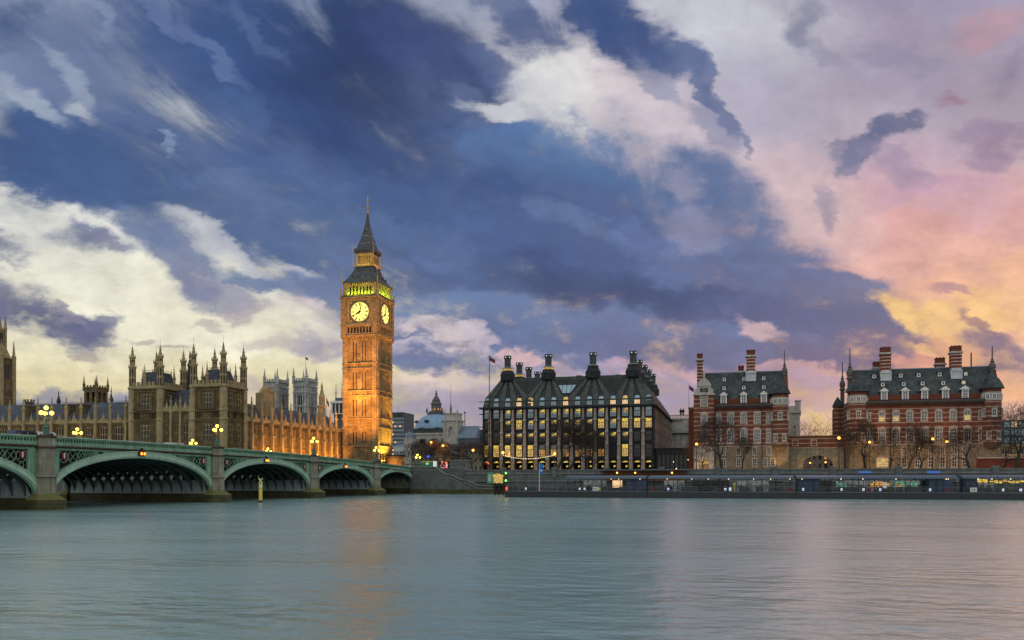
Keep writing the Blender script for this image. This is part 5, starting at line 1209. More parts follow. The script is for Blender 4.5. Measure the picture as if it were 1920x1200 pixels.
# glazed trapezoid between the middle turrets
gz = MB(); (yt, ztt), (yb_, zbb) = on_roof(.62), on_roof(.2)
ua, ub_, uc, ud = U(1047.5, yt), U(1081, yt), U(1070, yb_), U(1055, yb_)
gz.add([(ua, yt-.35, ztt), (ub_, yt-.35, ztt), (uc, yb_-.35, zbb), (ud, yb_-.35, zbb)], [(3,2,1,0)], 0)
um = (ua+ub_)/2; gz.add([(um-1.5, yt-.4, ztt-.3), (um+1.4, yt-.4, ztt-.3), (um+1.2, yb_-.4+1.2, zbb+1.6), (um-1.3, yb_-.4+1.2, zbb+1.6)], [(3,2,1,0)], 1)
for q in (-1.6, 0, 1.6): gz.tube((um+q, yt-.42, ztt), (um+q*.9, yb_-.42, zbb), .07, .07, 4, 2)
gz.tube((ua, yt-.4, ztt), (ub_, yt-.4, ztt), .1, .1, 4, 2)
gz.build('roof_light', [MT['glass_bl'], MT['cream'], MT['bronze']], ob)
# chimneys
def chimney_mesh(lit):
    mb = MB(); mb.lathe(0, 0, [(2.6, 38.6), (2.6, 40.6), (2.7, 40.7), (1.9, 42.2)], 12, 1); mb.lathe(0, 0, [(1.85, 42.2), (1.85, 42.8)], 12, 2 if lit else 1)
    mb.lathe(0, 0, [(2.05, 42.8), (1.8, 43.0), (1.2, 43.45)], 12, 3); mb.lathe(0, 0, [(1.12, 43.4), (1.15, 46.3), (1.38, 46.4), (1.38, 47.3), (1.3, 47.45)], 12, 0)
    for k in range(12):
        a = 2*pi*k/12+pi/12; 
        if k % 2: continue
        mb.add([(1.40*cos(a)-.22*-sin(a)*s_*0 + (-.2*s_)*sin(a)*-1, 1.40*sin(a) + (-.2*s_)*cos(a), z) for s_, z in ((-1, 46.65), (1, 46.65), (1, 47.0), (-1, 47.0))], [(0,1,2,3)], 4)  # glowing patches drawn as the bright holes of the cap
    return mesh_of(mb, 'chimney', [MT['roofbz'], MT['bronze'], MT.setdefault('chband', lit_room('chimney_band_light', col(235, 190, 70), .85, col(120, 80, 30), 0, 1.5)), MT['roofgr'], MT['whitel']])
cl_, cd_ = chimney_mesh(True), chimney_mesh(False)
def chpos(px, py, z=47.3):
    D = FPX*(z-CH)/(900-py); t_ = (px-960)/FPX; return (CU + D*(-ST + t_*CT), CV + D*(CT + t_*ST))
for (px, lit) in ((951.9, 1), (1028.3, 1), (1111.9, 0), (1187.3, 0)): inst(cl_ if lit else cd_, ob, (U(px, VO+6.5), VO+6.5, 0), name='chimney')
for px, py, lit in ((973.8, 681, 1), (991.5, 689.6, 0), (1007.5, 698, 0), (1086, 705, 0), (1159.5, 703.5, 0)):
    x, y = chpos(px, py); inst(cl_ if lit else cd_, ob, (x, y, 0), name='chimney')
for k, px in enumerate((1198.3, 1208, 1216, 1224)):
    x, y = chpos(px, (676, 685.5, 694, 702)[k]); inst(cd_, ob, (min(x, OU1-5.5), y, 0), name='chimney')

# low dark glazed station pavilion right of the office block
pvn = thing('glazed_pavilion', 'low dark glazed pavilion between the office block and the brick building', 'building', (75, 45, LAND))
mb = MB(); x0, x1 = U(1229, 40), U(1299, 40); mb.box(x0, x1, 40, 60, 12.6, 14.3, 0); mb.box(x0, x1, 42, 60, LAND, 12.6, 1)
for k in range(9): x = x0+.3+(x1-x0-.6)*k/8; mb.box(x-.12, x+.12, 40.1, 40.4, LAND, 12.6, 0)
for k in range(12): x = x0+.5+(x1-x0-1)*k/11; mb.box(x-.03, x+.03, 39.93, 39.995, 12.7, 14.2, 2)
mb.build('wall', [MT['bronze'], MT['glass_dk'], MT['roofbz']], pvn)
mb = MB(); mb.box(x0-.3, x1+.2, 39.6, 60.3, 14.3, 14.6); mb.build('roof', MT['bronze'], pvn)
for i, (px, py) in enumerate(((1263, 866), (1268, 879), (1290, 862))):
    mb = MB(); x = U(px, 41.5); mb.ball((x, 41.5, Z(px, py, 41.5)), .16, 6, 4); mb.build('ceiling_lamp', MT['bulb'], pvn)
flagpole('flagpole', 'tall dark flagpole with red and blue flag at the left corner of the office block', 917.5, 36.5, LAND, Z(917.5, 668, 36.5), [MT['flag_red'], MT['flag_blue']], 2.0, 1.3, .22, .9)
# ------------------------------------------------------------------ banded brick buildings
VB = 38.0
def sash(w_, h_, arch=False, fr='white', pane='glass', nx=2, nz=3, surround=True, lit=None):
    mb = MB(); mb.box(-w_/2, w_/2, .2, .24, 0, h_, 1)
    if lit: mb.box(-w_/2, w_/2, .17, .199, 0, h_*.55 if lit == 'half' else h_, 2)
    t_ = .06
    for k in range(nx+1): x = -w_/2+w_*k/nx; q = .09 if k in (0, nx) else t_*.6; mb.box(x-q, x+q, .06, .168, 0, h_, 0)
    for k in range(nz+1): z = h_*k/nz; q = .09 if k in (0, nz) else t_*.6; mb.box(-w_/2, w_/2, .08, .166, z-q, z+q, 0)
    if surround:
        mb.box(-w_/2-.2, -w_/2-.001, -.07, .1, -.2, h_+.1, 3); mb.box(w_/2+.001, w_/2+.2, -.07, .1, -.2, h_+.1, 3); mb.box(-w_/2-.4, w_/2+.4, -.22, .1, -.42, -.21, 3)
        if arch:
            n_ = 8
            for k in range(n_):
                a, e = pi*k/n_, pi*(k+1)/n_; r0, r1 = w_/2, w_/2+.34
                mb.add([(-r0*cos(a), -.08, h_+.1+r0*.5*sin(a)), (-r0*cos(e), -.08, h_+.1+r0*.5*sin(e)), (-r1*cos(e), -.08, h_+.1+r1*.65*sin(e)), (-r1*cos(a), -.08, h_+.1+r1*.65*sin(a))], [(0,1,2,3)], 3)
            mb.add([(-w_/2*cos(pi*k/n_), -.03, h_+.1+w_/4*sin(pi*k/n_)) for k in range(n_+1)], [tuple(range(n_+1))], 3)
        else: mb.box(-w_/2-.3, w_/2+.3, -.09, .1, h_+.1, h_+.36, 3)
    return mesh_of(mb, 'window', [MT[fr], MT[pane], MT['warm'], MT['whitest']])
def dormer_mesh():
    mb = MB(); mb.box(-.95, .95, 0, 3.4, 0, 2.6, 1); mb.box(-.95, -.62, -.1, -.005, 0, 2.6, 0); mb.box(.62, .95, -.1, -.005, 0, 2.6, 0); mb.box(-.62, .62, -.1, -.005, 2.35, 2.6, 0)
    mb.box(-.62, .62, -.05, -.01, 0, 2.35, 2); mb.box(-.05, .05, -.09, -.051, 0, 2.35, 0)
    for z in (.75, 1.5): mb.box(-.62, .62, -.085, -.052, z-.04, z+.04, 0)
    mb.prism([(-1.4, 2.6), (1.4, 2.6), (0, 3.7)], 'y', -.35, 3.4, 0); return mesh_of(mb, 'dormer', [MT['white'], MT['slate'], MT['glass']])
def small_dormer_mesh(lit=False):
    mb = MB(); mb.box(-.5, .5, 0, 1.6, 0, 1.15, 1); mb.box(-.52, -.26, -.1, -.004, 0, 1.15, 0); mb.box(.26, .52, -.1, -.004, 0, 1.15, 0); mb.box(-.26, .26, -.1, -.004, .86, 1.15, 0); mb.box(-.26, .26, -.1, -.004, 0, .24, 0)
    mb.box(-.26, .26, -.05, -.01, .24, .86, 2); mb.box(-.75, .75, -.3, 1.8, 1.16, 1.3, 1); return mesh_of(mb, 'small_dormer', [MT['white'], MT['slate'], MT['warm' if lit else 'glass_dk']])
DM, SD, SDL = dormer_mesh(), small_dormer_mesh(), small_dormer_mesh(True)
def aedicule(root, u_, y, z0, w_, h_):
    mb = MB(); mb.box(u_-w_/2, u_+w_/2, y, y+2.6, z0, z0+h_*.72); n_ = 8
    mb.prism([(u_-w_/2*cos(pi*k/n_), z0+h_*.72+w_*.27*sin(pi*k/n_)) for k in range(n_+1)], 'y', y, y+1.5)
    mb.box(u_-w_/2-.15, u_-w_/2+.25, y-.15, y-.003, z0, z0+h_*.7); mb.box(u_+w_/2-.25, u_+w_/2+.15, y-.15, y-.003, z0, z0+h_*.7); mb.box(u_-w_/2-.25, u_+w_/2+.25, y-.25, y-.003, z0+h_*.66, z0+h_*.74); mb.box(u_-w_/2-.1, u_+w_/2+.1, y-.2, y-.003, z0-.25, z0)
    mb.build('chimney_niche', MT.setdefault('palest', mat('pale_niche_stone', (.50, .54, .57), .8, .25, .8)), root)
def stack(root, x0, x1, y0, y1, z0, z1):
    mb = MB(); mb.box(x0, x1, y0, y1, z0, z1-2.2, 0)
    for k in range(3): x = x0+(x1-x0)*(k+.5)/3; mb.box(x-.12, x+.12, y0-.1, y0-.003, z0, z1-2.3, 0)
    mb.box(x0-.35, x1+.35, y0-.35, y1+.35, z1-2.2, z1-1.85, 1); mb.box(x0-.18, x1+.18, y0-.18, y1+.18, z1-1.85, z1-1.6, 1); mb.box(x0+.05, x1-.05, y0+.05, y1-.05, z1-1.6, z1-.25, 2); mb.box(x0-.05, x1+.05, y0-.05, y1+.05, z1-.25, z1, 2)
    n_ = max(2, int((x1-x0)/.7))
    for k in range(n_): mb.lathe(x0+.4+(x1-x0-.8)*k/max(n_-1, 1), (y0+y1)/2, [(.16, z1), (.14, z1+.45)], 6, 2)
    return mb.build('chimney_stack', [MT['stack'], MT['whitest'], MT['brickp']], root)
def rturret(root, cu, cy, r, zb, cone_h=4.0, corbel=True, lit=None, vent=True):
    tb = MB(); n_ = 20
    pr = [(.6, zb-2.2), (1.3, zb-1.6), (1.5, zb-1.5), (r*.85, zb-.6), (r, zb-.3)] if corbel else [(r, LAND), (r, zb)]
    tb.lathe(cu, cy, pr, n_, 2); tb.lathe(cu, cy, [(r, zb-.29 if corbel else zb), (r, 27.6)], n_, 0)
    tb.lathe(cu, cy, [(r+.08, 27.6), (r+.08, 29.9)], n_, 1); tb.lathe(cu, cy, [(r-.02, 29.9), (r-.02, 31.3)], n_, 0)
    for z in (22.9+.0, 15.3): tb.lathe(cu, cy, [(r+.02, z), (r+.1, z+.03), (r+.1, z+.25), (r+.02, z+.28)], n_, 1)
    t_ = tb.build('turret', [MT['brick'], MT['whitest'], MT['granite_y']], root)
    rc = MB(); rc.lathe(cu, cy, [(r+.85, 31.2), (r+.65, 31.6), (r+.1, 32.8), (r*.72, 34.2), (r*.3, 35.2), (.15, 31.3+cone_h+1.2)], n_, 0, smooth=False)
    rc.lathe(cu, cy, [(.62, 34.9), (.05, 36.1)], 8, 1); rc.build('turret_roof', [MT['slate'], MT['lead']], t_)
    wm = sash(1.0, 1.35, False, nx=2, nz=2, surround=False, pane='glass_dk'); wm2 = sash(1.05, 2.0, False, nx=2, nz=2, pane='glass_dk')
    for a in range(-3, 4):
        an = -pi/2 + a*.62
        inst(wm, t_, (cu+(r+.32)*cos(an), cy+(r+.32)*sin(an), 28.1), an+pi/2, (1, -.2 if False else 1, 1), name='window')
    g_ = MB()
    for a, z0_, h_ in ((0, 23.0, 2.0), (-.5, 16.3, 2.1), (.45, 16.3, 2.1), (1.1, 23, 2), (-1.1, 23, 2)):
        an = -pi/2 + a; inst(wm2, t_, (cu+(r+.26)*cos(an), cy+(r+.26)*sin(an), z0_), an+pi/2, name='window')
    return t_
def tspire(root, x, y, z0, z1, r):
    mb = MB(); h = z1-z0
    mb.lathe(x, y, [(r, z0-8), (r, z0), (r*1.5, z0+.2), (r*1.5, z0+.5), (r*1.1, z0+.7), (r*1.1, z0+h*.14), (r*1.45, z0+h*.15), (r*1.35, z0+h*.26), (r*.6, z0+h*.38), (r*.9, z0+h*.41), (r*.45, z0+h*.45), (r*.55, z0+h*.5), (r*.3, z0+h*.52), (r*.2, z1-.3), (r*.3, z1-.2), (.03, z1)], 8, 0)
    mb.build('gable_spire', MT.setdefault('darkst', mat('weathered_dark_stone', (.13, .12, .11), .9, .4, .8)), root)
def brick_block(label, u0, u1, vd, zr, spec_):
    """walls, slate roof, cornice and windows of one banded block; spec_ lists everything by photo column"""
    r = thing('brick_building', label, 'brick building', ((u0+u1)/2, VB+vd/2, LAND))
    ZW, ZG = 28.2, 14.7
    hs = []; pl = []
    for px, z0_, w_, h_, kind in spec_['win']:
        c = U(px, VB); hs.append((c-w_/2, c+w_/2, z0_, z0_+h_)); pl.append((c, z0_, w_, h_, kind))
    gr = [h for h in hs if h[3] < ZG]; br = [h for h in hs if h[2] > ZG]
    wl = MB(); wl.wall(u0, u1, ZG, ZW, VB, br, .22, 0); wl.wall(u0, u1, LAND, ZG, VB-.3, gr, .22+.3, 1); wl.box(u0-.05, u1+.05, VB-.45, VB-.003, ZG-.004, ZG+.3, 2)
    for x, s_ in ((u0, 1), (u1, -1)):
        wl.add([(x, VB, ZG), (x, VB+vd, ZG), (x, VB+vd, ZW), (x, VB, ZW)], [(0,1,2,3)], 0); wl.add([(x, VB-.3, LAND), (x, VB+vd, LAND), (x, VB+vd, ZG), (x, VB-.3, ZG)], [(0,1,2,3)], 1)
    wl.add([(u0, VB+vd, LAND), (u1, VB+vd, LAND), (u1, VB+vd, ZW), (u0, VB+vd, ZW)], [(0,1,2,3)], 0)
    wl.box(u0+.1, u1-.1, VB+.25, VB+.6, ZW+.3, 30.0, 3)
    wl.build('wall', [MT['brick'], MT['granite_y'], MT['whitest'], MT['brickp']], r)
    cn = MB(); cn.box(spec_['cor'][0], spec_['cor'][1], VB-1.0, VB+.3, 27.3, 27.6); cn.box(spec_['cor'][0], spec_['cor'][1], VB-1.3, VB+.3, 27.6, 28.25)
    x = spec_['cor'][0]+.2
    while x < spec_['cor'][1]-.4: cn.box(x, x+.25, VB-.95, VB-.02, 26.9, 27.295); x += .7
    cn.build('cornice', MT.setdefault('soot', mat('sooty_cornice', (.09, .08, .075), .9, .3, 1)), r)
    # roof with raised ridge
    ys = VB+vd*.5
    rf = MB(); x0, x1 = spec_['roof']
    rf.add([(x0, VB+.65, 29.7), (x1, VB+.65, 29.7), (x1, ys, zr), (x0, ys, zr), (x1, VB+vd, 29.7), (x0, VB+vd, 29.7)], [(0,1,2,3), (3,2,4,5)], 0)
    rf.box(x0, x1, ys-.2, ys+.2, zr-.1, zr+.25, 1); rf.build('roof', [MT['slate'], MT['leaf_blue']], r)
    gb = MB()
    for x in (x0, x1): gb.prism([(VB+.3, 28.2), (VB+vd-.3, 28.2), (ys+.35, zr+.7), (ys-.35, zr+.7)], 'x', x-.35, x+.35, 0)
    gb.build('gable_wall', MT['brickp'], r)
    cache = {}
    for c, z0_, w_, h_, k in pl:
        key = (w_, h_, k)
        if key not in cache:
            g_ = z0_ < ZG
            cache[key] = sash(w_, h_, k in ('arch', 'archlit', 'archhalf'), pane='glass' if not g_ else 'glass_dk', nx=3 if w_ > 1.6 else 2, nz=4 if h_ > 3.2 else 3, lit={'archlit': 'half', 'archhalf': 'half', 'lit': 'full', 'bow': 'full'}.get(k))
        inst(cache[key], r, (c, VB if z0_ > ZG else VB-.3, z0_), name='window')
        if k == 'arch' and z0_ < 17:    # relieving arch over the tall windows
            pass
    ya = lambda z: VB+.65 + (z-29.7)/(zr-29.7)*(vd*.5-.65)
    for px in spec_['dorm']: inst(DM, r, (U(px, VB), VB+.1, 28.6), name='dormer')
    for px, z, lit in spec_['small']: c = U(px, VB+3); inst(SDL if lit else SD, r, (c, ya(z)-.05, z), name='small_dormer')
    for px in spec_['pipe']:
        c = U(px, VB-.5); mb = MB(); mb.tube((c, VB-.5, LAND), (c, VB-.5, 27.3), .09, .09, 6); mb.box(c-.25, c+.25, VB-.7, VB-.3, 26.6, 27.3); mb.build('drainpipe', MT['dark'], r)
    return r
# south block
W1 = []
for px in (1320.2, 1369.9, 1394.4, 1419.8): W1.append((px, 22.2, 1.7, 2.9, 'arch'))
W1.append((1347.8, 22.2, 1.2, 2.8, 'sq')); W1.append((1441.6, 22.2, 1.2, 2.7, 'sq'))
for px in (1320.2, 1369.9, 1394.4, 1419.8): W1.append((px, 15.9, 1.9, 4.0, 'arch'))
W1 += [(1347.8, 15.9, 1.2, 4.2, 'sq'), (1441.6, 15.9, 1.2, 4.2, 'sq')]
for px in (1356.5, 1385, 1415, 1441.6): W1.append((px, 12.2, 1.1, 2.0, 'sq'))
for px in (1356.5, 1385, 1415, 1434.5, 1449): W1.append((px, 8.5, 1.2, 2.3, 'sq'))
SU0, SU1 = U(1300, VB), U(1478, VB)
nb = brick_block('smaller red brick block with white bands, nearer the bronze office block', SU0, SU1, 18, 39.4,
    dict(win=W1, cor=(U(1341, VB), SU1-4.6), roof=(U(1317, VB+9), U(1474, VB+9)), dorm=(1356.8, 1394.3, 1432.2), small=[(p, 33.3, 0) for p in (1357.5, 1394.7, 1432.3)] + [(p, 36.5, 0) for p in (1358, 1395, 1432.5)], pipe=(1340.5, 1429)))
stack(nb, U(1307, VB+6), U(1317.5, VB+6), VB+5, VB+7.5, 29, Z(1312, 664, VB+6)); stack(nb, U(1399.8, VB+6.5), U(1416, VB+6.5), VB+6, VB+9, 36, Z(1408, 657, VB+7)); stack(nb, U(1384, VB+10), U(1395, VB+10), VB+9, VB+11, 38, 41.6)
aedicule(nb, U(1408, VB+5.6), VB+5.6, 36.4, 2.9, 3.4)
rturret(nb, SU1-2.55, VB+.4, 2.55, 15.0)
tspire(nb, U(1471, VB+7), VB+7, 37.6, Z(1471, 656, VB+7), .55)
# left bay with the stone dutch gable
bay = MB(); b0, b1 = U(1301, VB-.9), U(1339, VB-.9); cu = (b0+b1)/2
bay.wall(b0, b1, 14.7, 31.3, VB-.9, [(cu-1.0, cu+1.0, 28.0, 30.7), (cu-.9, cu+.9, 22.2, 25.0), (cu-.9, cu+.9, 15.9, 19.9)], .3, 0); bay.wall(b0, b1, LAND, 14.7, VB-1.1, [(cu-1.6, cu+1.6, LAND, 10.6)], .9, 1)
for x in (b0, b1): bay.add([(x, VB-.9, LAND), (x, VB+1.2, LAND), (x, VB+1.2, 31.3), (x, VB-.9, 31.3)], [(0,1,2,3)], 0)
bay.arch(cu-1.6, cu+1.6, 10.6, 9.2, 10.5, VB-1.11, VB-.3, 1)
bay.box(b0-.2, b1+.2, VB-1.2, VB-.5, 14.7, 15.0, 1); bay.box(b0-.3, b1+.3, VB-1.3, VB, 31.3, 31.7, 1)
gp = [(b0+.2, 31.7), (b1-.2, 31.7), (b1-.3, 33.2), (b1-1.0, 33.6), (b1-1.1, 34.9), (cu+1.4, 35.9), (cu+.7, 36.6), (cu-.7, 36.6), (cu-1.4, 35.9), (b0+1.1, 34.9), (b0+1.0, 33.6), (b0+.3, 33.2)]
bay.prism(gp, 'y', VB-1.0, VB+.6, 1); bay.box(cu-1.3, cu+1.3, VB-1.08, VB-1.003, 32.3, 33.6, 2); bay.box(cu-.05, cu+.05, VB-1.12, VB-1.085, 32.3, 33.6, 1); bay.box(b0+.9, b1-.9, VB-1.25, VB-1.003, 34.2, 34.5, 1)
bay.lathe(cu, VB-.2, [(.3, 36.5), (.3, 38), (.4, 38.1), (.1, 38.6), (.03, 40.3)], 6, 1)
bay.box(cu-1.55, cu+1.55, VB-.35, VB-.3, 9.2, 10.4, 3)
bay.build('gabled_bay', [MT['brick'], MT['whitest'], MT['glass_dk'], MT['warm']], nb)
for z, w_, h_, a in ((28.0, 2.0, 2.7, False), (22.2, 1.8, 2.8, True), (15.9, 1.8, 4.0, True)): inst(sash(w_, h_, a, nx=3, nz=3), nb, (cu, VB-.9, z), name='window')
for px in (1313, 1323.5): inst(sash(1.0, 2.0, False, nx=2, nz=2), nb, (U(px, VB-1.1), VB-1.12, 12.1), name='window')
flagpole('flagpole', 'slim flagpole with small drooping flag at the left end of the smaller brick block', 1291.5, VB+1, 26, Z(1291.5, 721, VB+1), [MT['flag_red'], MT['flag_blue']], 1.5, 1.3, .08, .9)
wg2 = MB(); wg2.box(U(1291, VB+1.5), SU0-.02, VB+1.5, VB+10, LAND, 27.4, 0); wg2.box(U(1291, VB+1.5)-.2, SU0-.02, VB+1.3, VB+10.2, 27.4, 27.8, 1); wg2.build('side_wing', [MT['brickp'], MT['whitest']], nb)

# north block
W2 = []
for px, k in ((1653.6, 'archlit'), (1680, 'archlit'), (1706, 'arch'), (1733, 'arch'), (1760, 'arch'), (1787, 'arch'), (1814, 'archhalf')): W2.append((px, 22.0, 1.6, 2.7, k))
W2 += [(1840, 22.3, 1.2, 2.3, 'sq'), (1628, 22.3, 1.2, 2.3, 'sq')]
for px in (1629, 1680, 1706.5, 1733.5, 1760, 1787, 1814): W2.append((px, 15.6, 1.9, 3.9, 'arch'))
W2 += [(1840, 15.6, 1.2, 3.7, 'sq'), (1654, 15.6, 1.9, 3.9, 'arch')]
for px in (1695, 1720, 1745, 1767, 1789, 1809): W2.append((px, 11.9, 1.2, 2.1, 'sq')); W2.append((px, 8.0, 1.3, 2.9, 'sq'))
W2 += [(1599, 11.9, 1.3, 2.0, 'sq'), (1654, 8.2, 3.2, 2.6, 'lit')]
NU0, NU1 = U(1590, VB), U(1878, VB)
nn = brick_block('larger red brick block with white bands and two striped chimneys, behind the bare plane trees', NU0, NU1, 18, 38.8,
    dict(win=W2, cor=(NU0+4.4, NU1-4.4), roof=(U(1596, VB+9), U(1861, VB+9)), dorm=(1658, 1697.5, 1734, 1773, 1810), small=[(p, 33.1, p > 1800) for p in (1655.8, 1695.3, 1730.8, 1769.5, 1807.8)] + [(p, 36.0, p > 1800) for p in (1642.4, 1693, 1726.8, 1766.8, 1816.3)], pipe=(1669.5, 1798)))
stack(nn, U(1651.5, VB+6.5), U(1670, VB+6.5), VB+5.8, VB+9, 35.5, Z(1660, 651.5, VB+6.5)); stack(nn, U(1783, VB+6.5), U(1802.5, VB+6.5), VB+5.8, VB+9, 35.5, Z(1793, 649, VB+6.5))
stack(nn, U(1637, VB+11), U(1650, VB+11), VB+10, VB+12.5, 37, 41.6); stack(nn, U(1754, VB+11), U(1771, VB+11), VB+10, VB+12.5, 37, 42.2)
aedicule(nn, U(1661, VB+5.5), VB+5.4, 35.2, 2.9, 3.3); aedicule(nn, U(1793.5, VB+5.5), VB+5.4, 35.2, 2.9, 3.3)
rturret(nn, NU0+2.7, VB+.3, 2.75, 15.0, corbel=False); rturret(nn, NU1-2.55, VB+.4, 2.6, 15.0)
tspire(nn, U(1593.5, VB+7), VB+7, 35.8, Z(1593.5, 654, VB+7), .75); tspire(nn, U(1860.5, VB+7), VB+7, 37.0, Z(1860.5, 649, VB+7), .75); tspire(nn, U(1579.5, VB+18), VB+18, 33.5, Z(1579.5, 678, VB+18), .65)
mb = MB(); u_ = U(1821, VB+9); mb.tube((u_, VB+9, 38.5), (u_, VB+9, 43.3), .22, .2, 6); mb.build('flue_pipe', MT['brickp'], nn)
mb = MB(); mb.box(NU0-2.2, NU0+.2, VB+13, VB+22, LAND, 27.5, 0); mb.lathe(NU0-1.4, VB+14, [(1.4, LAND), (1.4, 27.8)], 14, 0); mb.lathe(NU0-1.4, VB+14, [(1.8, 27.8), (1.1, 29.4), (.2, 31)], 14, 1); mb.build('rear_turret', [MT['brick'], MT['slate']], nn)

# link building with the carriage arch
lk = thing('gatehouse_link', 'low dark brick and stone link with a wide carriage arch between the brick blocks', 'building', (118, 46, LAND))
l0, l1 = SU1+.3, NU0-.4; a0, a1 = U(1506, 44), U(1562, 44)
mb = MB(); mb.wall(l0, l1, LAND, 14.0, 44, [(a0, a1, LAND, 12.0)], 1.5, 1); mb.arch(a0, a1, 12.0, 9.0, 11.9, 43.99, 45.5, 1); mb.wall(l0, l1, 14.0, 18.0, 44, [], .5, 0); mb.box(l0, l1, 43.7, 47, 18.0, 18.3, 1); mb.box(l0, l1, 43.8, 43.997, 14, 14.25, 1)
mb.box(l0, l1, 46.5, 47, 12.2, 18, 0); mb.build('wall', [MT['brick'], MT['granite']], lk)
for px in (1491, 1526): inst(sash(1.4, 1.3, False, nx=3, nz=2, lit='full'), lk, (U(px, 44), 44, 15.3), name='window')
# ------------------------------------------------------------------ city behind
def block(name, label, cat, px0, px1, v, z0, z1, dep, mt, win=None, wm='glass_dk', lit=0.0, litm='warm', roofz=None, roofm=None, group=None, floors=None):
    u0, u1 = U(px0, v), U(px1, v); r = thing(name, label, cat, ((u0+u1)/2, v+dep/2, z0), group)
    hs = []
    if win:
        nx, zs_, ww, hh = win; st = (u1-u0)/nx
        for z in zs_:
            for k in range(nx): c = u0+st*(k+.5); hs.append((c-st*ww/2, c+st*ww/2, z, z+hh))
    mb = MB(); mb.wall(u0, u1, z0, z1, v, hs, .4)
    T = TN(u1, 0); mb.T = T; mb.wall(v, v+dep, z0, z1, 0, [], .3); mb.T = None
    mb.add([(u0, v, z0), (u0, v+dep, z0), (u0, v+dep, z1), (u0, v, z1)], [(0,1,2,3)]); mb.add([(u0, v, z1), (u1, v, z1), (u1, v+dep, z1), (u0, v+dep, z1)], [(0,1,2,3)]); mb.box(u0-.25, u1+.25, v-.25, v-.003, z1-.4, z1+.15)
    mb.build('wall', MT[mt], r)
    if hs:
        rng = random.Random(int(px0)); ms_ = [None, None]
        for h in hs:
            k = 1 if rng.random() < lit else 0
            if ms_[k] is None:
                w_ = MB(); a, e = (h[1]-h[0])/2, h[3]-h[2]; w_.add([(-a, .35, 0), (a, .35, 0), (a, .35, e), (-a, .35, e)], [(0,1,2,3)]); w_.box(-.06, .06, .28, .345, 0, e, 1); ms_[k] = mesh_of(w_, 'window', [MT[litm] if k else MT[wm], MT[mt]])
            inst(ms_[k], r, ((h[0]+h[1])/2, v, h[2]), name='window')
    if roofz:
        mb = MB(); mb.add([(u0-.3, v-.3, z1+.16), (u1+.3, v-.3, z1+.16), (u1+.3, v+dep*.5, roofz), (u0-.3, v+dep*.5, roofz), (u1+.3, v+dep, z1+.16), (u0-.3, v+dep, z1+.16)], [(0,1,2,3), (3,2,4,5), (1,4,2), (0,3,5)]); mb.build('roof', MT[roofm], r)
    return r
tw = block('office_tower', 'grey slab office tower with lit window bands right of the clock tower', 'office building', 712, 757, 321, LAND, 52.5, 20, 'concrete', (10, [LAND+4+2.85*k for k in range(14)], .8, 1.3), 'glass_bl', .32, 'cream')
mb = MB(); u_ = U(747, 325); mb.tube((u_, 325, 52), (u_, 325, 57), .12, .06, 5); mb.build('mast', MT['rail'], tw)
mb = MB(); mb.box(U(714, 321), U(755.5, 321), 320.6, 321-.26, 49, 52); mb.build('plant_screen', MT['slate'], tw)
block('glass_offices', 'low white framed glass offices below the grey office tower', 'office building', 738, 770, 240, LAND, 24.5, 15, 'white', (6, [9, 12.5, 16, 19.5], .75, 2.1), 'glass_bl', .3, 'cream', 26.5, 'leaf_blue')
b_ = block('stone_annex', 'small pale stone block with a curved lead roof left of the dome', 'building', 757, 774, 200, LAND, 27.5, 14, 'whitest', (3, [17, 22], .4, 2.4))
mb = MB(); u_ = U(766, 205); mb.lathe(u_, 207, [(3, 27.6), (2.6, 29.5), (1.4, 31), (.1, 31.6)], 12); mb.build('lead_roof', MT['leaf_blue'], b_)
# domed hall
dh = thing('domed_hall', 'pale stone hall with a big blue lead dome and dark lantern', 'domed hall', (U(819, 215), 215, LAND))
vc = 222; uc = U(818, vc); s_ = 3.25
mb = MB(); mb.box(uc-13.5, uc+13.5, vc-13, vc+13, LAND, 29.8, 0); mb.box(uc-14, uc+14, vc-13.6, vc+13.6, 29.8, 30.8, 0)
for k in range(4): x = uc-10+k*6.6; mb.box(x-1.8, x+1.8, vc-13.3, vc-13.003, 20, 27.5, 2)
mb.lathe(uc, vc, [(13.2, 30.8), (13.2, 33.6), (13.8, 33.8)], 8, 1, pi/8); mb.build('wall', [MT['whitest'], MT['slate'], MT['glass_dk']], dh)
dm_ = MB(); dm_.lathe(uc, vc, [(13.0, 33.8), (12.6, 35.6), (11.4, 38.4), (9.4, 41), (7.0, 43), (4.6, 44.2)], 16, 0, pi/16); 
for a in (-pi/2-.15, -pi/2-1.0, -pi/2+.75): x, y = uc+11.5*cos(a), vc+11.5*sin(a); dm_.ball((x, y, 38.9), 1.5, 8, 5, 1, .7)
dm_.v = [(x, y, 33.4+(z-33.8)*.84) for x, y, z in dm_.v]; dm_.build('dome', [MT['lead'], MT['slate']], dh)
lt = MB(); lt.lathe(uc, vc, [(5.2, 44.2), (5.2, 45.4), (4.3, 45.6), (4.3, 46.6)], 8, 0, pi/8); lt.lathe(uc, vc, [(2.9, 46.6), (2.9, 51.5), (3.3, 51.7), (3.3, 52.3), (2.6, 53), (2.2, 54.5), (2.4, 54.7), (1.5, 56.5), (1.0, 57.8), (.4, 58.4), (.7, 59.2), (.7, 60), (.15, 60.5), (.45, 61.3), (.1, 62)], 8, 0, pi/8)
for k in range(8):
    a = 2*pi*k/8; lt.add([(uc+2.76*cos(a)-t_*sin(a)*.7, vc+2.76*sin(a)+t_*cos(a)*.7, z) for t_, z in ((-.6, 47.2), (.6, 47.2), (.6, 48.6), (0, 49.2), (-.6, 48.6))], [(0,1,2,3,4)], 1)
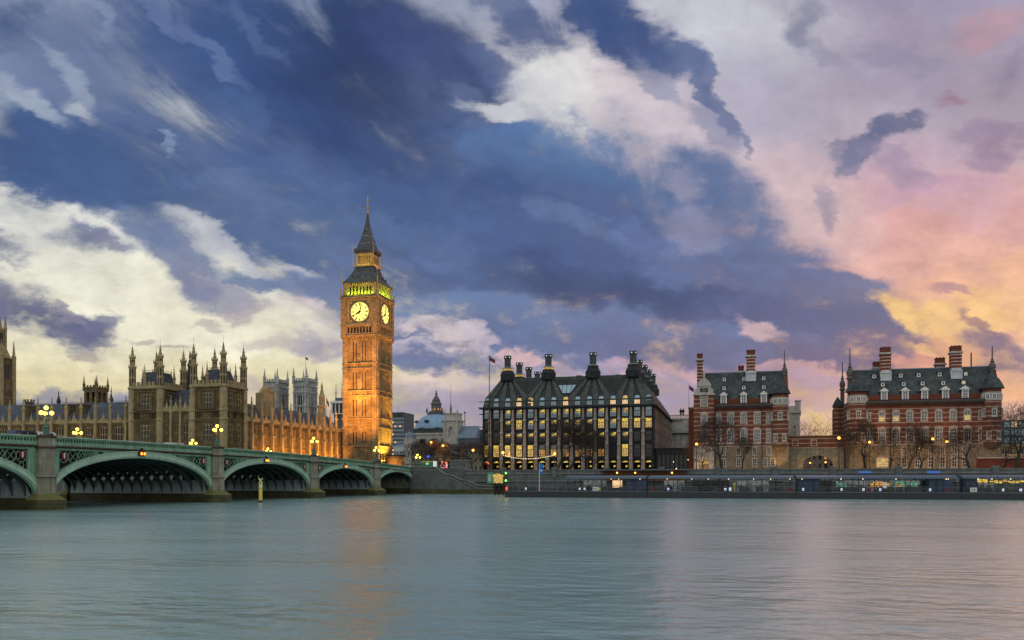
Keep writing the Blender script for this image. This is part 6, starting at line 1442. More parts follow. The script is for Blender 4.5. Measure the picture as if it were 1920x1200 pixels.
for s2 in (-1, 1): lt.lathe(uc+s2*4.6, vc-3, [(.7, 45.4), (.5, 47), (.7, 47.3), (.3, 48.5), (.05, 49.6)], 6, 0)
lt.v = [(x, y, 42.0+(z-44.2)*.80) for x, y, z in lt.v]; lt.build('lantern', [MT.setdefault('lantst', mat('lantern_stone', (.12, .12, .13), .8, .4, .5)), MT['warm2']], dh)
t0 = thing('entrance_tower', 'square white stone entrance tower in front of the dome', 'tower', (U(845, 195), 195, LAND)); v = 192; x0, x1 = U(831, v), U(859, v)
mb = MB(); mb.wall(x0, x1, LAND, 36, v, [((x0+x1)/2-1.2, (x0+x1)/2+1.2, 27.5, 33)], 1.0); mb.arch((x0+x1)/2-1.2, (x0+x1)/2+1.2, 33, 31.8, 32.9, v-.01, v+.5); mb.box(x0, x1, v+1.0, v+9, LAND, 36)
mb.box(x0-.5, x1+.5, v-.6, v+9.5, 36, 36.8); mb.box(x0+.6, x1-.6, v+.3, v+8.4, 36.8, 40); mb.box(x0+.2, x1-.2, v-.1, v+8.8, 40, 40.5)
for x in (x0, x1-.9): mb.box(x, x+.9, v-.4, v-.003, LAND, 36)
for x in (x0+.8, x1-.8): mb.lathe(x, v+.8, [(.7, 40.5), (.5, 41.6), (.1, 42.6)], 6)
mb.build('tower_body', MT['whitest'], t0)
mb = MB(); mb.lathe((x0+x1)/2-.6, v+2, [(.6, 36), (.6, 43), (.15, 46), (.05, 57)], 6); mb.build('spirelet', MT['rail'], t0)
block('long_grey_block', 'long low building with blue grey roofs right of the white entrance tower', 'building', 859, 890, 190, LAND, 26.5, 14, 'concrete', (7, [10, 14.5, 19], .5, 2.6), 'glass_dk', .1, 'warm2', 33.5, 'leaf_blue')
block('small_grey_block', 'small grey block just left of the bronze office block', 'building', 889, 908, 200, LAND, 31.5, 14, 'concrete', (4, [14, 20, 26], .5, 2.2))
for px, py0, py1, lb in ((871.6, 771, 808, 'thin lattice mast on the grey roofs right of the dome'), (866.5, 799, 808, 'short roof aerial beside the lattice mast')):
    u_ = U(px, 200); r = thing('mast', lb, 'mast', (u_, 200, 30)); mb = MB(); mb.tube((u_, 200, 30), (u_, 200, Z(px, py0, 200)), .28, .2, 4); mb.box(u_-.45, u_+.45, 199.7, 200.3, Z(px, py0, 200)-1.2, Z(px, py0, 200)-.4); mb.build('pole', MT['rail'], r)
# white framed rooftop offices left of the clock tower
v = 190; ro = thing('rooftop_offices', 'white framed glazed rooftop storey with aerials left of the clock tower', 'building', (U(633, v), v, LAND)); x0, x1 = U(621.5, v), U(650, v)
mb = MB(); mb.box(x0+1, x1, v+1, v+14, LAND, Z(630, 775, v), 1); z0, z1 = Z(630, 775, v), Z(630, 756, v); mb.box(x0+.4, x1, v+.6, v+13, z0, z1, 2); mb.box(x0-.6, x1, v-.6, v+14, z1, z1+1.2, 0); mb.box(x0, x1, v-.1, v+13, z0-.5, z0, 0)
for k in range(5): x = x0+(x1-x0)*k/4; mb.box(x-.25, x+.25, v, v+.59, z0, z1, 0)
mb.box(x0+1.5, x1, v+2, v+10, z1+1.2, z1+3.2, 1); mb.build('wall', [MT['white'], MT['concrete'], MT['glass_dk']], ro)
mb = MB()
for px, py in ((629, 722), (631.5, 720), (640.5, 718)): u_ = U(px, v+5); mb.tube((u_, v+5, z1+1), (u_, v+5, Z(px, py, v+5)), .2, .08, 4); mb.box(u_-.5, u_+.5, v+4.9, v+5.1, z1+6, z1+6.3)
mb.build('aerial', MT['dark'], ro)
# white classical building behind, left of the smaller brick block
v = 120; wc = thing('classical_building', 'white classical building with pediment and balustrade behind the dark glazed pavilion', 'building', (U(1277, v), v, LAND)); x0, x1 = U(1250, v), U(1300, v)
mb = MB(); zt = Z(1277, 787, v); mb.box(x0, x1, v, v+15, LAND, zt, 0); mb.box(x0-.5, x1+.5, v-.8, v+15, zt, zt+.6, 0)
xm = U(1285, v); zb = Z(1277, 812, v); mb.prism([(xm-8.5, zb), (xm+8, zb), (xm+4, zb+5.2), (xm-.5, zb+5.4)], 'y', v-1.6, v-.003, 0); mb.prism([(xm-7, zb+.5), (xm+8, zb+.5), (xm+3, zb+4)], 'y', v-1.72, v-1.603, 1)
k = x0
while k < x1: mb.box(k, k+.35, v-.5, v-.2, zt+.6, zt+1.7, 0); k += .7
mb.box(x0-.4, x1+.4, v-.6, v-.1, zt+1.7, zt+2.0, 0)
for k in range(7): x = x0+1+k*2.6; mb.box(x, x+1.2, v-.3, v-.003, zb-8, zb-.6, 1)
for px in (1276.5, 1281): u_ = U(px, v); mb.lathe(u_, v-.3, [(.5, zt+2), (.25, zt+2.6), (.6, zt+3.4), (.6, zt+3.9), (.2, zt+4.3), (.05, zt+5)], 8, 2)
mb.build('wall', [MT['whitest'], MT['abbey'], MT['dark']], wc)
# white stone corner building behind the smaller brick block
v = 70; ws = thing('stone_corner_building', 'grey white stone building with parapet and urn right of the smaller brick block', 'building', (U(1490, v), v, LAND)); x0, x1 = U(1476, v), U(1500, v)
mb = MB(); mb.wall(x0, x1, LAND, 27.5, v, [(x0+1.8, x0+2.9, 19, 23)], .5, 0); mb.box(x0, x1, v+.5, v+12, LAND, 27.5, 0); mb.T = TN(x1, 0); mb.box(v, v+12, -.3, 0, 26.6, 27.6); mb.T = None
mb.box(x0-.3, x1+.4, v-.5, v+12, 27.5, 28.1, 0); mb.box(x0, x1, v-.2, v+.3, 28.1, 30.0, 0); mb.box(x1-1.5, x1+.2, v-.4, v+2, 28.1, 31.6, 0); mb.box(x1-1.7, x1+.4, v-.6, v+2.2, 31.6, 32, 0)
mb.box(x0-.2, x1+.3, v-.4, v-.003, 16.5, 17, 0); mb.build('wall', MT['whitest'], ws)
# right edge
v = 46; se = thing('stone_annexe', 'low stone annexe with a balustraded window band at the far right end', 'building', (176, 50, LAND)); x0, x1 = NU1+.3, NU1+30
mb = MB(); mb.wall(x0, x1, LAND, 14.4, v, [(x0+1.5+k*4.6, x0+4.6+k*4.6, 12.1, 13.5) for k in range(5)], .4, 0); mb.box(x0, x1, v-.3, v-.003, 11.6, 11.9, 1); mb.box(x0, x1, v-.4, v+12, 14.4, 14.9, 1); mb.box(x0, x1, v+.5, v+.6, LAND, 14.4, 2)
for k in range(5):
    for j in range(4): x = x0+1.5+k*4.6+.5+j*.7; mb.box(x-.08, x+.08, v+.05, v+.2, 12.1, 13.5, 1)
mb.build('wall', [MT['granite_y'], MT['whitest'], MT['glass_dk']], se)
mb = MB(); mb.box(x0-8, x1, 33.6, 34.2, LAND, 10.4, 0); mb.box(x0-8, x1, 33.4, 34.4, 10.4, 10.8, 1); mb = tag(mb.build('garden_wall', [MT['brickp'], MT['whitest']]), 'low red brick garden wall with pale coping right of the larger brick block', 'wall')
block('blue_glass_block', 'blue grey glass office block rising behind the trees at the far right', 'office building', 1882, 1990, 130, LAND, 27.5, 20, 'concrete', (8, [9+3.2*k for k in range(6)], .85, 2.2), 'glass_bl', .08, 'cream')
block('brown_backdrop_terrace', 'dim brown terrace seen behind trees beneath the dome', 'building', 770, 905, 150, LAND, 19.5, 12, 'granite', (16, [9, 13, 16.5], .4, 1.8), 'glass_dk', .12, 'warm2', 22, 'slate')
spot('facade_lamp', (U(1454, 36), 34, 8), (U(1462, 38), 38.2, 12.5), 900, (1, .5, .12), 80)
spot('facade_lamp', (U(1900, 40), 42, LAND+.5), (U(1905, 46), 46, 12), 1500, (1, .55, .15), 110)
spot('facade_lamp', (U(1320, 35), 34, LAND+1), (U(1320, 38), 38, 10), 500, (1, .62, .3), 100)
block('pale_courtyard_block', 'pale courtyard building seen through the carriage arch', 'building', 1500, 1575, 62, LAND, 13.5, 8, 'whitest', (7, [8, 11], .45, 1.6), 'glass_dk', .3, 'warm2')
# ------------------------------------------------------------------ embankment wall and stairs
ZP = Z(1000, 880.5, 0)
ew = thing('embankment_wall', 'long grey granite embankment wall along the river behind the floating pier', 'wall', (120, 0, 0))
mb = MB(); x0 = U(870, 0); mb.wall(x0, 420, -5, ZP-1.1, 0.0, [], .5, 0); mb.box(x0, 420, -.25, .6, ZP-1.3, ZP-1.0, 1); mb.box(x0, 420, -.02, .5, ZP-1.0, ZP-.2, 0); mb.box(x0, 420, -.18, .62, ZP-.2, ZP, 1); mb.box(x0, 420, -.5, -.003, -5, 1.5, 2); mb.box(x0, 420, -.35, -.003, 3.6, 3.9, 1)
mb.build('wall_face', [MT['wallst'], MT['cap'], MT['algae']], ew)
pd = MB(); pd.box(-.75, .75, -.45, .7, ZP-2.4, ZP+.35, 0); pd.box(-.9, .9, -.55, .8, ZP+.35, ZP+.6, 1); me = mesh_of(pd, 'lamp_pedestal', [MT['wallst'], MT['cap']])
for px in (943, 1040, 1137, 1240, 1345, 1452, 1562, 1685, 1866): inst(me, ew, (U(px, 0), -.02, 0), name='lamp_pedestal')
st = thing('river_stairs', 'grey granite river stairs with a stepped sloping parapet beside the bridge', 'stairs', (12, -3, 0))
VS = -4.2
prof = [(781.7, 876), (816.7, 876.7), (833, 890), (846.7, 891.7), (866.7, 901), (876.7, 901.5), (895, 911), (925, 911.7)]
pts = [(U(a, VS), Z(a, b_, VS)) for a, b_ in prof]; pts[0] = (-.2, pts[0][1])
xe = pts[-1][0]
mb = MB(); mb.prism([(-.2, 1.3)] + pts + [(xe, 1.3)], 'y', VS, -.6, 0); mb.box(-.2, xe+.4, VS-.5, -.5, -5, 1.3, 2)
for (xa, za), (xb, zb_) in zip(pts, pts[1:]):
    for dz0, dz1, pj, mi in ((-.02, .32, .28, 1), (-.9, -.65, .16, 1)):
        mb.add([(xa, VS-pj, za+dz0), (xb, VS-pj, zb_+dz0), (xb, VS-pj, zb_+dz1), (xa, VS-pj, za+dz1), (xa, VS+.45, za+dz0), (xb, VS+.45, zb_+dz0), (xb, VS+.45, zb_+dz1), (xa, VS+.45, za+dz1)], [(0,1,2,3),(4,7,6,5),(3,2,6,7),(0,4,5,1),(1,5,6,2),(0,3,7,4)], mi)
mb.build('stair_wall', [MT['wallst'], MT['cap'], MT['algae']], st)
# quay behind the stairs with the upper parapet
mb = MB(); mb.box(-.2, x0-.02, -.5, .58, -5, LAND+.1, 0); mb.box(pts[1][0], x0-.02, -.55, .4, LAND+.1, LAND+1.0, 0); mb.box(pts[1][0], x0-.02, -.6, .5, LAND+1.0, LAND+1.15, 1); mb.build('upper_wall', [MT['wallst'], MT['cap']], st)

# statue of chariot and horses on its plinth
VT = 3.2; sx0, sx1 = U(843.5, VT), U(876, VT); sc_ = (sx0+sx1)/2
zt_ = Z(860, 862, VT)
pl = thing('statue_plinth', 'big pale granite plinth under the dark chariot statue', 'plinth', (sc_, VT+1.5, LAND))
mb = MB(); mb.box(sx0, sx1, VT, VT+3.4, 5.0, zt_-.4, 0); mb.box(sx0-.3, sx1+.3, VT-.3, VT+3.7, zt_-.4, zt_, 0); mb.box(sx0-.4, sx1+.4, VT-.4, VT+3.8, LAND-1, LAND+.9, 0); mb.box(sx0+.5, sx1-.5, VT-.06, VT-.003, LAND+1.6, zt_-.9, 1); mb.build('block', [MT['cap'], MT['wallst']], pl)
ch = thing('chariot_statue', 'dark bronze statue of rearing horses pulling a chariot with a standing figure', 'statue', (sc_, VT+1.5, zt_))
def horse(dy):
    mb = MB(); c = (sc_-1.6, VT+1.5+dy, zt_+1.9)
    def T3(p): return (c[0]-p[0], c[1]+p[1], c[2]+p[2])
    P_ = [((-1.2,0,-.15),.42), ((-.6,0,-.1),.5), ((0,0,.0),.48), ((.6,0,.3),.5), ((1.0,0,.75),.34), ((1.35,0,1.25),.22), ((1.5,0,1.5),.24), ((1.95,0,1.2),.13)]
    for (a, ra), (b_, rb_) in zip(P_, P_[1:]): mb.tube(T3(a), T3(b_), ra, rb_, 8)
    for x, pts_ in ((.7, ((.75,.22,.1), (1.5,.22,.25), (1.45,.22,-.45))), (.7, ((.7,-.22,.1), (1.25,-.22,-.3), (1.7,-.22,-.7))), (-1, ((-1.1,.22,-.2), (-.75,.22,-.95), (-1.25,.22,-1.3), (-1.1,.22,-1.88))), (-1, ((-1.15,-.22,-.2), (-.55,-.22,-.9), (-1.0,-.22,-1.35), (-.8,-.22,-1.88)))):
        r_ = .22
        for a, b_ in zip(pts_, pts_[1:]): mb.tube(T3(a), T3(b_), r_, r_*.65, 6); r_ *= .65
    mb.path([T3((-1.5,0,.1)), T3((-1.9,0,-.2)), T3((-2.0,0,-.8))], .13, 5); mb.tube(T3((1.4,.1,1.65)), T3((1.4,.1,1.95)), .07, .02, 4); mb.path([T3((1.25,0,1.6)), T3((.8,0,1.2)), T3((.5,0,.7))], .13, 5)
    return mb.build('horse', MT['statue'], ch)
horse(-.75); horse(.75)
mb = MB(); x = sc_+1.5; mb.box(x-.8, x+.9, VT+.8, VT+2.3, zt_+.7, zt_+.95); mb.prism([(x-.8, zt_+.9), (x-.7, zt_+2.0), (x-.5, zt_+2.0), (x-.4, zt_+1.2), (x+.9, zt_+1.0), (x+.9, zt_+.9)], 'y', VT+.75, VT+2.35); mb.tube((x-.5, VT+1.5, zt_+.9), (x-3, VT+1.5, zt_+1.7), .08, .08, 5); mb.build('chariot', MT['statue'], ch)
for dy in (.6, 2.45):
    mb = MB(); K = 14; 
    for k in range(K): a, b_ = 2*pi*k/K, 2*pi*(k+1)/K; mb.tube((x+.1+.8*cos(a), VT+dy, zt_+.82+.8*sin(a)), (x+.1+.8*cos(b_), VT+dy, zt_+.82+.8*sin(b_)), .08, .08, 5)
    for k in range(6): a = pi*k/3; mb.tube((x+.1, VT+dy, zt_+.82), (x+.1+.8*cos(a), VT+dy, zt_+.82+.8*sin(a)), .05, .05, 4)
    mb.build('wheel', MT['statue'], ch)
mb = MB(); f = (x+.05, VT+1.5); mb.lathe(*f, [(.42, zt_+.95), (.33, zt_+1.9), (.24, zt_+2.3), (.32, zt_+2.7), (.12, zt_+2.95), (.1, zt_+3.05)], 8); mb.ball((*f, zt_+3.22), .19, 8, 6); mb.path([(f[0], f[1]-.3, zt_+2.75), (f[0]-.4, f[1]-.6, zt_+3.1), (f[0]-.3, f[1]-.7, zt_+3.6)], .09, 5); mb.path([(f[0], f[1]+.3, zt_+2.75), (f[0]-.4, f[1]+.6, zt_+3.1), (f[0]-.3, f[1]+.7, zt_+3.6)], .09, 5); mb.tube((f[0]-.3, f[1]-.7, zt_+2.6), (f[0]-.3, f[1]-.7, zt_+4.6), .04, .03, 4); mb.build('figure', MT['statue'], ch)

# ------------------------------------------------------------------ floating pier
VPN = -45.0
PSEG = [(947, 1213), (1213.7, 1492), (1492.7, 1803), (1803.7, 1985)]
zr_ = 4.72
plabels = ['leftmost floating pier section with open truss end and blue banner in front', 'second floating pier section with yellow lifebuoy stand on deck', 'third floating pier section with navy booth at its left end', 'floating pier section at the far right with yellow lit decorations']
cstart = [1062, 1216, 1494, 1806]
post = MB(); post.tube((0,0,1.5), (0,0,2.62), .045, .045, 4); postm = mesh_of(post, 'rail_post', [MT['rail']])
for i, ((pa, pb), lb) in enumerate(zip(PSEG, plabels)):
    x0, x1 = U(pa, VPN), U(pb, VPN); r = thing('floating_pier', lb, 'floating pier', ((x0+x1)/2, VPN+5, 0), 'floating pier sections moored end to end')
    mb = MB(); mb.box(x0, x1, VPN, VPN+11, -1, 1.32, 0); mb.box(x0+.02, x1-.02, VPN-.14, VPN+11.1, 1.32, 1.5, 1); mb.box(x0, x1, VPN-.1, VPN-.003, .15, .3, 0); mb.build('hull', [MT['pont'], MT['rail']], r)
    mb = MB()
    for z in (2.62, 2.28, 1.95): mb.tube((x0+.2, VPN+.1, z), (x1-.2, VPN+.1, z), .035 if z < 2.6 else .05, None, 4)
    k = x0+.3
    while k < x1-.2: mb.tube((k, VPN+.1, 1.5), (k, VPN+.1, 2.62), .04, .04, 4); k += 1.35
    mb.build('railing', MT['rail'], r)
    mb = MB(); k = x0+.6   # glazed wind panels and bollards
    rng = random.Random(i+3)
    while k < x1-1.5:
        if rng.random() < .55: mb.box(k, k+1.15, VPN+.2, VPN+.23, 1.55, 2.5, 0)
        if rng.random() < .22: mb.lathe(k+.5, VPN+.7, [(.16, 1.5), (.13, 1.9), (.2, 1.95), (.2, 2.05)], 8, 1)
        k += 1.4
    mb.build('wind_panel', [MT['glass_dk'], MT['dark']], r)
    c0 = U(cstart[i], VPN+1.5)
    mb = MB(); K = 8   # shallow curved canopy
    for q in range(K):
        a, b_ = q/K, (q+1)/K; ya, yb = VPN+1+9.5*a, VPN+1+9.5*b_; za, zb_ = zr_-.12+.55*sin(pi*a), zr_-.12+.55*sin(pi*b_)
        mb.add([(c0, ya, za), (x1-.4, ya, za), (x1-.4, yb, zb_), (c0, yb, zb_), (c0, ya, za-.12), (x1-.4, ya, za-.12), (x1-.4, yb, zb_-.12), (c0, yb, zb_-.12)], [(0,1,2,3), (4,7,6,5), (0,3,7,4), (1,5,6,2)] + ([(0,4,5,1)] if q == 0 else []) + ([(3,2,6,7)] if q == K-1 else []))
    k = c0+.6
    while k < x1-.8: mb.box(k, k+.09, VPN+.95, VPN+5.5, zr_+.02+.0, zr_+.12); k += .75
    mb.box(c0, x1-.4, VPN+.86, VPN+.99, zr_-.36, zr_-.05); mb.build('canopy', MT['pontroof'], r)
    mb = MB(); k = c0+.4
    while k < x1-.5:
        for y in (VPN+1.3, VPN+9.8): mb.tube((k, y, 1.5), (k, y, zr_-.2), .07, .07, 5)
        k += 3.1
    mb.tube((c0, VPN+1.3, 2.9), (x1-.5, VPN+1.3, 2.9), .04, .04, 4); k = c0+.4
    while k < x1-3.2: mb.box(k+1.5, k+1.56, VPN+9.7, VPN+9.8, 1.5, 4.5); k += 1.55
    mb.build('canopy_frame', MT['dark'], r)
    # glazed waiting rooms and kiosks at the back of the deck
    mb = MB(); k = c0+3
    while k < x1-8:
        L_ = rng.uniform(4, 9); mb.box(k, k+L_, VPN+7, VPN+7.05, 1.5, 4.0, rng.choice([0, 1, 1])); 
        q = k
        while q < k+L_: mb.box(q, q+.08, VPN+6.9, VPN+6.995, 1.5, 4.1, 2); q += 1.1
        k += L_+rng.uniform(1.5, 4)
    mb.build('waiting_room', [MT['glass_dk'], MT.setdefault('glass_gr', glass('green_tinted_glass', (.05, .10, .09), .1)), MT['dark']], r)
    # railings crossing and the trusses of the access bridges
    if i < 2:
        mb = MB(); xa, xb = (x0+1.5, U(1240, VPN+9)) if i == 0 else (U(1400, VPN+9), x1-2); y = VPN+10.3; n_ = int((xb-xa)/2.0)
        for k in range(n_):
            u_ = xa+(xb-xa)*k/n_; w_ = (xb-xa)/n_; mb.tube((u_, y, 2.0), (u_+w_/2, y, 3.7), .055, None, 4); mb.tube((u_+w_/2, y, 3.7), (u_+w_, y, 2.0), .055, None, 4)
        for z in (2.0, 3.7): mb.tube((xa, y, z), (xb, y, z), .08, None, 4)
        mb.build('access_truss', MT['pont'] if i else MT['rail'], r)
    if i == 0:
        mb = MB(); mb.box(x0+.8, c0+1, VPN+1.2, VPN+4.5, zr_-.35, zr_-.22); mb.build('gangway_roof', MT['rail'], r)
        mb = MB(); k = x0+1
        while k < c0: mb.tube((k, VPN+1.3, 1.5), (k, VPN+1.3, zr_-.3), .05, None, 4); k += 3.6
        mb.build('gangway_frame', MT['dark'], r)
    # small lamps under the canopy
    lm_ = MB(); lm_.ball((0,0,0), .10, 8, 5); lme = mesh_of(lm_, 'canopy_lamp', [MT['bulb']])
    lamps = [(), (1251, 1297, 1328, 1366, 1413, 1445, 1481), (1504, 1577, 1618, 1680, 1774, 1778), (1834, 1860, 1895)][i] or (1146, 1160, 1200)
    for px in lamps: inst(lme, r, (U(px, VPN+1.0), VPN+1.02, Z(px, 898, VPN+1)), name='canopy_lamp')
    # navy booths, signs
    for a, b_ in {0: [(1174, 1212)], 1: [], 2: [(1495, 1537), (1742, 1768)], 3: [(1808, 1832)]}[i]:
        mb = MB(); xa, xb = U(a, VPN+2), U(b_, VPN+2); mb.box(xa, xb, VPN+2, VPN+6, 1.5, zr_-.35, 0)
        n_ = max(2, int((xb-xa)/1.1))
        for k in range(n_+1): q = xa+(xb-xa)*k/n_; mb.box(q-.04, q+.04, VPN+1.94, VPN+1.998, 1.55, zr_-.4, 0)
        for k in range(n_): q = xa+(xb-xa)*(k+.5)/n_; mb.add([(q+.17*cos(2*pi*j/10), VPN+1.99, 3.1+.17*sin(2*pi*j/10)) for j in range(10)], [tuple(range(10))], 1)
        mb.build('booth', [MT['navy'], MT['rail']], r)
    for px, w_, h_, mt in {0: [(986, .4, .5, 'whitel'), (1087, .45, .45, 'whitel'), (1096, .4, .45, 'whitel'), (1116.5, 1.3, .9, 'white'), (1124, .45, .5, 'yellow'), (950, .3, .7, 'red'), (1014, .7, .6, 'maroon')],
                           1: [(1253, .4, .5, 'whitel'), (1360, .5, .5, 'whitel'), (1369, .5, .7, 'whitel'), (1225, .6, .7, 'maroon'), (1350, .8, .6, 'maroon'), (1480, .8, .7, 'maroon')],
                           2: [(1506, .4, .55, 'whitel'), (1578, .4, .5, 'whitel'), (1619, .45, .55, 'whitel'), (1650.5, .4, .55, 'whitel'), (1629, .8, .7, 'maroon'), (1659, .7, 1.3, 'white'), (1744, .4, .55, 'whitel'), (1777, .8, .7, 'maroon')],
                           3: [(1825.5, 1.3, .9, 'white'), (1881, .4, .5, 'whitel'), (1914, .5, .5, 'whitel')]}[i]:
        if mt == 'maroon' and mt not in MT: MT['maroon'] = mat('maroon_panel', (.14, .02, .03), .5, .2, 1)
        u_ = U(px, VPN); mb = MB(); zc = 2.05 if px != 1659 else 3.0; mb.box(u_-w_/2, u_+w_/2, VPN+.0, VPN+.04, zc-h_/2, zc+h_/2, 0)
        if mt == 'whitel': mb.box(u_-w_*.28, u_+w_*.28, VPN-.015, VPN-.003, zc-h_*.22, zc+h_*.12, 1)
        if mt == 'white' and w_ > 1:
            for k in range(4): mb.box(u_-w_*.4, u_+w_*.35, VPN-.012, VPN-.003, zc-h_*.3+k*h_*.17, zc-h_*.24+k*h_*.17, 1)
        mb.build('sign', [MT[mt], MT['bluesign'] if mt == 'whitel' else MT['dark']], r)
    if i == 3:
        mb = MB(); rng = random.Random(5)
        for px in (1838, 1843, 1850, 1862, 1870, 1876, 1885, 1893, 1900, 1907, 1916): 
            u_ = U(px, VPN+4); w_ = rng.uniform(.25, .8); mb.box(u_-w_, u_+w_*.6, VPN+4, VPN+4.1, rng.uniform(3.4, 3.7), rng.uniform(3.85, 4.3))
        mb.build('lit_sign_letters', MT['ceil'], r)
    if i in (0,):
        for px, w_ in ((1156, 1.2), (1162.5, 1.0), (1150, .4)):
            u_ = U(px, VPN+6); mb = MB(); mb.box(u_-w_/2, u_+w_/2, VPN+6, VPN+6.05, 2.3, 4.0); mb.build('lit_doorway', MT['cream'], r)
    if i == 2:
        rng = random.Random(9)
        for k in range(10):
            px = rng.uniform(1555, 1735); u_ = U(px, VPN+6.5); w_ = rng.uniform(.4, 1.1); mb = MB(); mb.box(u_-w_, u_+w_, VPN+6.5, VPN+6.55, 2.6, rng.uniform(3.2, 4.1)); mb.build('lit_doorway', MT.setdefault('teal_lit', lit_room('lit_teal_interior', col(120, 190, 160), .55, col(30, 60, 60), 0, 3)) if k % 3 else MT['warm2'], r)
# lifebuoy stand
u_ = U(1377, VPN+.6); lb_ = thing('lifebuoy_stand', 'yellow lifebuoy stand on the second pier section', 'lifebuoy stand', (u_, VPN+.6, 1.5)); mb = MB(); mb.box(u_-.16, u_+.16, VPN+.5, VPN+.7, 1.5, 3.0); mb.build('post', MT['yellow'], lb_)
mb = MB(); K = 12
for k in range(K): a, b_ = 2*pi*k/K, 2*pi*(k+1)/K; mb.tube((u_+.26*cos(a), VPN+.42, 3.2+.26*sin(a)), (u_+.26*cos(b_), VPN+.42, 3.2+.26*sin(b_)), .1, .1, 6)
mb.build('lifebuoy', MT['yellow'], lb_)
# pier signal mast with green lights
sm_ = thing('signal_mast', 'slim mast with two green lights at the left end of the floating pier', 'signal mast', (U(948, VPN), VPN+.4, 1.5)); u_ = U(948, VPN)
mb = MB(); mb.tube((u_, VPN+.4, 1.5), (u_, VPN+.4, Z(948, 884, VPN)), .06, .05, 5); mb.build('mast', MT['dark'], sm_)
for py in (887, 901): mb = MB(); mb.ball((u_, VPN+.3, Z(948, py, VPN)), .22, 8, 6); mb.build('signal_light', MT['greenl'], sm_)
# banner flag
u_ = U(1011.5, VPN); bn = thing('banner_flag', 'tall pale pole with blue vertical banner on the pier', 'banner', (u_, VPN-.1, 1.5)); mb = MB(); mb.tube((u_, VPN-.1, 1.5), (u_, VPN-.1, Z(1010, 868, VPN)), .09, .06, 6); mb.build('pole', MT['white'], bn)
mb = MB(); z1, z0 = Z(1010, 869, VPN), Z(1010, 890, VPN)
MT['banner'] = mat('banner_blue_cloth', (.03, .15, .48), .7, .15, 2)
for k in range(5):
    a, b_ = k/5, (k+1)/5
    mb.add([(u_+.1+.85*a, VPN-.1+.08*sin(a*5), z0+.35*(1-a)*0+.3*a), (u_+.1+.85*b_, VPN-.1+.08*sin(b_*5), z0+.3*b_), (u_+.1+.85*b_, VPN-.1+.08*sin(b_*5), z1-.08*b_), (u_+.1+.85*a, VPN-.1+.08*sin(a*5), z1-.08*a)], [(0,1,2,3)])
mb.box(u_+.3, u_+.7, VPN-.16, VPN-.13, z0+.8, z0+1.15, 1); mb.build('banner', [MT['banner'], MT['white']], bn)
# timber fender piles left of the pier
for px, lb in ((928, 'tarred timber pile at the foot of the river stairs'), (936, 'tarred timber pile halfway between the stairs and the floating pier'), (944, 'tarred timber pile beside the left end of the floating pier')):
    u_ = U(px, -14); r = thing('timber_pile', lb, 'pile', (u_, -14, 0), 'timber piles left of the pier'); mb = MB(); mb.lathe(u_, -14, [(.34, -4), (.34, Z(px, 906, -14)), (.2, Z(px, 905, -14))], 8); mb.box(u_-.9, u_+.9, -13.8, -13.6, 1.9, 2.3); mb.build('timber', MT['wood'], r)
# lit kiosk, green cabinet on the stair landing
u0, u1 = U(925.5, -2.5), U(940, -2.5); kk = thing('ticket_kiosk', 'small yellow lit ticket kiosk on the stair landing', 'kiosk', ((u0+u1)/2, -2, 3)); mb = MB(); zb, zt2 = Z(930, 906, -2.5), Z(930, 893, -2.5); mb.box(u0, u1, -2.5, -.8, zb, zt2, 0); mb.box(u0-.3, u1+.3, -2.6, -.7, zb-1, zb, 2); mb.prism([(u0-.2, zt2), (u1+.3, zt2), (u1+.2, zt2+.25), (u0+.9, zt2+.75), (u0-.1, zt2+.5)], 'y', -2.8, -.6, 1); mb.build('cabin', [MT['warm'], MT['ceil'], MT['dark']], kk)
u0, u1 = U(913.5, -3.2), U(923, -3.2); gc = thing('arched_cabinet', 'verdigris green arch topped cabinet left of the yellow kiosk', 'cabinet', ((u0+u1)/2, -2.7, 3)); mb = MB(); zb, zt2 = Z(918, 905, -3.2), Z(918, 890, -3.2); w_ = u1-u0; um = (u0+u1)/2
mb.prism([(u0, zb), (u1, zb), (u1, zt2)] + [(um+w_/2*cos(pi*k/8), zt2+.7*sin(pi*k/8)) for k in range(1, 8)] + [(u0, zt2)], 'y', -3.2, -2.2, 0); mb.box(u0-.15, u1+.15, -3.3, -2.1, zb-.25, zb, 0); mb.box(u0+.3, u1-.3, -3.26, -3.203, zb+.4, zt2, 1)
mb.build('cabinet_body', [MT.setdefault('verdi', mat('verdigris_paint', (.10, .34, .25), .5, .3, 1)), MT['green_pale']], gc)
# canopy building of the pier entrance
cb_ = thing('pier_entrance_canopy', 'long flat canopy with lit brown soffit above the embankment parapet', 'canopy', (U(1200, -2), -2, 5)); x0, x1 = U(1129, -5), U(1286, -5)
mb = MB(); z0, z1 = Z(1200, 893, -5), Z(1200, 880.6, -5); mb.box(x0-1.2, x1+.6, -5.6, -.7, z1-.18, z1, 0); mb.prism([(x0-1.1, z1-.2), (x1+.4, z1-.2), (x1, z1-.9), (x0+.5, z0)], 'y', -1.2, -.9, 1); mb.box(x0+.5, x1-.2, -1.15, -1.0, z0-1.5, z1-.25, 1)
k = x0+1
while k < x1: mb.tube((k, -5.2, 1), (k, -5.2, z1-.2), .07, None, 5, 2); k += 4.5
mb.build('canopy', [MT['pontroof'], MT.setdefault('soffit_wood', mat('brown_timber_soffit', (.20, .085, .035), .7, .3, 1)), MT['dark']], cb_)
for px in (1157, 1191, 1260): mb = MB(); mb.ball((U(px, -3), -3, Z(px, 886.5, -3)), .22, 8, 6); mb.build('soffit_lamp', MT['globe_or'], cb_)
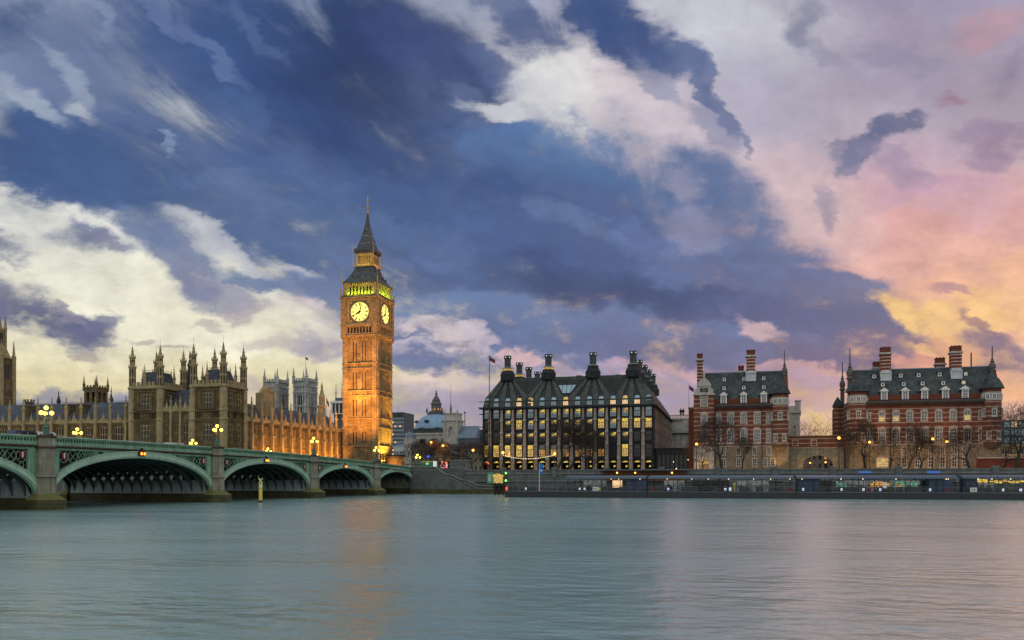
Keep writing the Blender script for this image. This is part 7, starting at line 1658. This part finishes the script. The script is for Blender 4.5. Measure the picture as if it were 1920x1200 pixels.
# pier kiosks with hipped roofs behind the floating pier
for pa, pb, ps, pe, lb in ((1594, 1655, 1610, 1634, 'dark hipped kiosk roof with blue sign before the lit amber window'), (1715, 1790, 1738, 1763, 'dark hipped kiosk roof with blue sign before the second tall street lamp')):
    v = -6; x0, x1 = U(pa, v), U(pb, v); z0, z1 = Z(pa, 893, v), Z(pa, 886.5, v); r = thing('pier_kiosk', lb, 'kiosk', ((x0+x1)/2, v, 1)); mb = MB()
    mb.box(x0+.6, x1-.6, v+.4, v+4, 1, z0, 1); mb.add([(x0, v-.5, z0), (x1, v-.5, z0), (x1, v+4.5, z0), (x0, v+4.5, z0), (x0+2.4, v+2, z1), (x1-2.4, v+2, z1)], [(0,1,5,4), (1,2,5), (2,3,4,5), (3,0,4), (0,3,2,1)], 0)
    mb.build('cabin', [MT['pont'], MT['navy']], r); mb = MB(); mb.box(U(ps, v), U(pe, v), v-.2, v, z1-.1, z1+.42); mb.build('sign_board', MT.setdefault('signblue', glow('blue_sign_board', col(50, 95, 165), .55)), r)
# yellow river marker
v = Vw(488.5, 9); u_ = 9.0; D_ = depth(488.5, v); ym = thing('river_marker', 'yellow wooden river marker post with a cross top in front of the second arch', 'marker post', (u_, v, 0)); zt2 = CH + (900-908)*D_/FPX
zt2 = 4.1 - 6.5*D_/FPX; r_ = .32
mb = MB(); mb.lathe(u_, v, [(.36, -3), (.36, .35)], 10, 1); mb.lathe(u_, v, [(.34, .35), (.32, zt2)], 10, 0)
mb.build('post', [MT['yellow'], MT['dark']], ym); mb = MB()
for s2 in (-1, 1): mb.tube((u_-.45*s2*CT, v-.45*s2*ST*-1, zt2+.05), (u_+.45*s2*CT, v+.45*s2*ST*-1, zt2+.95), .11, .11, 5)
mb.box(u_-.1, u_+.35, v-.35, v+.1, zt2-.8, zt2-.2); mb.build('cross_topmark', MT.setdefault('ypale', mat('pale_yellow_paint', (.75, .70, .35), .5, .1, 1)), ym)

# ------------------------------------------------------------------ street lamps on the embankment
def tall_lamp(label, px, py, v, group='tall sodium street lamps', gl='globe_or', r_=.36, zb=LAND, energy=3800):
    u_, z_ = U(px, v), Z(px, py, v); r = thing('street_lamp', label, 'street lamp', (u_, v, zb), group)
    mb = MB(); mb.lathe(u_, v, [(.2, zb), (.2, zb+.9), (.11, zb+1.1), (.07, z_-.35)], 8); mb.tube((u_, v, z_-.4), (u_, v-.0, z_-.15), .14, .2, 6); mb.build('column', MT['dark'], r)
    mb = MB(); mb.ball((u_, v, z_+.05), r_, 10, 6); mb.build('globe', MT[gl], r)
    mb = MB(); mb.lathe(u_, v, [(r_*.8, z_+r_*.95), (r_*.3, z_+r_*1.3), (.03, z_+r_*1.6)], 8); mb.build('cap', MT['dark'], r)
    spot('lamp_light', (u_, v+r_+.35, z_-.1), (u_, v+8, z_-4.0), energy, (1, .42, .09), 140, .5, .25)   # spot added beside the globe, turned inland so the river shows no glint
    return r
for px, py, v, lb in ((887, 844.5, 14, 'orange street lamp just left of the bronze office block'), (808, 829.5, 40, 'orange street lamp in front of the dome, higher of the two'), (830.5, 836, 32, 'orange street lamp left of the chariot statue'),
                      (1306, 833, 12, 'orange street lamp at the left end of the smaller brick block'), (1573, 821.5, 9, 'brightest orange street lamp by the left end of the larger brick block'), (1630.5, 829, 20, 'orange street lamp before the left side of the larger brick block'),
                      (1749, 823.5, 9, 'tall orange street lamp with black pole at the middle of the larger brick block'), (1775.5, 828.5, 20, 'shorter orange street lamp just right of the tall black one')):
    tall_lamp(lb, px, py, v)
for px, py, v, lb in ((1548, 867, 40, 'small amber lamp at the right side of the carriage arch'), (1519, 868, 40, 'small amber lamp inside the carriage arch'), (1588, 886, 12, 'low amber lamp near the foot of the brightest street lamp')):
    tall_lamp(lb, px, py, v, 'small amber lamps near the carriage arch', 'globe_or', .22, LAND, 300)
for px, py, lb in ((943, 849, 'ornate globe lamp on the parapet holding the left end of the festoon'), (1040, 851, 'ornate globe lamp on the parapet holding the right end of the festoon')):
    u_ = U(px, .1); z_ = Z(px, py, .1); r = thing('parapet_lamp', lb, 'street lamp', (u_, .1, ZP+.6), 'globe lamps on the embankment parapet')
    mb = MB(); mb.lathe(u_, .1, [(.55, ZP+.6), (.4, ZP+.9), (.45, ZP+1.3), (.16, ZP+1.6), (.12, z_-.6), (.2, z_-.5), (.12, z_-.35)], 8); mb.build('column', MT['dark'], r); mb = MB(); mb.ball((u_, .1, z_), .36, 10, 7); mb.build('globe', MT['globe_or'], r)
for px, lb in ((1685, 'black lantern lamp with cool white light on the parapet, left of the two'), (1866, 'black lantern lamp with cool white light on the parapet near the right end')):
    u_ = U(px, .1); z_ = Z(px, 874.5, .1); r = thing('lantern_lamp', lb, 'street lamp', (u_, .1, ZP+.6), 'white lantern lamps on the parapet'); mb = MB(); mb.lathe(u_, .1, [(.3, ZP+.6), (.1, ZP+1.0), (.07, z_-.2)], 6); mb.lathe(u_, .1, [(.2, z_+.18), (.28, z_+.25), (.05, z_+.7)], 6); mb.build('column', MT['dark'], r); mb = MB(); mb.lathe(u_, .1, [(.1, z_-.2), (.2, z_+.17)], 6); mb.build('lantern', MT['whitel'], r)
# festoon between the two parapet lamps
fs = thing('festoon_lights', 'sagging string of warm bulbs between the two parapet globe lamps', 'string lights', (U(990, 0), .1, 10)); ua, ub2 = U(944, .1), U(1039, .1); bl = MB(); bl.ball((0,0,0), .085, 6, 4); bme = mesh_of(bl, 'bulb', [MT['bulb']])
mb = MB(); prev = None; za = Z(945, 853, .1); sag = Z(945, 853, .1) - Z(990, 859.5, .1)
for k in range(31):
    q = k/30; p = (ua+(ub2-ua)*q, .1, za - sag*4*q*(1-q)); 
    if prev: mb.tube(prev, p, .025, .025, 3)
    prev = p
    inst(bme, fs, (p[0], p[1], p[2]-.12), name='bulb')
mb.build('cable', MT['dark'], fs)
# signs, kiosks near the bridge end
def light_signal(name, label, px, py, v, mt, zb=LAND, r_=.2):
    u_, z_ = U(px, v), Z(px, py, v); r = thing(name, label, 'traffic light', (u_, v, zb)); mb = MB(); mb.tube((u_, v, zb), (u_, v, z_-.4), .06, None, 6); mb.box(u_-.2, u_+.2, v-.05, v+.2, z_-.75, z_+.35); mb.build('housing', MT['dark'], r); mb = MB(); mb.ball((u_, v-.1, z_), r_, 8, 6); mb.build('lamp', MT[mt], r)
light_signal('traffic_light', 'red traffic light before the left arches of the bronze office block', 916, 869, 12, 'red')
light_signal('traffic_light', 'red traffic light above the bridge parapet near the clock tower', 634.5, 857.5, 10, 'red', LAND, .22)
v = 14; u_ = U(803, v); rs = thing('road_sign', 'round blue lit road sign on a pole above the green hoarding', 'road sign', (u_, v, LAND)); z_ = Z(803, 856, v); mb = MB(); mb.tube((u_, v, LAND), (u_, v, z_), .06, None, 6); mb.build('pole', MT['dark'], rs); mb = MB(); mb.prism([(u_+.48*cos(2*pi*k/20), z_+.48*sin(2*pi*k/20)) for k in range(20)], 'y', v-.12, v-.06, 0); mb.prism([(u_-.2, z_-.06), (u_+.02, z_-.06), (u_+.02, z_-.28), (u_+.28, z_), (u_+.02, z_+.28), (u_+.02, z_+.06), (u_-.2, z_+.06)], 'y', v-.14, v-.125, 1); mb.build('sign_face', [MT['bluesign'], MT['white']], rs)
v = 3.2; x0, x1 = U(790, v), U(812, v); z0, z1 = Z(800, 875, v), Z(800, 864, v); hb = thing('green_hoarding', 'dark green lit advertising panel with a pale emblem at the bridge end', 'hoarding', ((x0+x1)/2, v, LAND)); mb = MB(); mb.box(x0, x1, v, v+1.6, LAND, z1, 0); mb.box(x1, x1+.7, v+.1, v+1.5, LAND, z1-.1, 1); xm = (x0+x1)/2; zm = (z0+z1)/2
mb.prism([(xm-.7, zm), (xm-.15, zm+.15), (xm, zm+.5), (xm+.15, zm+.15), (xm+.7, zm), (xm+.15, zm-.15), (xm, zm-.5), (xm-.15, zm-.15)], 'y', v-.03, v-.003, 1); mb.box(x0+.2, x1-.2, v-.02, v-.003, z1-.3, z1-.2, 2); mb.build('panel', [MT.setdefault('hoardg', glow('green_panel_light', col(18, 80, 45), .6)), MT['whitel'], MT['ceil']], hb)
v = 4.5; x0, x1 = U(822, v), U(840, v); sv = thing('souvenir_stall', 'small souvenir stall crowded with bright red and white goods beside the plinth', 'stall', ((x0+x1)/2, v, LAND)); z1 = Z(830, 865, v); mb = MB(); mb.box(x0, x1, v+.2, v+1.8, LAND, z1, 0); mb.box(x0-.2, x1+.2, v-.5, v+1.9, z1, z1+.15, 1); mb.build('stall_box', [MT['dark'], MT.setdefault('redroof', mat('red_awning', (.45, .03, .03), .6, .2, 2))], sv)
rng = random.Random(2)
for k in range(26):
    x = x0+.1+(x1-x0-.5)*rng.random(); z = LAND+.6+(z1-LAND-.9)*rng.random(); s2 = rng.uniform(.15, .4); mb = MB(); mb.box(x, x+s2, v-.12+k*.008, v+.19, z, z+s2*1.1); mb.build('goods', rng.choice([MT['red'], MT['cream'], MT['whitel'], MT.setdefault('pinkl', glow('pink_goods_light', (.9, .12, .3), .9)), MT['warm']]), sv)
v = 34; x0, x1 = U(727, v), U(758, v); z1 = Z(740, 855, v); oh = thing('orange_hoarding', 'curved orange lit hoarding at the foot of the clock tower', 'hoarding', ((x0+x1)/2, v, LAND)); mb = MB(); K = 10; xm = (x0+x1)/2; hw = (x1-x0)/2
pp_ = [(xm-hw*cos(pi*k/K), v-1.6*sin(pi*k/K)) for k in range(K+1)]
for a, b_ in zip(pp_, pp_[1:]): mb.add([(*a, LAND), (*b_, LAND), (*b_, z1), (*a, z1)], [(0,1,2,3)], 0)
mb.box(x0-.2, x1+.2, v-1.9, v+.3, z1, z1+.35, 1); mb.build('panel', [MT.setdefault('hoardo', mat('orange_hoarding_paint', (.75, .33, .08), .6, .12, 1)), MT['dark']], oh); spot('hoarding_light', (xm, v-7, LAND+3.5), (xm, v, LAND+1.5), 900, (1, .6, .2), 80)
v = 30; x0, x1 = U(707, v), U(723, v); z1 = Z(714, 850, v); bs = thing('bus_shelter', 'dark framed shelter with amber panels at the base of the clock tower', 'shelter', ((x0+x1)/2, v, LAND)); mb = MB(); mb.box(x0, x1, v, v+2.5, z1-.25, z1, 0); mb.box(x0, x1, v+.3, v+.35, z1-1.9, z1-.3, 1)
for x in (x0, (x0*2+x1)/3, (x0+2*x1)/3, x1-.15): mb.box(x, x+.2, v+.05, v+.3, LAND, z1-.2, 0)
mb.box(x0, x1, v+.02, v+.28, z1-1.3, z1-1.1, 0); mb.build('frame', [MT['dark'], MT['warm2']], bs)

# ------------------------------------------------------------------ bare trees
def tree_meshes(seed, H, spread, lv=6, lean=0.0, trunk_h=.28, up=.5, r0=None):
    rng = random.Random(seed); tk, tw_ = MB(), MB(); r0 = r0 or H*.031
    def grow(p, d, ln, r, k):
        n_ = 3 if k < 3 else 2; q = p
        for s2 in range(n_):
            d = (d + Vector((rng.gauss(0, .16), rng.gauss(0, .16), rng.gauss(0, .10)+.03))).normalized(); e = q + d*(ln/n_); rr_ = r*(.86 if s2 else .93)
            (tk if k < 3 else tw_).tube(q, e, r, rr_, 6 if k < 2 else (4 if k < 4 else 3)); q = e; r = rr_
        if k >= lv: return
        m_ = 3 if k > 0 else 4
        if k >= 4 and rng.random() < .5: m_ = 2
        for j in range(m_):
            a = 2*pi*(j+rng.random()*.7)/m_; ax = d.orthogonal().normalized(); ax.rotate(Matrix.Rotation(a, 3, d)); sp_ = spread*rng.uniform(.5, 1.1)
            nd = (d*(1-sp_*.4) + ax*sp_ + Vector((0, 0, up*.25))).normalized(); grow(q - d*(ln*.12*rng.random()), nd, ln*rng.uniform(.66, .94), max(r*rng.uniform(.52, .68), .026), k+1)
    grow(Vector((0,0,-.3)), Vector((lean, 0, 1)).normalized(), H*trunk_h, r0, 0)
    return mesh_of(tk, 'trunk', [MT['bark']]), mesh_of(tw_, 'crown', [MT['twig']])
TM = [tree_meshes(11, 17, .95, 7, 0, .24), tree_meshes(23, 17, .8, 7, .1, .26), tree_meshes(37, 17, 1.0, 7, -.08, .22), tree_meshes(5, 17, .9, 7, .03, .27), tree_meshes(8, 17, .9, 5, .03, .3)]
def bare_tree(label, px, ptop, v, k, name='bare_tree', rz=0.0, group='bare winter trees', sx_=1.0):
    u_ = U(px, v); Ht = Z(px, ptop, v) - LAND
    zmax = TMH[k]; s2 = Ht/zmax
    r = thing(name, label, 'tree', (0,0,0), group)
    for me, nm in zip(TM[k], ('trunk', 'crown')): inst(me, r, (0,0,0), name=nm)
    r.location = (u_, v, LAND); r.rotation_euler = (0, 0, rz); r.scale = (s2*sx_, s2*sx_, s2)
    return r
TMH = [max(v_.co.z for v_ in a[1].vertices) for a in TM]
for a in [(1354, 768, 10, 0, 0.4, .82, 'large bare plane tree in front of the smaller brick block'), (1044, 772, 10, 1, 1.2, .8, 'bare plane tree in front of the office block, nearer the festoon'),
          (1068, 768, 16, 3, 2.6, .9, 'bare plane tree before the office block, right of its twin'), (1100, 790, 18, 2, 4.0, .8, 'thin bare tree before the right half of the office block'),
          (1622, 772, 10, 2, 1.0, .72, 'bare plane tree before the left turret of the larger brick block'), (1667, 790, 9, 3, 3.0, .62, 'slim bare tree lit orange right of the amber window'),
          (1725, 812, 8, 0, 2.2, .95, 'knotty bare plane tree at the middle of the larger brick block'), (1818, 785, 9, 2, 5.2, .86, 'broad bare plane tree before the right turret of the larger brick block'),
          (1700, 785, 26, 1, .5, .8, 'pale bare tree close to the wall of the larger brick block'), (1590, 800, 24, 1, 2.0, .7, 'bare tree behind the brightest street lamp'),
          (1905, 745, 12, 0, 3.3, .8, 'tall bare tree at the far right edge'), (1880, 800, 20, 3, 1.9, .9, 'low bare tree over the garden wall at the right'),
          (1527, 772, 75, 4, .2, 1.2, 'bare tree on the skyline above the link building, larger of the two'), (1553, 775, 80, 4, 1.4, 1.1, 'bare tree on the skyline above the link building, right one'),
          (786, 822, 30, 3, .8, 1.1, 'dusky bare tree at the left under the dome'), (812, 818, 45, 0, 2.4, 1.1, 'bushy bare tree directly below the dome'), (836, 822, 36, 1, 4.1, 1.1, 'bare tree before the white entrance tower'),
          (862, 826, 34, 2, .3, 1.0, 'bare tree just behind the chariot statue'), (884, 820, 30, 0, 5.0, 1.1, 'brown bare tree left of the office block corner'), (899, 826, 34, 3, 2.9, .8, 'small bare tree touching the office block corner'),
          (1318, 800, 22, 3, 4.4, .7, 'slim bare tree before the stone gable bay of the smaller brick block'), (1390, 812, 24, 1, 5.7, .7, 'slight bare tree close to the middle of the smaller brick block')]:
    bare_tree(a[6], a[0], a[1], a[2], a[3], rz=a[4], sx_=a[5])

# ------------------------------------------------------------------ people and vehicles
def person_mesh(pose, name='person'):
    """one skinned body, coloured by height: trousers, coat, skin, hair"""
    V = [(0,0,.95), (0,0,1.15), (0,0,1.38), (0,0,1.5), (0,-.01,1.64), (0,0,1.74),
         (.1,0,.9), (.11,pose*.12,.5), (.11,pose*.28-.02,.08), (.11,pose*.28-.16,.04), (-.1,0,.9), (-.11,-pose*.12,.5), (-.11,-pose*.26+.04,.08), (-.11,-pose*.26-.12,.04),
         (.19,0,1.4), (.25,-pose*.12,1.13), (.24,-pose*.3-.04,.92), (-.19,0,1.4), (-.25,pose*.12,1.13), (-.24,pose*.24-.06,.92)]
    R_ = [.15,.14,.16,.06,.105,.08,.10,.07,.05,.04,.10,.07,.05,.04,.07,.05,.035,.07,.05,.035]
    E_ = [(0,1),(1,2),(2,3),(3,4),(4,5),(0,6),(6,7),(7,8),(8,9),(0,10),(10,11),(11,12),(12,13),(2,14),(14,15),(15,16),(2,17),(17,18),(18,19)]
    me = bpy.data.meshes.new(name); me.from_pydata(V, E_, []); o = bpy.data.objects.new(name, me); COL.objects.link(o)
    o.modifiers.new('skin', 'SKIN'); o.modifiers.new('sub', 'SUBSURF').levels = 1
    for sv_, r_ in zip(me.skin_vertices[0].data, R_): sv_.radius = (r_, r_*.8 if r_ > .1 else r_)
    me.skin_vertices[0].data[0].use_root = True
    dg = bpy.context.evaluated_depsgraph_get(); m2 = bpy.data.meshes.new_from_object(o.evaluated_get(dg)); bpy.data.objects.remove(o); m2.name = name; return m2
PM = [person_mesh(.0), person_mesh(.9), person_mesh(-.7)]
coats = [mat('dark_coat', (.03, .03, .04), .9, .2, 3), mat('navy_coat', (.03, .05, .12), .9, .2, 3), mat('red_coat', (.35, .04, .04), .9, .2, 3), mat('pale_coat', (.55, .55, .55), .9, .2, 3), mat('brown_coat', (.14, .08, .04), .9, .2, 3)]
hair = mat('dark_hair', (.02, .015, .01), .8, .2, 5); trous = mat('dark_trousers', (.03, .035, .05), .9, .2, 3)
cache = {}
def person(label, loc, k, ci, rz, h_=1.0):
    if (k, ci) not in cache:
        m2 = PM[k].copy(); m2.name = 'person'; m2.materials.clear()
        for q in (trous, coats[ci], MT['skin'], hair): m2.materials.append(q)
        for p in m2.polygons:
            c = p.center; p.use_smooth = True
            p.material_index = 0 if c.z < .92 and abs(c.x) < .2 else (3 if c.z > 1.7 or (c.z > 1.58 and c.y > .02) else (2 if c.z > 1.5 or (c.z < .98 and abs(c.x) > .2) else 1))
        cache[(k, ci)] = m2
    o = bpy.data.objects.new('person', cache[(k, ci)]); COL.objects.link(o); o.location = loc; o.rotation_euler = (0,0,rz); o.scale = (h_,)*3
    tag(o, label, 'person', 'people on and near the bridge'); return o
CN = ['dark', 'navy', 'red', 'pale grey', 'brown']
rng = random.Random(12); used = set()
spots_ = [(35, 'left of the nearest lamp'), (52, 'two steps left of the nearest lamp'), (66, 'close to the nearest lamp on its left'), (76, 'leaning near the nearest lamp'), (118, 'just right of the nearest lamp'), (142, 'left of the lowest far lamp'), (160, 'walking past the first palace buttresses'), (178, 'before the long wing, left of mid arch'),
          (232, 'before the left pavilion tower'), (252, 'above the first signal light'), (262, 'just past the first signal light'), (318, 'before the middle of the pavilion'), (345, 'beside the pavilion lamp'), (372, 'just left of the second stone pier'), (384, 'almost at the second stone pier'), (412, 'just right of the second stone pier'), (440, 'before the first orange bays'), (452, 'a step along from the orange bays'), (487, 'above the second signal light'), (520, 'before the middle of the orange wing'), (548, 'right of the middle of the orange wing'), (570, 'left of the third stone pier'), (606, 'right of the third stone pier'), (640, 'left of the clock tower'), (660, 'below the clock tower'), (694, 'left of the fourth stone pier')]
for px, where in spots_:
    uu = -1.6 - rng.random()*1.6; v_ = Vw(px, uu); ci = rng.choice([0, 0, 1, 2, 3, 4, 0]); 
    person('%s coated person on the bridge pavement, %s' % (CN[ci], where), (uu, v_, ztop(v_)-1.24), rng.choice([0, 1, 2]), ci, rng.choice([0, pi]) + rng.gauss(0, .2), rng.uniform(.94, 1.05))
rng = random.Random(21)
near_ = [(708, 'under the shelter'), (713, 'beside the shelter post'), (720, 'at the right end of the shelter'), (729, 'at the left end of the orange hoarding'), (734, 'before the orange hoarding, left part'), (739, 'before the orange hoarding, middle'), (745, 'before the orange hoarding, right part'), (751, 'before the right end of the orange hoarding'), (757, 'past the orange hoarding'), (763, 'right of the orange hoarding by two steps'), (768, 'in the crowd left of the stairs lamp'), (773, 'near the stairs lamp'), (777, 'touching the stairs lamp from the left')]
for px, where in near_:
    uu = -2 - rng.random()*3; v_ = Vw(px, uu) ; ci = rng.choice([0, 1, 2, 3, 4]); v_ = min(v_, 6)
    person('%s coated person at the bridge end, %s' % (CN[ci], where), (uu, v_, (ztop(v_)-1.24) if v_ < 0 else LAND+.3), rng.choice([0, 1, 2]), ci, rng.choice([0, pi]) + rng.gauss(0, .3), 1.0)
def vehicle(label, px, kind, c, lane=-9):
    v_ = Vw(px, lane); r = thing(kind, label, 'van' if kind == 'van' else 'car', (lane, v_, ztop(v_)-1.25), None)
    mb = MB(); L_ = 4.3 if kind == 'car' else 5.2; h_ = 1.5 if kind == 'car' else 2.35
    prof_ = [(-L_/2, .3), (L_/2, .3), (L_/2, .8), (L_/2-.9, .95), (L_/2-1.7, h_), (-L_/2+.7, h_), (-L_/2+.1, .9)] if kind == 'car' else [(-L_/2, .35), (L_/2, .35), (L_/2, 1.0), (L_/2-.9, 1.25), (L_/2-1.5, h_), (-L_/2+.1, h_), (-L_/2, 1.9)]
    z_ = ztop(v_)-1.25
    mb.prism([(v_+a, z_+b_) for a, b_ in prof_], 'x', lane-.85, lane+.85, 0); mb.build('body', c, r)
    mb = MB(); mb.prism([(v_+a*.8+.0, z_+b_) for a, b_ in ((-L_*.36, h_*.64), (L_*.30, h_*.64), (L_*.16, h_*.94), (-L_*.30, h_*.94))], 'x', lane-.87, lane+.87); mb.build('side_window', MT['glass_dk'], r)
    wm_ = MB()
    for a in (-L_*.3, L_*.3):
        for s2 in (-.8, .8):
            w2 = MB(); w2.prism([(v_+a+.33*cos(2*pi*k/12), z_+.33+.33*sin(2*pi*k/12)) for k in range(12)], 'x', lane+s2-.12, lane+s2+.12); w2.build('wheel', MT['dark'], r)
vehicle('white van crossing the bridge behind the nearest lamp', 84, 'van', MT['white']); vehicle('dark van crossing the bridge left of the nearest lamp', 48, 'van', MT['navy']); vehicle('pale van crossing the bridge before the pavilion', 330, 'van', MT['white'], -12)
vehicle('dark car crossing the bridge before the long palace wing', 190, 'car', MT['dark'], -11); vehicle('red car waiting on the bridge before the orange wing', 456, 'car', MT['redroof'], -11)
